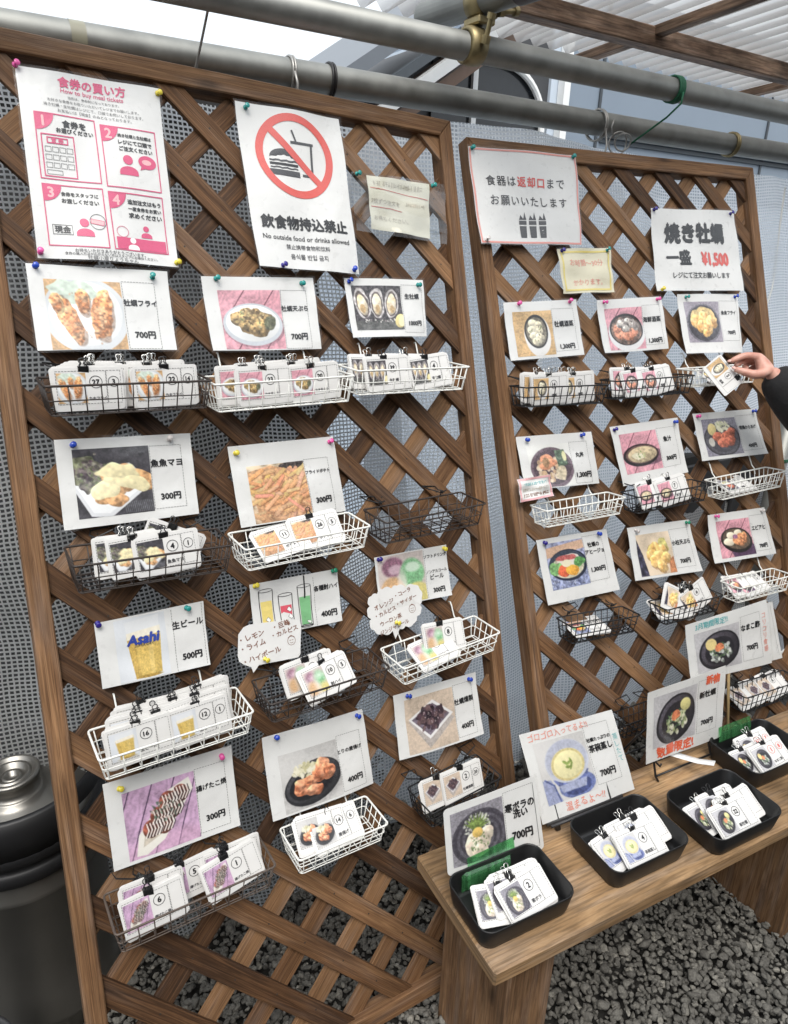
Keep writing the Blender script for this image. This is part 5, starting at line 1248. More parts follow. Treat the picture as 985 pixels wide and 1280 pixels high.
c, t, A = menu_card('C9', 'soft drinks', 'white menu card with blurred purple and green soft drinks priced 300 yen', 'soft', (.03, .02, .66, .98), (.67, .03, .98, .97), 'ソフトドリンク', '300円', ty=(.17, .84), tem=.013, pem=.012, sides='l', pins=((.05, .05, 'navy'), (.96, .06, 'yellow')))
A.text('ノンアルコール', .825 * c.w, .47 * c.h, .013, 'black', .02, .3 * c.w); A.text('ビール', .825 * c.w, .58 * c.h, .012, 'black', .02); finish(c, t, A)

PBX = (.62, .14, .93, .9)
finish(*menu_card('D1', 'steamed oyster', 'white menu card with oysters steamed in a deep white bowl priced 1300 yen', 'steam', (.10, .17, .615, .95), (.62, .15, .93, .9), '牡蠣酒蒸', '1,300円', ty=(.42, .82), tem=.014, pem=.014, pins=((.2, .03, 'pink'), (.9, .04, 'pink')), res=92))
finish(*menu_card('D2', 'steamed seafood', 'white menu card with steamed seafood bowl on pink planks priced 1300 yen', 'seafood', (.10, .17, .66, .96), (.665, .15, .94, .9), '海鮮酒蒸', '1,300円', ty=(.42, .82), tem=.014, pem=.014, pins=((.1, .04, 'pink'), (.93, .05, 'pink')), res=92))
finish(*menu_card('D3', 'fried white fish', 'white menu card with golden fried fish on a dark round plate, topmost by the hand', 'whitefry', (.09, .13, .65, .82), (.66, .12, .96, .80), '魚魚フライ', '700円', ty=(.32, .66), tem=.011, pem=.012, pins=((.13, .05, 'teal'), (.95, .05, 'blue')), res=92))
finish(*menu_card('D4', 'seafood bowl', 'white menu card with noodles in a purple bowl and green seaweed priced 1300 yen', 'don', (.10, .18, .655, .985), (.66, .17, .90, .96), '丸丼', '1,300円', ty=(.42, .80), tem=.012, pem=.015, pins=((.13, .06, 'blue'), (.85, .06, 'blue')), res=92))
finish(*menu_card('D5', 'fish soup', 'white menu card with pale soup in a black bowl on pink planks priced 300 yen', 'soup', (.09, .15, .64, .83), (.65, .14, .92, .83), '魚汁', '300円', ty=(.34, .68), tem=.014, pem=.014, pins=((.05, .06, 'navy'), (.94, .07, 'blue')), res=92))
finish(*menu_card('D6', 'chicken plate', 'white menu card with browned chicken and shredded cabbage priced 400 yen', 'nugget', (.10, .14, .64, .93), (.65, .12, .95, .88), '若鶏からあげ', '400円', ty=(.38, .78), tem=.011, pem=.013, pins=((.06, .06, 'pink'), (.95, .05, 'blue')), res=92))
finish(*menu_card('D7', 'oyster ajillo', 'white menu card with colourful oyster ajillo in a blue pan priced 1300 yen', 'ajillo', (.10, .08, .62, .80), (.625, .06, .90, .78), '牡蠣の|アヒージョ', '1,300円', ty=(.26, .60), tem=.012, pem=.014, pins=((.1, .05, 'navy'), (.87, .05, 'blue')), res=92))
finish(*menu_card('D8', 'sweet potato tempura', 'white menu card with golden tempura pieces on pale paper priced 700 yen', 'imo', (.10, .16, .63, .95), (.64, .14, .93, .88), '小柱天ぷら', '700円', ty=(.40, .76), tem=.014, pem=.014, pins=((.12, .06, 'clear'), (.94, .05, 'green')), res=92))
finish(*menu_card('D9', 'fried prawn', 'white menu card with prawns in a black bowl on pink planks priced 700 yen', 'ebi', (.12, .16, .66, .93), (.67, .13, .93, .88), 'エビアヒ', '700円', ty=(.40, .78), tem=.014, pem=.013, pins=((.12, .04, 'pink'), (.92, .05, 'clear')), res=92))

# ================================================================== POSTERS AND NOTES
def sheet_thing(key, name, label, cat, mat, curl=.008, pins=(), off=None, wrinkle=.0016):
    pn, q, o = DATA['cards'][key]; o = off or o
    c = Card(q, curl, seed=sum(map(ord, key)) + 5, wrinkle=wrinkle)
    t = thing(name, label, cat, c.M(PAN[pn], o))
    c.sheet(mat, t, 18, 22)
    for u, v, col in pins:
        x, y, z = c.P(u * c.w, v * c.h)
        where = ('upper' if v < .5 else 'lower') + (' outer' if (u < .5) == (pn == 'A') else ' inner')
        pin(PAN[pn], x + float(c.c[0]), z + float(c.c[1]), o - y + .0006, col, f'{col if col not in ("navy", "clear") else {"navy": "dark blue", "clear": "clear"}[col]} push pin at the {where} corner of the {cat}')
    return c, t, Art()

c, t, A = sheet_thing('P1', 'poster', 'tall white poster with pink four-step instructions for buying meal tickets', 'ticket poster', M_PAPER, pins=((.0, .0, 'pink'), (.985, .03, 'yellow'), (.02, .97, 'pink'), (.985, .975, 'yellow')))
w, h = c.w, c.h
A.text('食券の買い方', .505 * w, .055 * h, .034, 'pink', .035, .47 * w); A.text('How to buy meal tickets', .50 * w, .098 * h, .0125, 'pink', .01, .44 * w)
for i, s_ in enumerate(('当店は、食券制になっております。', 'お好きな食券をお取りいただいてレジまでお願いします。', '焼き牡蠣・生牡蠣はレジにて、口頭でお伺いしております。', 'お支払いは【現金】のみとなっております。')):
    A.text(s_, .505 * w, (.132 + .026 * i) * h, .0105, 'grey', 0, (.36, .64, .70, .52)[i] * w)
fr = .0017
boxes = ((.085, .235, .49, .575), (.53, .25, .93, .585), (.085, .605, .49, .93), (.53, .615, .93, .93))
titles = (('食券を', 'お選びください'), ('焼き牡蠣と生牡蠣は', 'レジにて口頭で', 'ご注文ください'), ('食券をスタッフに', 'お渡しください'), ('追加注文はもう', '一度食券をお買い', '求めください'))
for k, (x0, y0, x1, y1) in enumerate(boxes):
    X0, Y0, X1, Y1 = x0 * w, y0 * h, x1 * w, y1 * h
    A.line([(X0, Y0), (X1, Y0), (X1, Y1), (X0, Y1)], fr, 'pink', 2, True)
    A.disc(X0, Y0, .125 * w, 'pink', 1.2, 16, 0, math.pi / 2, ry=.09 * h); A.text(str(k + 1), X0 + .05 * w, Y0 + .04 * h, .022, 'lightpink', .03)
    for i, s_ in enumerate(titles[k]): A.text(s_, (x0 + (.64 if k in (0, 3) else .6) * (x1 - x0)) * w, Y0 + (.045 + .037 * i) * h, .0118, 'black', .04, .62 * (X1 - X0))
# step 1: ticket board drawing
X0, Y0 = .115 * w, .345 * h; BW, BH = .215 * w, .215 * h
A.line([(X0, Y0), (X0 + BW, Y0), (X0 + BW, Y0 + BH), (X0, Y0 + BH)], fr, 'pink', 2, True)
A.line([(X0 + .17 * BW, Y0 + .07 * BH), (X0 + .8 * BW, Y0 + .07 * BH), (X0 + .8 * BW, Y0 + .2 * BH), (X0 + .17 * BW, Y0 + .2 * BH)], fr, 'pink', 2, True); A.text('食 券', X0 + .48 * BW, Y0 + .135 * BH, .008, 'pink', .03)
for r_ in range(3):
    for q_ in range(4):
        x, y = X0 + (.08 + .225 * q_) * BW, Y0 + (.29 + .19 * r_) * BH; A.line([(x, y), (x + .18 * BW, y), (x + .18 * BW, y + .12 * BH), (x, y + .12 * BH)], .0006, 'grey', 2, True)
A.line([(X0 + .08 * BW, Y0 + .85 * BH), (X0 + .55 * BW, Y0 + .85 * BH), (X0 + .55 * BW, Y0 + .95 * BH), (X0 + .08 * BW, Y0 + .95 * BH)], .0006, 'grey', 2, True)
def person_icon(cx, cy, r_, col='pink'):
    A.disc(cx, cy, r_, col, 1.4, ry=r_); A.poly([(cx - 1.9 * r_, cy + 3.2 * r_)] + [(cx + 1.9 * r_ * math.cos(t_), cy + 2.6 * r_ - 1.25 * r_ * math.sin(t_)) for t_ in np.linspace(math.pi, 0, 12)] + [(cx + 1.9 * r_, cy + 3.2 * r_)], col, 1.4)
person_icon(.70 * w, .43 * h, .036 * w); A.disc(.845 * w, .43 * h, .068 * w, 'pink', 1.3, ry=.038 * h); A.poly([(.80 * w, .45 * h), (.83 * w, .465 * h), (.785 * w, .478 * h)], 'pink', 1.3); A.disc(.84 * w, .43 * h, .036 * w, 'lightpink', 1.6, ry=.015 * h)
person_icon(.335 * w, .80 * h, .032 * w); A.line([(.12 * w, .82 * h), (.25 * w, .82 * h), (.25 * w, .87 * h), (.12 * w, .87 * h)], .0008, 'grey', 2, True); A.text('現金', .185 * w, .845 * h, .0115, 'black', .03)
A.ring(.43 * w, .79 * h, .055 * w, .0008, 'grey', 2, ry=.042 * h); A.poly([(.385 * w, .775 * h), (.475 * w, .785 * h), (.47 * w, .81 * h), (.38 * w, .80 * h)], 'lightpink', 1.5); A.line([(.385 * w, .775 * h), (.475 * w, .785 * h), (.47 * w, .81 * h), (.38 * w, .80 * h)], .0008, 'pink', 2, True)
A.rect(.55 * w, .86 * h, .92 * w, .925 * h, 'pink', 1.2); person_icon(.78 * w, .80 * h, .022 * w); person_icon(.67 * w, .875 * h, .022 * w, 'white'); A.ring(.60 * w, .83 * h, .042 * w, .0008, 'pink', 2, ry=.03 * h)
A.text('お持ちいただきありがとうございます。', .50 * w, .952 * h, .0098, 'grey', .01, .5 * w); A.text('食券の購入方法がわからない方はスタッフにお尋ねください。', .51 * w, .97 * h, .0098, 'grey', .01, .66 * w); A.text('牡蠣小屋りょうちゃん', .51 * w, .989 * h, .011, 'grey', 0, .36 * w)
finish(c, t, A)

c, t, A = sheet_thing('P2', 'poster', 'white poster with a red prohibition circle over a burger and drink', 'prohibition poster', M_PAPER, curl=.012, wrinkle=.002, pins=((.09, .03, 'teal'), (.22, .985, 'navy'), (.95, .975, 'blue')))
w, h = c.w, c.h
cx, cy, r_ = .50 * w, .29 * h, .335 * w
# burger
bx_, by_ = .38 * w, .30 * h
A.poly([(bx_ - .13 * w, by_ + .0 * h)] + [(bx_ + .13 * w * math.cos(t_), by_ + .005 * h - .055 * h * math.sin(t_)) for t_ in np.linspace(math.pi, 0, 14)], 'grey', 1.2)
for i, (y, hh, cc) in enumerate(((.018, .012, 'grey'), (.038, .018, 'black'), (.064, .010, 'grey'), (.08, .042, 'grey'))):
    A.line([(bx_ - .13 * w + .26 * w * k / 10, by_ + (y + hh / 2) * h + (.003 * h * math.sin(k * 1.9) if i in (0, 2) else 0)) for k in range(11)], hh * h * .85, cc, 1.2)
# cup
A.line([(.47 * w, .205 * h), (.68 * w, .205 * h)], .0045, 'grey', 1.2); A.line([(.665 * w, .205 * h), (.655 * w, .40 * h)], .0045, 'grey', 1.2); A.line([(.655 * w, .40 * h), (.56 * w, .40 * h)], .0045, 'grey', 1.2); A.line([(.52 * w, .205 * h), (.485 * w, .135 * h)], .0035, 'grey', 1.2)
A.ring(cx, cy, r_, .068 * w, 'red', 2.6, 56); A.line([(cx - r_ * .71, cy - r_ * .71), (cx + r_ * .71, cy + r_ * .71)], .062 * w, 'red', 3.2)
A.text('飲食物持込禁止', .50 * w, .715 * h, .036, 'black', .045, .83 * w); A.text('No outside food or drinks allowed', .50 * w, .805 * h, .0145, 'black', .012, .84 * w)
A.text('禁止携带食物和饮料', .50 * w, .862 * h, .0135, 'grey', .012, .42 * w); A.text('음식물 반입 금지', .50 * w, .922 * h, .0135, 'grey', .012, .36 * w)
finish(c, t, A)

# note in a clear sleeve
M_CLEAR, nt, p = newmat('clear_plastic_sleeve')
tr = N(nt, 'ShaderNodeBsdfTransparent'); tr.inputs[0].default_value = (.93, .94, .94, 1); gl = N(nt, 'ShaderNodeBsdfGlossy'); gl.inputs['Roughness'].default_value = .12; gl.inputs[0].default_value = (.9, .9, .9, 1)
ms = N(nt, 'ShaderNodeMixShader'); ms.inputs[0].default_value = .06; nt.links.new(tr.outputs[0], ms.inputs[1]); nt.links.new(gl.outputs[0], ms.inputs[2]); nt.nodes.remove(p); nt.links.new(ms.outputs[0], nt.nodes['Material Output'].inputs[0])
c, t, A = sheet_thing('P3', 'handwritten_note', 'cream handwritten note with red underlines inside a clear plastic sleeve', 'cream note', M_CREAM, curl=.004)
w, h = c.w, c.h
A.scribble(.08 * w, .13 * h, .8 * w, .09 * h, 'faint', 3); A.line([(.03 * w, .23 * h), (.5 * w, .25 * h), (.97 * w, .30 * h)], .0012, 'red', 2)
A.text('2枚ずつ注文を', .26 * w, .47 * h, .0125, 'faint', .01, .46 * w, hand=.05); A.scribble(.58 * w, .45 * h, .34 * w, .07 * h, 'faint', 5); A.line([(.03 * w, .575 * h), (.35 * w, .565 * h), (.52 * w, .60 * h)], .0012, 'red', 2)
A.text('お待ちください。', .34 * w, .77 * h, .0125, 'faint', .005, .56 * w, hand=.05); finish(c, t, A, False)
pn, q, o = DATA['cards']['P3s']; cs = Card(q, .006, 3, wrinkle=.002)
ts = thing('plastic_sleeve', 'clear plastic sleeve holding the cream handwritten note', 'sleeve', cs.M(PA, .0185)); cs.sheet(M_CLEAR, ts, 16, 12)
for u, v, col in ((.05, .03, 'teal'), (.86, .06, 'teal')):
    x, y, z = cs.P(u * cs.w, v * cs.h); pin(PA, x + float(cs.c[0]), z + float(cs.c[1]), .019 - y + .001, col, 'teal push pin at the %s top corner of the clear sleeve' % ('inner' if u > .5 else 'outer'))

c, t, A = sheet_thing('Q1', 'notice', 'white notice with red border asking to bring dishes back, three bins drawn', 'dish return notice', M_PAPER, curl=.008, pins=((.03, .015, 'teal'), (.975, .02, 'teal'), (.05, .965, 'clear')))
w, h = c.w, c.h
A.line([(.012 * w, .016 * h), (.988 * w, .016 * h), (.988 * w, .984 * h), (.012 * w, .984 * h)], .004, 'salmon', 1.4, True)
for k, ch in enumerate('食器は返却口まで'): A.text(ch, (.165 + .094 * k) * w, .335 * h, .0245, 'red' if 3 <= k <= 5 else 'grey', .03 if 3 <= k <= 5 else .012)
for k, ch in enumerate('お願いいたします'): A.text(ch, (.175 + .094 * k) * w, .545 * h, .0245, 'grey', .012)
for k in range(3):
    x = (.42 + .093 * k) * w; y = .76 * h
    A.rect(x - .035 * w, y - .01 * h, x + .035 * w, y + .03 * h, 'grey', 1.2); A.poly([(x - .033 * w, y + .045 * h), (x + .033 * w, y + .045 * h), (x + .028 * w, y + .17 * h), (x - .028 * w, y + .17 * h)], 'grey', 1.2)
    A.ring(x, y + .105 * h, .012 * w, .0009, 'white', 2.4); A.poly([(x - .035 * w, y - .02 * h), (x - .02 * w, y - .07 * h), (x + .005 * w, y - .03 * h), (x + .02 * w, y - .1 * h), (x + .035 * w, y - .02 * h)], 'grey', 1.2)
finish(c, t, A)

c, t, A = sheet_thing('Q2', 'handwritten_note', 'small pale yellow note with yellow border and faint brown handwriting about waiting time', 'yellow bordered note', M_YELLOWISH, curl=.004, pins=((.08, .05, 'navy'), (.92, .06, 'teal')))
w, h = c.w, c.h
A.line([(.06 * w, .08 * h), (.94 * w, .08 * h), (.94 * w, .93 * h), (.06 * w, .93 * h)], .0045, 'paleyellow', 1.3, True)
A.text('お時間〜30分', .50 * w, .33 * h, .017, 'coral', .005, .8 * w, hand=.06); A.text('かかります。', .50 * w, .76 * h, .016, 'coral', .005, .7 * w, hand=.05); finish(c, t, A)

c, t, A = sheet_thing('Q3', 'notice', 'white notice with bold black grilled oyster title and red 1,500 yen price', 'grilled oyster notice', M_PAPER, curl=.007, pins=((.03, .02, 'navy'), (.95, .04, 'navy'), (.05, .985, 'yellow')))
w, h = c.w, c.h
A.text('焼き牡蠣', .48 * w, .30 * h, .052, 'black', .06, .84 * w); A.text('一盛', .26 * w, .60 * h, .041, 'black', .045, .36 * w); A.text('¥1,500', .69 * w, .605 * h, .044, 'red', .055, .56 * w, sx=.82); A.text('レジにて注文お願いします', .51 * w, .815 * h, .017, 'black', .02, .78 * w); finish(c, t, A)

c, t, A = sheet_thing('N1', 'handwritten_note', 'small pale note with pink border covering the corner of the noodle bowl card', 'pink bordered note', M_MATTE, curl=.003)
w, h = c.w, c.h
A.line([(.04 * w, .05 * h), (.96 * w, .05 * h), (.96 * w, .95 * h), (.04 * w, .95 * h)], .0045, 'lightpink', 1.3, True)
A.scribble(.14 * w, .28 * h, .72 * w, .13 * h, 'teal', 2, .0007); A.scribble(.12 * w, .52 * h, .76 * w, .13 * h, 'faint', 9, .0007); A.scribble(.12 * w, .76 * h, .76 * w, .14 * h, 'brownpen', 7, .0009); finish(c, t, A)

# speech bubbles
def bubble(key, label, lines, face, off=.02):
    P_ = np.array(DATA[key]); c_ = (P_.min(0) + P_.max(0)) / 2
    t = thing('speech_bubble', label, 'speech bubble note', PA @ T(float(c_[0]), -off, float(c_[1])))
    pts = P_ - c_
    if key == 'bub2':   # scalloped outline
        Q = []
        for i in range(len(pts)):
            a, b_ = pts[i], pts[(i + 1) % len(pts)]; n_ = np.array([-(b_ - a)[1], (b_ - a)[0]])
            for k in range(5): u = k / 5; Q.append(a + (b_ - a) * u + n_ * .22 * math.sin(math.pi * u) * (1 if i not in (14, 15) else 0))
        pts = np.array(Q)
    b = MB(); prism(b, [tuple(p) for p in pts], -.0003, .0003); b.build('sheet', M_MATTE, t)
    A = Art(); W_ = P_.max(0) - P_.min(0)
    for s_, x, y, em, ro in lines: A.text(s_, (x - .5) * W_[0], (y - .5) * W_[1], em, 'brownpen', .02, None, .05, ro)
    fx, fy = (face[0] - .5) * W_[0], (face[1] - .5) * W_[1]
    A.ring(fx, fy, .0075, .0008, 'brownpen', 2, 22, ry=.008); A.line([(fx - .0035, fy - .001), (fx - .001, fy - .001)], .0009, 'brownpen'); A.line([(fx + .001, fy - .001), (fx + .0035, fy - .001)], .0009, 'brownpen'); A.line([(fx - .003, fy + .003), (fx, fy + .0045), (fx + .003, fy + .003)], .0008, 'brownpen'); A.line([(fx - .006, fy - .006), (fx, fy - .0095), (fx + .006, fy - .006)], .0012, 'brownpen')
    for col, (V, F_) in A.d.items():
        me = bpy.data.meshes.new('handwriting'); me.from_pydata([(x, -.0006 - .00008 * ly, -y) for x, y, ly in V], [], F_); me.materials.append(INK[col]); me.update(); link('handwriting', me, t)
r0 = -.13
bubble('bub1', 'rounded white speech bubble note listing lemon and lime highballs', [('・レモン', .24, .25, .0125, r0), ('・ライム', .25, .44, .0125, r0), ('・ハイボール', .36, .68, .0125, r0), ('・巨峰', .70, .14, .012, r0), ('・カルピス', .74, .30, .011, r0)], (.82, .52))
bubble('bub2', 'cloud shaped white note listing orange and cola soft drinks', [('オレンジ', .30, .30, .0115, -.2), ('・コーラ', .66, .15, .0105, -.2), ('・カルピス', .32, .45, .0105, -.2), ('・サイダー', .72, .31, .0105, -.2), ('ウーロン茶', .40, .62, .0105, -.2), ('ジンジャエール', .45, .77, .010, -.2)], (.80, .50))
for k, nm in (('bub1', 'rounded speech bubble'), ('bub2', 'cloud shaped note')):
    x, z = DATA['pinpx'][k]; pin(PA, x, z, .0235, 'yellow', f'yellow push pin near the bottom of the {nm}')


# ================================================================== WIRE BASKETS
BASKET_TEXT = {
    'b1': 'dark brown wire basket full of tickets under the fried oyster card', 'b2': 'white wire basket of pink tickets under the oyster tempura card',
    'b3': 'shiny white wire basket under the raw oyster card', 'b4': 'dark brown wire basket under the fish in mayonnaise card',
    'b5': 'white wire basket under the french fries card', 'b6': 'empty brown wire basket above the soft drinks card',
    'b7': 'white wire basket packed with beer tickets under the draught beer card', 'b8': 'brown wire basket under the lemon highball speech bubble',
    'b9': 'white wire basket under the cloud shaped drinks note', 'b10': 'rusty grey-brown wire basket under the takoyaki card',
    'b11': 'small white wire basket under the fried chicken card', 'b12': 'black wire basket under the smoked oyster card',
    'd1': 'black wire basket under the steamed oyster card', 'd2': 'black wire basket under the steamed seafood card',
    'd3': 'white wire basket behind the reaching hand', 'd4': 'empty white wire basket under the noodle bowl card',
    'd5': 'black wire basket under the fish soup card', 'd6': 'white wire basket under the browned chicken card',
    'd7': 'black wire basket under the colourful ajillo card', 'd8': 'black wire basket under the sweet potato tempura card',
    'd9': 'white wire basket under the fried prawn card', 'd10': 'empty black wire basket low behind the egg custard board',
    'd11': 'black wire basket of dark photo tickets behind the farthest tray'}
BASK = {}
def basket(k, d):
    W, D = d['W'], d['D']; H = max(d['H'] + .004, .041) if k not in ('d4', 'b11') else .038
    M = m4(d['F'], d['O']); mt = M_WIRE[d['col']]
    t = thing('wire_basket', BASKET_TEXT[k], 'wire basket', M, 'wire ticket baskets')
    BASK[k] = (M, W, D, H)
    rw, r = (.0019, .00105) if d['col'] != 'black' else (.0017, .0011)
    ins = .007; c = .006
    def rr(x0, x1, y0, y1, z, c):   # rounded rectangle loop
        P_ = []
        for cx, cy, a0 in ((x1 - c, y0 + c, -90), (x1 - c, y1 - c, 0), (x0 + c, y1 - c, 90), (x0 + c, y0 + c, 180)):
            for q in range(4): a = math.radians(a0 + 30 * q); P_.append((cx + c * math.cos(a), cy + c * math.sin(a), z))
        return P_
    b = MB(); tube(b, rr(0, W, 0, D, 0, c), rw, 8, closed=True); b.build('rim', mt, t, smooth=True)
    b = MB()
    tube(b, rr(ins * .5, W - ins * .5, ins * .5, D - ins * .5, -H * .5, c), r, 6, closed=True)
    tube(b, rr(ins, W - ins, ins, D - ins, -H, c), r, 6, closed=True)
    n = max(5, round(W / (.0255 if d['p'] == 'A' else .0195)))
    for i in range(n + 1):
        x = .008 + (W - .016) * i / n; xb = ins + .005 + (W - 2 * ins - .01) * i / n
        tube(b, [(x, 0, 0), (xb, ins, -H + .002), (xb, ins + .002, -H - .0012), (xb, D - ins - .002, -H - .0012), (xb, D - ins, -H + .002), (x, D, 0)], r, 6)
    m_ = 4 if d['p'] == 'A' else 3
    for i in range(m_ + 1):
        y = .008 + (D - .016) * i / m_; yb = ins + .004 + (D - 2 * ins - .008) * i / m_
        tube(b, [(0, y, 0), (ins, yb, -H + .002), (ins + .002, yb, -H + .0006), (W - ins - .002, yb, -H + .0006), (W - ins, yb, -H + .002), (W, y, 0)], r, 6)
    b.build('wire_grid', mt, t, smooth=True)
    hookc = d['col'] in ('white',)
    for fx in (.2, .8):
        x = W * fx + random.uniform(-.01, .01)
        b = MB()
        if hookc:
            tube(b, [(x, D - .001, -.012), (x, D + .003, .002), (x, D + .011, .010), (x, D + .020, .030), (x, D + .024, .036), (x, D + .031, .034)], .0016, 6)
            b.build('hook', mt, t, smooth=True)
        else:
            s_ = random.choice((-1, 1)); z0 = .012
            tube(b, [(x, D + .002, -.002), (x - .002, D - .002, .008), (x + .03 * s_, D + .004, z0 + .006), (x + .034 * s_, D + .02, z0 + .008), (x, D + .022, z0 + .002), (x - .004, D + .006, z0), (x + .002, D - .003, z0 - .001)], .0014, 5)
            tube(b, [(x - .002, D - .002, .008), (x + .004, D - .012, .015), (x + .01 * s_, D - .018, .014)], .0012, 5)
            box(b, (x - .001, D - .004, .009), (.005, .004, .005))
            b.build('zip_tie', M_ZIP, t)
    return t
for k_, d_ in DATA['baskets'].items(): basket(k_, d_)

# ================================================================== TICKETS
TW, TH = .098, .0635
_tph = {}
_tsheet = {}
def ticket_front(t, food, num, stub, dish, ink='black', parent=None, y=0.0):
    fr = parent
    if food not in _tph:
        W, H = 34, 32; im = paint(food, W, H)
        vs = [(-TW / 2 + TW * (.05 + .41 * i / (W - 1)), -.0004, TH * (.88 - .70 * j / (H - 1))) for j in range(H) for i in range(W)]
        _tph[food] = photo_mesh(vs, im, W, H, fr).data
    else: link('photo', _tph[food], fr)
    A = Art(); X = lambda u: TW * u
    A.dash(X(.04), TH * .08, X(.75), TH * .84, 'black', .0006, .0028); A.dash(X(.76), TH * .08, X(.965), TH * .84, 'black', .0005, .0028)
    if num: A.ring(X(.60), TH * .34, .0088, .0009, ink); A.text(num, X(.60), TH * .34, .0125 if len(num) < 2 else .0105, ink, .04)
    if stub: A.ring(X(.86), TH * .34, .0076, .0008, ink); A.text(stub, X(.86), TH * .34, .0105 if len(stub) < 2 else .009, ink, .04)
    if dish: A.text(dish, X(.61), TH * .72, .0072, 'grey', .03, X(.26))
    for col, (V, F_) in A.d.items():
        me = bpy.data.meshes.new('lettering'); me.from_pydata([(x - TW / 2, -.0006 - .00005 * ly, TH - y_) for x, y_, ly in V], [], F_); me.materials.append(INK[col]); me.update(); link('lettering', me, fr)

def ticket_mesh():
    if 'm' not in _tsheet:
        b = MB(); pts = []
        c = .005
        for cx, cz, a0 in ((TW / 2 - c, TH - c, 0), (-TW / 2 + c, TH - c, 90), (-TW / 2 + c, c, 180), (TW / 2 - c, c, 270)):
            for q in range(5): a = math.radians(a0 + 22.5 * q); pts.append((cx + c * math.cos(a), cz + c * math.sin(a)))
        prism(b, pts, 0, .0006); o = b.build('ticket', M_TICK); _tsheet['m'] = o.data; bpy.data.objects.remove(o)
    return _tsheet['m']
_clip = {}
def binder_clip(t, M, th, silver):
    key = (silver,)
    if key not in _clip:
        b = MB(); w = .0075
        # folded steel body seen from the side (y,z): wide spine at the top, thin jaws below
        prof = [(-.0012, -.011), (-.0045, .001), (-.0042, .0022), (.0062, .0022), (.0065, .001), (.0032, -.011)]
        vs = [(x, y, z) for x in (-w, w) for y, z in prof]; n = len(prof)
        b.add(vs, [[i, (i + 1) % n, n + (i + 1) % n, n + i] for i in range(n)] + [list(range(n - 1, -1, -1)), [n + i for i in range(n)]])
        body = b.build('binder_clip', M_BLACKCLIP); hs_m = []
        for sy, lean in ((-1, -.5), (1, .5)):
            b = MB(); y0 = -.0035 if sy < 0 else .0055
            L_ = [(-.0055, -.004), (-.005, .002), (-.0024, .006), (-.0042, .0095), (-.0034, .0125), (0, .0138), (.0034, .0125), (.0042, .0095), (.0024, .006), (.005, .002), (.0055, -.004)]
            tube(b, [(x, y0 + sy * .0004 + lean * max(0, z) * .55, z) for x, z in L_], .00085, 6)
            o = b.build('clip_handle', M_SILVER if silver else M_BLACKCLIP, smooth=True); hs_m.append(o.data); bpy.data.objects.remove(o)
        _clip[key] = (body.data, hs_m); bpy.data.objects.remove(body)
    bd, hm = _clip[key]
    o = link('binder_clip', bd, t, M)
    for m_ in hm: link('clip_handle', m_, o)

def bundle(M, x, y, z, lean, roll, n, num, stub, food, dish, label, group, clip='silver', ink='black', cx=None, yaw=0.0):
    r = random.Random(hash((round(x, 4), round(y, 4), lean)) % 9973)
    MM = M @ T(x, y, z) @ Matrix.Rotation(R(yaw), 4, 'Z') @ Matrix.Rotation(-R(lean), 4, 'X') @ T(0, 0, TH / 2) @ Matrix.Rotation(R(roll), 4, 'Y') @ T(0, 0, -TH / 2)
    t = thing('ticket_bundle', label, 'meal tickets', MM, group)
    me = ticket_mesh()
    for i in range(n):
        q = T(r.uniform(-.0034, .0034) if i else 0, i * .00095, r.uniform(-.003, .003) if i else 0) @ Matrix.Rotation(R(r.uniform(-2.6, 2.6) if i else 0), 4, 'Y')
        o = link('ticket', me, t, q)
        if i == 0: ticket_front(t, food, num, stub, dish, ink, o)
    if clip: binder_clip(t, T((cx if cx is not None else -.006 + r.uniform(-.006, .006)), n * .0011 / 2 - .001, TH) @ Matrix.Rotation(R(r.uniform(-5, 5)), 4, 'Z'), n, clip == 'silver')
    return t

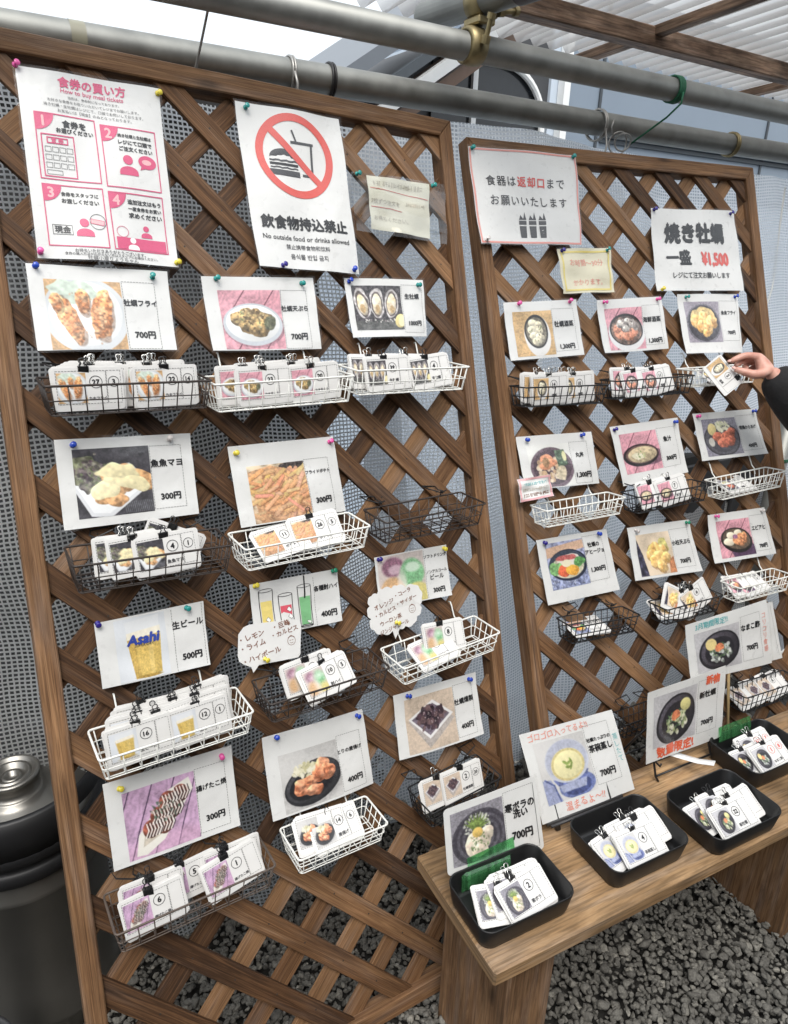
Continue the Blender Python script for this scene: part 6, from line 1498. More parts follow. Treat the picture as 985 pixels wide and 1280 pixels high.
#        food, dish word, list of (x frac, y frac, lean, roll, n, number, stub, clip, where)
TK = {
 'b1': ('fry', 'カキフライ', [(.265, .22, 8, 0, 6, '27', '3', 'black', 'front'), (.735, .25, 8, -1, 7, '22', '14', 'black', 'front'), (.30, .5, 7, 1, 8, '', '', 'silver', 'middle'), (.66, .55, 7, -2, 8, '', '', 'silver', 'middle'), (.36, .8, 6, 1, 7, '', '', 'silver', 'back'), (.70, .82, 6, -2, 6, '', '', 'silver', 'back'), (.52, .68, 7, 2, 5, '', '', 'silver', 'second')]),
 'b2': ('tempura', 'カキ天ぷら', [(.38, .25, 8, -1, 7, '23', '', 'silver', 'front'), (.755, .28, 8, -3, 6, '20', '', 'silver', 'front'), (.27, .5, 7, -1, 7, '', '', 'silver', 'middle'), (.62, .55, 7, -1, 7, '', '', 'silver', 'middle'), (.42, .8, 6, -2, 8, '', '', 'silver', 'back'), (.68, .84, 6, -2, 6, '', '', 'silver', 'back')]),
 'b3': ('raw', '生牡蠣', [(.34, .3, 15, -2, 7, '39', '', 'black', 'front'), (.74, .34, 18, -6, 6, '4', '', 'black', 'front'), (.25, .55, 20, 2, 8, '', '', 'silver', 'back'), (.52, .42, 18, 3, 6, '', '', 'silver', 'second')]),
 'b4': ('mayo', '魚魚マヨ', [(.36, .5, 14, -2, 5, '', '', 'silver', 'rear'), (.44, .4, 15, -4, 4, '', '', 'silver', 'second'), (.60, .3, 16, -4, 6, '4', '1', 'black', 'front'), (.66, .8, 12, 24, 3, '', '', 'black', 'tilted')]),
 'b5': ('fries', 'ポテト', [(.37, .3, 52, -8, 4, '11', '', None, 'flat'), (.66, .42, 38, -3, 6, '26', '5', 'black', 'upright')]),
 'b7': ('beer', '生ビール', [(.27, .16, 12, -1, 9, '16', '', 'black', 'front'), (.66, .2, 12, -2, 11, '12', '1', 'black', 'front'), (.30, .48, 10, 1, 10, '', '', 'black', 'middle'), (.70, .5, 10, -2, 10, '', '', 'black', 'middle'), (.36, .78, 9, 2, 9, '', '', 'black', 'back'), (.72, .8, 9, -3, 9, '', '', 'black', 'back'), (.44, .34, 11, -4, 6, '', '', 'black', 'second'), (.52, .64, 9, 3, 6, '', '', 'black', 'third')]),
 'b8': ('soft', '酎ハイ', [(.44, .68, 24, -6, 5, '3', '', 'black', 'rear'), (.56, .3, 36, -9, 7, '10', '5', 'black', 'front')]),
 'b9': ('soft', 'ソフトドリンク', [(.60, .6, 26, 6, 5, '8', '', 'black', 'upright'), (.46, .22, 60, -6, 5, '12', '', None, 'flat')]),
 'b10': ('takoyaki', '揚げたこ焼', [(.25, .18, 20, -3, 5, '6', '', 'black', 'front'), (.27, .6, 14, 1, 5, '', '', 'black', 'rear'), (.50, .62, 16, -3, 5, '5', '', 'black', 'middle'), (.76, .24, 24, -10, 6, '1', '', 'black', 'tilted'), (.80, .58, 16, -2, 5, '2', '', 'black', 'rear')]),
 'b11': ('karaage', '唐揚げ', [(.55, .3, 50, -3, 7, '14', '6', 'black', 'front'), (.40, .42, 44, 3, 3, '', '', None, 'hidden')]),
 'b12': ('smoked', '牡蠣燻製', [(.62, .35, 22, 3, 6, '2', '20', 'black', 'front'), (.36, .45, 22, 4, 4, '', '', 'silver', 'rear')]),
 'd1': ('steam', '酒蒸', [(.36, .25, 5, -2, 8, '14', '', 'silver', 'front'), (.68, .3, 6, -4, 8, '10', '', 'silver', 'front'), (.30, .62, 5, 2, 8, '', '', 'silver', 'back'), (.60, .7, 5, -2, 8, '', '', 'silver', 'back'), (.47, .5, 6, 3, 6, '', '', 'silver', 'middle'), (.72, .52, 6, -3, 6, '', '', 'silver', 'middle')]),
 'd2': ('seafood', '海鮮', [(.40, .3, 20, -4, 5, '', '', 'silver', 'front'), (.64, .3, 20, -6, 6, '11', '', 'silver', 'second'), (.30, .6, 16, 4, 5, '', '', 'silver', 'back'), (.58, .62, 16, -3, 5, '', '', 'black', 'rear')]),
 'd3': ('whitefry', '魚フライ', [(.62, .4, 62, -2, 4, '', '', 'silver', 'single')]),
 'd5': ('soup', '魚汁', [(.36, .35, 26, -4, 4, '', '', 'silver', 'rear'), (.62, .28, 24, -6, 7, '7', '', 'silver', 'front')]),
 'd6': ('nugget', '若鶏', [(.46, .3, 68, 0, 4, '2', '', 'black', 'single')]),
 'd7': ('ajillo', 'アヒージョ', [(.44, .3, 74, 0, 4, '7', '4', 'silver', 'single')]),
 'd8': ('imo', '天ぷら', [(.42, .4, 20, 30, 4, '8', '3', 'silver', 'tilted'), (.74, .42, 18, -20, 4, '6', '', 'silver', 'upright'), (.34, .2, 66, 12, 4, '', '', None, 'flat')]),
 'd9': ('ebi', 'エビ', [(.52, .3, 58, -4, 5, '8', '6', 'black', 'front'), (.36, .4, 54, 3, 3, '', '', None, 'rear')]),
 'd11': ('smoked', '珍味', [(.28, .25, 58, -8, 4, '', '', 'black', 'first'), (.55, .3, 56, -8, 4, '', '', 'black', 'second'), (.82, .3, 52, -8, 5, '6', '', 'black', 'third')]),
}
DISH = {'b1': 'fried oyster', 'b2': 'oyster tempura', 'b3': 'raw oyster', 'b4': 'fish in mayonnaise', 'b5': 'french fries', 'b7': 'draught beer', 'b8': 'highball', 'b9': 'soft drink', 'b10': 'takoyaki', 'b11': 'fried chicken', 'b12': 'smoked oyster', 'd1': 'steamed oyster', 'd2': 'steamed seafood', 'd3': 'fried white fish', 'd5': 'fish soup', 'd6': 'browned chicken', 'd7': 'ajillo', 'd8': 'sweet potato tempura', 'd9': 'fried prawn', 'd11': 'dark photo'}
for k_, (food, dish, L_) in TK.items():
    M, W, D, H = BASK[k_]
    for i, (xf, yf, lean, roll, n, num, stub, clp, where) in enumerate(L_):
        x = min(max(W * xf, TW / 2 + .006), W - TW / 2 - .006) if W > TW + .02 else W * xf
        bs = BASKET_TEXT[k_]
        col_ = bs.split(' wire')[0].replace('empty ', '').replace('shiny ', '').replace('small ', '')
        what = f'marked {num}' if num else {'flat': 'lying flat', 'tilted': 'tilted sideways'}.get(where, 'unnumbered')
        side = 'left' if xf < .5 else 'right'
        pos = {'front': f'at the front {side} of', 'middle': f'in the middle row {side} in', 'back': f'in the back row {side} in'}.get(where, 'in')
        lab = f'{DISH[k_]} tickets {what} {pos} the {col_} basket'
        bundle(M, x, .010 + (D - .022) * yf, -H + .0035 + ({'middle': .004, 'second': .003, 'third': .005, 'back': .007} if k_ == 'b7' else {'front': -.001}).get(where, 0), lean, roll, n, num, stub, food, dish, lab, 'clipped ticket bundles', clp)

# ================================================================== BENCH
BX = Vector((.9959, -.09, 0)); BY = Vector((.09, .9959, 0))
MBEN = Matrix([[BX.x, BY.x, 0, -.152], [BX.y, BY.y, 0, -.243], [0, 0, 1, 0], [0, 0, 0, 1]])
bn = thing('bench', 'weathered plank bench with thick legs holding the black trays', 'bench', MBEN)
b = MB(); box(b, (.62, .126, .3845), (1.24, .252, .031), ch=.003, tone=.55); b.build('seat', M_BENCH, bn)
for x0, w0 in ((.047, .095), (.83, .13)):
    b = MB(); box(b, (x0 + w0 / 2, .118, .178), (w0, .20, .382), axis=2, ch=.004, tone=.5); b.build('leg', M_LEG, bn)
b = MB(); box(b, (.49, .13, .336), (.675, .05, .06), ch=.003, tone=.35); b.build('stretcher', M_LEG, bn)

# ================================================================== TRAYS
def tray(cx, cy, W, D, label, H=.046, ang=0.0):
    M = T(cx, cy, .4005) @ Matrix(((BX.x, BY.x, 0, 0), (BX.y, BY.y, 0, 0), (0, 0, 1, 0), (0, 0, 0, 1))) @ Matrix.Rotation(ang, 4, 'Z')
    t = thing('serving_tray', label, 'tray', M, 'black trays on the bench')
    def rr(w, d_, c, z, n=8):
        P_ = []
        for sx, sy, a0 in ((1, -1, -90), (1, 1, 0), (-1, 1, 90), (-1, -1, 180)):
            for q in range(n + 1): a = math.radians(a0 + 90 * q / n); P_.append((sx * (w / 2 - c) + c * math.cos(a), sy * (d_ / 2 - c) + c * math.sin(a), z))
        return P_
    b = MB()
    rings = [rr(W - .022, D - .022, .017, 0), rr(W - .014, D - .014, .020, .002), rr(W - .010, D - .010, .021, .010), rr(W, D, .023, H - .002), rr(W - .001, D - .001, .023, H), rr(W - .004, D - .004, .021, H), rr(W - .006, D - .006, .021, H - .002), rr(W - .016, D - .016, .019, .010), rr(W - .024, D - .024, .018, .004), rr(W - .034, D - .034, .02, .003)]
    n = len(rings[0]); vs = [p for r_ in rings for p in r_]; fs = [list(range(n - 1, -1, -1))]
    for k in range(len(rings) - 1):
        for i in range(n): j = (i + 1) % n; fs.append([k * n + i, k * n + j, (k + 1) * n + j, (k + 1) * n + i])
    fs.append([(len(rings) - 1) * n + i for i in range(n)])
    b.add(vs, fs); o = b.build('shell', M_TRAY, t)
    o.data.polygons.foreach_set('use_smooth', [len(f) == 4 for f in fs])
    return M
T1 = tray(-.053, -.160, .188, .126, 'black plastic tray nearest the front end of the bench')
T2 = tray(.215, -.180, .186, .138, 'black plastic tray in front of the egg custard board')
T3 = tray(.435, -.226, .186, .140, 'black plastic tray with the white strap beside it')
T4 = tray(.662, -.160, .186, .132, 'black plastic tray farthest along the bench with red numbered tickets')
def tb_(M, tn, food, dish, L_):
    for (x, y, z, lean, roll, yaw, n, num, stub, clp, ink, what) in L_:
        bundle(M, x, y, z, lean, roll, n, num, stub, food, dish, f'{what} in the {tn} tray', 'clipped ticket bundles', clp, ink, yaw=yaw)
tb_(T1, 'nearest black', 'kanpachi', '寒ボラ', [(-.022, -.036, .008, 62, 5, -8, 4, '', '', 'silver', 'black', 'raw fish tickets peeking out under the others'), (.026, -.042, .014, 60, -3, 4, 8, '2', '', 'silver', 'black', 'raw fish tickets marked 2'), (.028, -.020, .012, 66, 3, 2, 5, '', '', None, 'black', 'raw fish tickets without clip at the back'), (.010, -.030, .013, 63, 4, 0, 4, '', '', 'silver', 'black', 'raw fish tickets with tall silver clip')])
tb_(T2, 'custard board', 'chawan', '茶碗蒸し', [(.012, -.052, .014, 60, 2, 2, 7, '4', '', 'silver', 'black', 'egg custard tickets marked 4'), (-.022, -.035, .010, 64, 4, 14, 5, '', '', 'silver', 'black', 'egg custard tickets fanned to the side'), (.02, -.02, .012, 66, -6, -4, 5, '7', '', 'silver', 'black', 'egg custard tickets marked 7'), (.034, -.03, .016, 62, -8, -6, 4, '', '', 'black', 'black', 'egg custard tickets with black clip')])
tb_(T3, 'strap side', 'oyster', '新牡蠣', [(.000, -.056, .014, 58, -2, -2, 7, '22', '', 'silver', 'black', 'oyster bowl tickets marked 22'), (.034, -.040, .012, 58, -6, -2, 6, '11', '', 'silver', 'black', 'oyster bowl tickets marked 11'), (-.026, -.028, .012, 64, 3, 8, 6, '', '', 'silver', 'black', 'unnumbered oyster bowl tickets with silver clip'), (.006, -.024, .016, 62, 2, 2, 5, '', '', 'black', 'black', 'oyster bowl tickets with black clip')])
tb_(T4, 'farthest', 'namako', 'なまこ酢', [(.006, -.052, .016, 56, -5, -2, 6, '1', '8', 'silver', 'red', 'sea cucumber tickets with red 1 and 8'), (-.03, -.040, .010, 62, 8, 10, 5, '', '', 'silver', 'black', 'sea cucumber tickets with standing silver clip'), (.01, -.016, .012, 58, -4, -4, 5, '10', '7', 'silver', 'red', 'sea cucumber tickets with red 10 at the back')])

# ================================================================== BOARDS BEHIND THE TRAYS
def board_card(key, label, mat, food, ph, bx, title, price, ty, tem, pem, corner=0.0, curl=.0, sides='trbl', res=90, cat='menu card', flip=False):
    F, O, q = DATA['boards'][key]
    c = Card(q, curl, seed=sum(map(ord, key)), thick=.0010 if corner else .0005, wrinkle=0 if corner else .0006)
    t = thing('menu_board', label, cat, c.M(m4(F, O), 0.0), 'menu boards standing on the bench')
    c.sheet(mat, t, corner=corner)
    A = Art(); w, h = c.w, c.h
    if food:
        c.photo(food, ph[0] * w, ph[1] * h, ph[2] * w, ph[3] * h, t, res, lift=.0006)
        A.dash(bx[0] * w, bx[1] * h, bx[2] * w, bx[3] * h, sides=sides)
        ls = title.split('|'); cx = (bx[0] + bx[2]) / 2 * w; mw = (bx[2] - bx[0]) * w * .95
        for i, l in enumerate(ls): A.text(l, cx, (ty[0] + (i - (len(ls) - 1) / 2) * .105) * h, tem, 'black', .045, mw)
        A.text(price, cx, ty[1] * h, pem, 'black', .05, mw)
    return c, t, A
c, t, A = board_card('E4', 'round cornered menu board with raw fish plate, taped to the nearest tray', M_PAPER, 'kanpachi', (.06, .10, .61, .90), (.62, .07, .955, .93), '寒ボラの|洗い', '700円', (.36, .70), .0165, .0185, corner=.008); A.line([(.955 * c.w, .1 * c.h), (.955 * c.w, .9 * c.h)], .0009, 'black'); finish(c, t, A)
c, t, A = board_card('E3', 'white menu board with egg custard cup and coral handwriting', M_PAPER, 'chawan', (.10, .14, .625, .84), (.635, .10, .90, .80), '牡蠣たっぷりの|茶碗蒸し', '700円', (.33, .68), .0165, .017, sides='trbl')
A.text('ゴロゴロ入ってるよ!!', .38 * c.w, .075 * c.h, .0165, 'coral', .01, .62 * c.w, hand=.05); A.text('温まるよ〜!!', .47 * c.w, .915 * c.h, .0185, 'coral', .015, .5 * c.w, hand=.05)
A.text('蒸したて', .945 * c.w, .45 * c.h, .0145, 'teal', .0, hand=.05, vertical=True); finish(c, t, A)
c, t, A = board_card('E2', 'white menu board with oyster bowl and red limited quantity writing on wire easel', M_PAPER, 'oyster', (.08, .10, .62, .82), (.64, .09, .90, .82), '新牡蠣', '700円', (.30, .68), .0165, .015)
A.text('新物', .83 * c.w, .12 * c.h, .022, 'orange', .045, .26 * c.w, hand=.06); A.text('数量限定!', .37 * c.w, .90 * c.h, .026, 'orange', .045, .66 * c.w, hand=.06); finish(c, t, A)
c, t, A = board_card('E1', 'white menu board with sea cucumber bowl and teal handwriting on a wooden stick', M_PAPER, 'namako', (.09, .20, .62, .88), (.64, .14, .885, .86), 'なまこ酢', '700円', (.33, .66), .0165, .015)
A.text('3月期間限定!!', .30 * c.w, .095 * c.h, .017, 'teal', .015, .46 * c.w, hand=.05); A.text('コリコリ食感', .935 * c.w, .48 * c.h, .0145, 'coral', .01, hand=.05, vertical=True); finish(c, t, A)
c, t, A = board_card('E0', 'plain white sheet showing behind the sea cucumber board', M_PAPER, None, None, None, '', '', None, 0, 0, curl=.004, cat='paper sheet'); A.dash(.85 * c.w, .06 * c.h, .93 * c.w, .94 * c.h, 'grey', sides='r'); finish(c, t, A)

def bpos(x, y, z): return np.array(MBEN @ Vector((x, y, z)))
M_GTAPE, nt, p = newmat('translucent_green_tape')
tr = N(nt, 'ShaderNodeBsdfTransparent'); tr.inputs[0].default_value = (.42, .78, .46, 1); df = N(nt, 'ShaderNodeBsdfDiffuse'); df.inputs[0].default_value = (.10, .38, .14, 1); gl = N(nt, 'ShaderNodeBsdfGlossy'); gl.inputs['Roughness'].default_value = .25
wv = N(nt, 'ShaderNodeTexNoise'); wv.inputs['Scale'].default_value = 1.0; mpn = N(nt, 'ShaderNodeMapping'); mpn.inputs['Scale'].default_value = (130, 40, 8); tc = N(nt, 'ShaderNodeTexCoord'); nt.links.new(tc.outputs['Object'], mpn.inputs[0]); nt.links.new(mpn.outputs[0], wv.inputs[0])
mr = N(nt, 'ShaderNodeMapRange'); mr.inputs[1].default_value = .3; mr.inputs[2].default_value = .7; mr.inputs[3].default_value = .12; mr.inputs[4].default_value = .42; nt.links.new(wv.outputs[0], mr.inputs[0])
m1 = N(nt, 'ShaderNodeMixShader'); nt.links.new(mr.outputs[0], m1.inputs[0]); nt.links.new(tr.outputs[0], m1.inputs[1]); nt.links.new(df.outputs[0], m1.inputs[2])
m2 = N(nt, 'ShaderNodeMixShader'); m2.inputs[0].default_value = .08; nt.links.new(m1.outputs[0], m2.inputs[1]); nt.links.new(gl.outputs[0], m2.inputs[2]); nt.nodes.remove(p); nt.links.new(m2.outputs[0], nt.nodes['Material Output'].inputs[0])
def tape(label, rows):
    t = thing('tape_strip', label, 'tape', Matrix.Identity(4), 'green tape strips')
    b = MB(); n = len(rows); m_ = 10; vs = []
    for L_, R_ in rows:
        for i in range(m_ + 1): vs.append(tuple(np.array(L_) * (1 - i / m_) + np.array(R_) * (i / m_)))
    b.add(vs, [[j * (m_ + 1) + i, (j + 1) * (m_ + 1) + i, (j + 1) * (m_ + 1) + i + 1, j * (m_ + 1) + i + 1] for j in range(n - 1) for i in range(m_)])
    b.build('strip', M_GTAPE, t, smooth=True)
F, O, q = DATA['boards']['E4']; ME4 = m4(F, O); qa = np.array(q)
def e4(u, v, lift): 
    p_ = bilin(q, u, v); return np.array(ME4 @ Vector((p_[0], -lift, p_[1])))
def t1(x, y, z): return np.array(T1 @ Vector((x, y, z)))
tape('translucent green tape joining the raw fish board to the nearest tray', [(e4(.19, .80, .0025), e4(.68, .70, .0025)), (e4(.19, .98, .003), e4(.68, .94, .003)), (t1(-.066, .051, .046), t1(.036, .053, .046)), (t1(-.066, .049, .030), t1(.036, .050, .030)), (t1(-.066, .0475, .012), t1(.036, .048, .012))])
def t4(x, y, z): return np.array(T4 @ Vector((x, y, z)))
tape('green tape fixing the wooden stick to the farthest tray', [(t4(-.058, .0645, .064), t4(.046, .0645, .064)), (t4(-.058, .0575, .046), t4(.046, .0575, .046)), (t4(-.058, .0555, .030), t4(.046, .0555, .030))])
st = thing('wooden_stick', 'thin wooden stick holding up the sea cucumber board', 'stick', Matrix.Identity(4))
F, O, q = DATA['boards']['E1']; ME1 = m4(F, O); pa_ = bilin(q, .52, .35); pb_ = bilin(q, .50, 1.0)
tp = np.array(ME1 @ Vector((pa_[0], .005, pa_[1]))); bt = t4(-.012, .066, .012)
b = MB(); tube(b, [bt, tp], .0032, 8); b.build('rod', M_STICK, st, smooth=True)

# wire easel under the oyster bowl board
ez = thing('wire_easel', 'black wire easel carrying the oyster bowl board', 'easel', Matrix.Identity(4))
F, O, q = DATA['boards']['E2']; ME2 = m4(F, O)
def e2(u, v, y): p_ = bilin(q, u, v); return np.array(ME2 @ Vector((p_[0], y, p_[1])))
b = MB()
for u in (.12, .84):
    lo = e2(u, 1.02, -.004); f_ = np.array([lo[0], lo[1] - .012, .402])
    tube(b, [e2(u, .25, .006), e2(u, .9, .005), e2(u, 1.04, .003), np.array([lo[0] - .004, lo[1] - .006, .412]), f_], .0024, 8)
    bk = np.array([lo[0] - .03, lo[1] + .085, .402]); tube(b, [e2(u, .45, .007), bk], .0024, 8)
    tube(b, [e2(u, 1.0, .004), e2(u, 1.035, -.014), e2(u, .99, -.016)], .002, 8)
l0, l1 = e2(.12, 1.02, -.004), e2(.84, 1.02, -.004)
tube(b, [np.array([l0[0], l0[1] - .006, .412]), np.array([l1[0], l1[1] - .006, .412])], .0022, 8)
tube(b, [np.array([l0[0] - .03, l0[1] + .085, .404]), np.array([l1[0] - .03, l1[1] + .085, .404])], .0022, 8); tube(b, [e2(.12, .9, .006), e2(.84, .9, .006)], .0022, 8)
b.build('frame', M_WIRE['black'], ez, smooth=True)
ey = thing('display_stand', 'small black plastic stand propping up the egg custard board', 'stand', Matrix.Identity(4))
F, O, q = DATA['boards']['E3']; ME3 = m4(F, O)
def e3(u, v, y): p_ = bilin(q, u, v); return np.array(ME3 @ Vector((p_[0], y, p_[1])))
for u in (.16, .72):
    b = MB(); lo = e3(u, 1.0, .004)
    tube(b, [e3(u, .4, .006), e3(u, 1.02, .005), np.array([lo[0], lo[1] - .006, .404])], .0058, 8); tube(b, [e3(u, .45, .006), np.array([lo[0] + .01, lo[1] + .12, .404])], .0045, 8); b.build('leg', M_DARKGREY, ey, smooth=True)
b = MB(); tube(b, [e3(.05, 1.02, .004), e3(.85, 1.02, .004)], .0055, 8); tube(b, [e3(.05, 1.03, -.010), e3(.85, 1.03, -.010)], .003, 8); b.build('ledge', M_DARKGREY, ey, smooth=True)
stp = thing('plastic_strap', 'curved white plastic strap lying between easel and tray', 'strap', Matrix.Identity(4))
b = MB(); cp = [(.470, -.045, .43), (.492, -.085, .432), (.505, -.12, .438), (.515, -.150, .450)]
vs = []; 
for i in range(13):
    u = i / 12 * 3; k = min(int(u), 2); f_ = u - k; p_ = np.array(cp[k]) * (1 - f_) + np.array(cp[k + 1]) * f_; wd = np.array([.007, .003, .001]); vs += [tuple(p_ - wd), tuple(p_ + wd), tuple(p_ + wd + [0, 0, .0008]), tuple(p_ - wd + [0, 0, .0008])]
b.add(vs, [[4 * i + k, 4 * i + (k + 1) % 4, 4 * i + 4 + (k + 1) % 4, 4 * i + 4 + k] for i in range(12) for k in range(4)]); b.build('band', M_WHITE, stp, smooth=True)

# ================================================================== KEG, BUCKET
kg = thing('beer_keg', 'stainless steel keg with black rubber rim behind the near lattice post', 'keg', T(-.735, .43, 0))
b = MB(); lathe(b, [(0, .0), (.125, .0), (.134, .01), (.136, .05), (.139, .055), (.136, .06), (.136, .36), (.139, .365), (.136, .37), (.134, .40), (.125, .425)], 64); b.build('body', M_STEEL, kg, smooth=True)
b = MB(); lathe(b, [(.137, .405), (.144, .41), (.146, .43), (.142, .436), (.1395, .438), (.1395, .448), (.143, .45), (.149, .455), (.151, .472), (.147, .482), (.136, .484), (.130, .474), (.129, .455)], 64); b.build('rubber_band', M_RUBBER, kg, smooth=True)
b = MB()
n_ = 48; vs = []; fs = []
for i in range(n_):
    a = 2 * math.pi * i / n_; hole = max(0, math.cos(2 * a + .5)) > .55
    for (r_, z) in ((.150, .47), (.153, .52), (.150, .548), (.142, .552), (.138, .545), (.139, .47)): vs.append((r_ * math.cos(a), r_ * math.sin(a), z))
for i in range(n_):
    j = (i + 1) % n_; a = 2 * math.pi * (i + .5) / n_; hole = math.cos(2 * a + .9) > .45
    for k in range(6):
        l = (k + 1) % 6
        if hole and k in (0, 4): continue
        fs.append([i * 6 + k, j * 6 + k, j * 6 + l, i * 6 + l])
b.add(vs, fs); b.build('handle_ring', M_RUBBER, kg, smooth=True)
b = MB(); lathe(b, [(.130, .46), (.115, .475), (.098, .482), (.094, .487), (.090, .484), (.07, .489), (.060, .494), (.052, .497), (.050, .503), (.046, .505), (.0445, .505), (.0445, .530), (.048, .532), (.0485, .538), (.045, .541), (.040, .5405), (.038, .534), (.033, .533), (.032, .538), (.026, .538), (.0255, .527), (.018, .526), (.0175, .532), (.010, .532), (.0095, .524), (0, .524)], 56); b.build('valve_neck', M_STEEL, kg, smooth=True)
bk_ = thing('bucket', 'dark grey plastic bucket beside the steel keg', 'bucket', T(-.885, .15, 0))
b = MB(); lathe(b, [(0, .0), (.070, .0), (.074, .006), (.088, .225), (.092, .23), (.092, .24), (.086, .24), (.084, .23), (.070, .012), (0, .012)], 48); b.build('shell', M_DARKGREY, bk_, smooth=True)
b = MB(); tube(b, [(.092 * math.cos(t), .092 * math.sin(t) * .25 - .04 * math.sin(t), .225 - .06 * math.sin(t)) for t in np.linspace(0, math.pi, 16)], .002, 6); b.build('handle', M_STEELW, bk_, smooth=True)


# ================================================================== PERSON REACHING IN FROM BEYOND THE FRAME
M_SKIN, nt, p = newmat('skin')
tc = N(nt, 'ShaderNodeTexCoord'); nz = N(nt, 'ShaderNodeTexNoise'); nz.inputs['Scale'].default_value = 45; nz.inputs['Detail'].default_value = 4; nt.links.new(tc.outputs['Object'], nz.inputs['Vector'])
rp = N(nt, 'ShaderNodeValToRGB'); rp.color_ramp.elements[0].position = .3; rp.color_ramp.elements[0].color = (.46, .20, .15, 1); rp.color_ramp.elements[1].position = .7; rp.color_ramp.elements[1].color = (.64, .38, .30, 1); nt.links.new(nz.outputs[0], rp.inputs[0]); nt.links.new(rp.outputs[0], p.inputs['Base Color'])
p.inputs['Roughness'].default_value = .48; p.inputs['Subsurface Weight'].default_value = .15; p.inputs['Subsurface Radius'].default_value = (.012, .005, .003)
b = N(nt, 'ShaderNodeBump'); b.inputs['Strength'].default_value = .12; b.inputs['Distance'].default_value = .001; nz2 = N(nt, 'ShaderNodeTexNoise'); nz2.inputs['Scale'].default_value = 350; nt.links.new(tc.outputs['Object'], nz2.inputs['Vector']); nt.links.new(nz2.outputs[0], b.inputs['Height']); nt.links.new(b.outputs[0], p.inputs['Normal'])
M_JACKET = plain('black_knit_sleeve', (.010, .010, .011), .9, var=.35, scale=160, bump=.6)
M_TROUSER = plain('dark_trousers', (.02, .022, .03), .85, var=.2, scale=120, bump=.4)
M_HAIR = plain('dark_hair', (.012, .009, .008), .5, var=.4, scale=150, bump=.6)
M_SHOE = plain('dark_shoe', (.02, .02, .02), .5)
M_NAIL = plain('finger_nail', (.68, .42, .36), .25)

def skin(name, chains, mat, parent, lv=2, root=0):
    """chains: list of [(point, radius), ...]; a point equal to an existing one joins there"""
    V = []; E_ = []; RR = []; ix = {}
    def vid(pt, r_):
        k = tuple(round(float(q), 5) for q in pt)
        if k not in ix: ix[k] = len(V); V.append(k); RR.append(r_)
        return ix[k]
    for ch in chains:
        ids = [vid(pt, r_) for pt, r_ in ch]
        for a, b_ in zip(ids[:-1], ids[1:]): E_.append((a, b_))
    me = bpy.data.meshes.new(name); me.from_pydata(V, E_, [])
    o = bpy.data.objects.new(name, me); COL.objects.link(o)
    md = o.modifiers.new('s', 'SKIN'); md.use_smooth_shade = True; md.branch_smoothing = .4
    for i, d_ in enumerate(me.skin_vertices[0].data):
        r_ = RR[i]; d_.radius = (r_, r_) if not isinstance(r_, tuple) else r_; d_.use_root = (i == root)
    sb = o.modifiers.new('u', 'SUBSURF'); sb.levels = lv; sb.render_levels = lv
    bpy.context.view_layer.update()
    m2_ = bpy.data.meshes.new_from_object(o.evaluated_get(bpy.context.evaluated_depsgraph_get()))
    bpy.data.objects.remove(o); m2_.name = name; m2_.materials.clear(); m2_.materials.append(mat)
    m2_.polygons.foreach_set('use_smooth', [True] * len(m2_.polygons))
    return link(name, m2_, parent)

HD = DATA['H']
pr = thing('person', 'person in a black long-sleeved top reaching in to take a ticket', 'person', Matrix.Identity(4))
va = np.array
pel = va([1.50, -.33, .92]); ch_ = va([1.50, -.30, 1.22]); nk = va([1.50, -.29, 1.42]); hd0 = va([1.49, -.275, 1.50]); hd1 = va([1.485, -.265, 1.60])
sR = va([1.34, -.24, 1.34]); eR = va([1.14, .02, .97]); wr = va(HD['wrist']); pm = va(HD['palm']); fa = wr + (eR - wr) * .35
sL = va([1.66, -.36, 1.34]); eL = va([1.74, -.36, 1.08]); wL = va([1.72, -.26, .86]); hL = va([1.71, -.24, .78])
hipR, hipL = va([1.41, -.31, .88]), va([1.59, -.35, .88]); kR, kL = va([1.42, -.27, .48]), va([1.60, -.31, .48]); aR, aL = va([1.42, -.30, .09]), va([1.60, -.34, .09])
chains = [[(pel, .13), (ch_, .13), (nk, .055), (hd0, .07), (hd1, .088)], [(ch_, .13), (sR, .055), (eR, .042), (fa, .038), (wr, (.027, .020)), (pm, (.036, .020))],
          [(ch_, .13), (sL, .055), (eL, .042), (wL, .027), (hL, .032)], [(pel, .13), (hipR, .085), (kR, .055), (aR, .038)], [(pel, .13), (hipL, .085), (kL, .055), (aL, .038)]]
rad = {'index': (.0098, .0088, .0074, .0056), 'middle': (.0098, .0088, .0074, .0058), 'ring': (.0094, .0082, .0070, .0056), 'little': (.0086, .0074, .0062, .0050), 'thumb': (.0135, .0112, .0092, .0066)}
for f_, rs in rad.items():
    chains.append([(pm, (.036, .020))] + [(va(q), rr_) for q, rr_ in zip(HD[f_], rs)])
for k in range(4):
    base = hL + va([-.02 + .012 * k, .012 - .006 * k, -.03]); chains.append([(hL, .032), (base, .010), (base + va([0, .008, -.03]), .009), (base + va([-.004, .018, -.05]), .007)])
chains.append([(hL, .032), (hL + va([-.03, .02, -.01]), .011), (hL + va([-.035, .035, -.035]), .008)])
skin('body', chains, M_SKIN, pr)
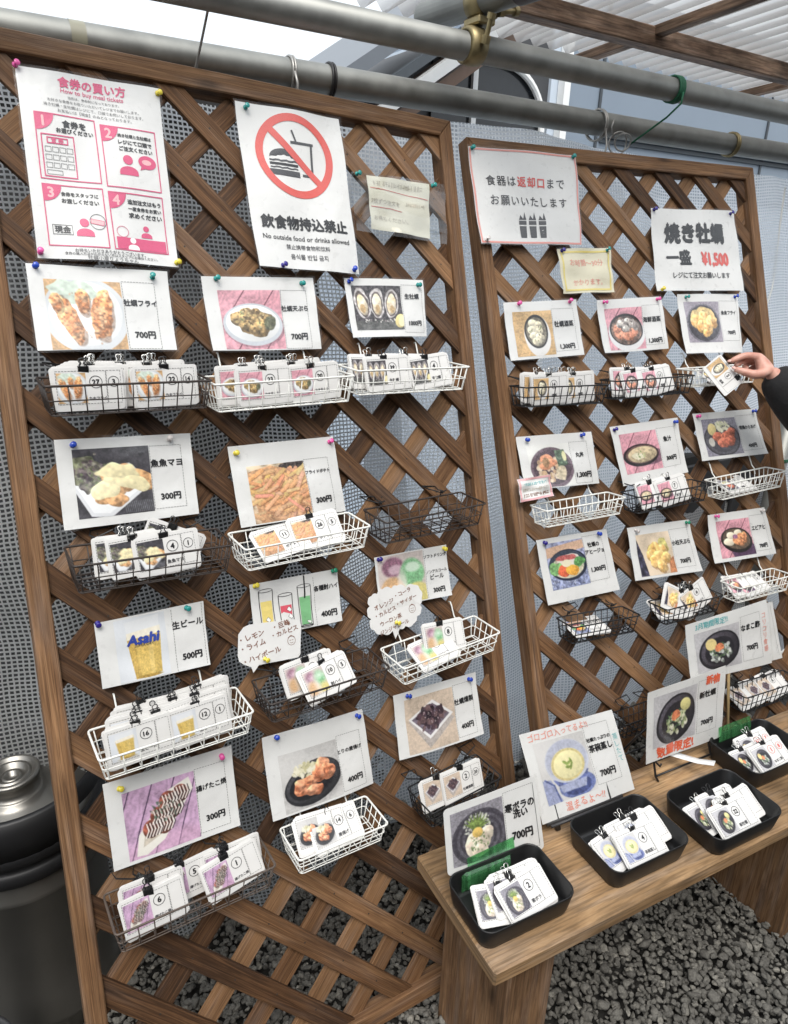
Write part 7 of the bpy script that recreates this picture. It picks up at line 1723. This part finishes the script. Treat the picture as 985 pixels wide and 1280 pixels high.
# face
fdir = (va([.934, .198, 1.3]) - hd1); fdir[2] = -.02; fdir /= np.linalg.norm(fdir); fs_ = np.cross(fdir, [0, 0, 1]); fs_ /= np.linalg.norm(fs_)
b = MB()
for s_ in (-1, 1): lathe(b, [(0, -.008), (.008, 0), (0, .008)], 10, T(*(hd1 + fdir * .082 + fs_ * s_ * .032 + va([0, 0, -.01]))))
b.build('eyes', M_SHOE, pr, smooth=True)
b = MB(); tube(b, [hd1 + fdir * .085 + va([0, 0, -.01]), hd1 + fdir * .10 + va([0, 0, -.045]), hd1 + fdir * .088 + va([0, 0, -.052])], [.006, .011, .007], 8)
for s_ in (-1, 1): tube(b, [hd1 + fs_ * s_ * .088 + va([0, 0, .01]), hd1 + fs_ * s_ * .097 + va([0, 0, -.01]), hd1 + fs_ * s_ * .088 + va([0, 0, -.04])], [.008, .012, .007], 8)
b.build('nose_and_ears', M_SKIN, pr, smooth=True)
b = MB(); tube(b, [hd1 + fdir * .084 + fs_ * -.022 + va([0, 0, -.073]), hd1 + fdir * .092 + va([0, 0, -.075]), hd1 + fdir * .084 + fs_ * .022 + va([0, 0, -.073])], [.003, .006, .003], 8); b.build('mouth', plain('lips', (.45, .16, .14), .4), pr, smooth=True)
b = MB(); rot_ = Matrix.Translation(Vector(hd1 - fdir * .016 + va([0, 0, .012])))
lathe(b, [(0, .115)] + [(.106 * math.cos(t), .112 * math.sin(t)) for t in np.linspace(1.4, -.9, 14)], 28, rot_); b.build('hair', M_HAIR, pr, smooth=True)
skin('jacket', [[(pel + va([0, 0, -.02]), .150), (ch_, .150), (nk + va([0, 0, -.06]), .075)], [(ch_, .150), (sR, .075), (eR, .060), (fa, .062), (wr + (eR - wr) * .13, .052), (wr + (eR - wr) * .01, .040)], [(ch_, .150), (sL, .075), (eL, .058), (wL, .040)]], M_JACKET, pr)
skin('trousers', [[(pel, .14), (hipR, .10), (kR, .075), (aR + va([0, 0, .02]), .060)], [(pel, .14), (hipL, .10), (kL, .075), (aL + va([0, 0, .02]), .060)]], M_TROUSER, pr)
for a_ in (aR, aL):
    b = MB(); box(b, tuple(a_ + va([-.01, .05, -.045])), (.095, .26, .085), ch=.03); b.build('shoe', M_SHOE, pr, smooth=True)
# nails of the two pinching digits
camd = va(HD['index'][1]); 
for f_ in ('index', 'thumb'):
    tip = va(HD[f_][3]); dr = tip - va(HD[f_][2]); dr /= np.linalg.norm(dr); vw = CAM - tip; vw /= np.linalg.norm(vw); up = va([0, 0, 1 if f_ == 'index' else .2]) + vw * .5; up -= dr * (up @ dr); up /= np.linalg.norm(up); sd_ = np.cross(dr, up)
    b = MB(); n_ = 10
    pts = [tip + dr * (.001 + .0052 * math.cos(t)) + sd_ * .0042 * math.sin(t) + up * (.0056 - .0006 * abs(math.sin(t))) for t in np.linspace(0, 2 * math.pi, n_, endpoint=False)]
    vb = [q - up * .0007 for q in pts]
    b.add(pts + vb, [list(range(n_)), [n_ + i for i in range(n_ - 1, -1, -1)]] + [[i, n_ + i, n_ + (i + 1) % n_, (i + 1) % n_] for i in range(n_)]); b.build('finger_nail', M_NAIL, pr, smooth=True)

# ticket held in the fingers
q = [va(p_) for p_ in HD['tick']]       # a, b, c, d around
cen = sum(q) / 4; ex = (q[1] - q[0] + q[2] - q[3]) / 2; ez = (q[0] - q[3] + q[1] - q[2]) / 2
# long side runs from the upper to the lower corners: photo up, stub down
lx = (q[2] - q[0]); 
X_ = (q[3] - q[0]) * -1; up_ = (q[0] - q[1])
xa = (q[1] - q[0]) / np.linalg.norm(q[1] - q[0]); za = (q[0] - q[3]); za -= xa * (za @ xa); za /= np.linalg.norm(za); ya = np.cross(za, xa)
sc = np.linalg.norm(q[1] - q[0]) / TW
MT = Matrix([[xa[i] * .88, ya[i] * .88, za[i] * .88, (cen - za * TH * .5 * .88 - xa * .004)[i]] for i in range(3)] + [[0, 0, 0, 1]])
tk = thing('ticket_bundle', 'laminated steamed oyster ticket held between thumb and finger', 'meal tickets', MT, 'clipped ticket bundles')
for i in range(3):
    o = link('ticket', ticket_mesh(), tk, T(0, .0011 * i, 0))
    if i == 0: ticket_front(tk, 'steam', '5', '', '酒蒸', 'black', o)
binder_clip(tk, T(.030, .0012, TH), 3, True)

# unseen dark building added behind the camera to block low sky light
hl = thing('sky_blocker', 'added unseen dark building behind the camera, blocks low sky light', 'building', T(0, -3.1, 0))
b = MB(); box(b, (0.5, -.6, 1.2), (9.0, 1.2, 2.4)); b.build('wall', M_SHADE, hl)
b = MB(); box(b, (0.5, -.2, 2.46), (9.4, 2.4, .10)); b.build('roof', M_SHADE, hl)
b = MB(); box(b, (-1.0, .012, 1.0), (.95, .05, 2.0), ch=.01); b.build('door', M_LEG, hl)
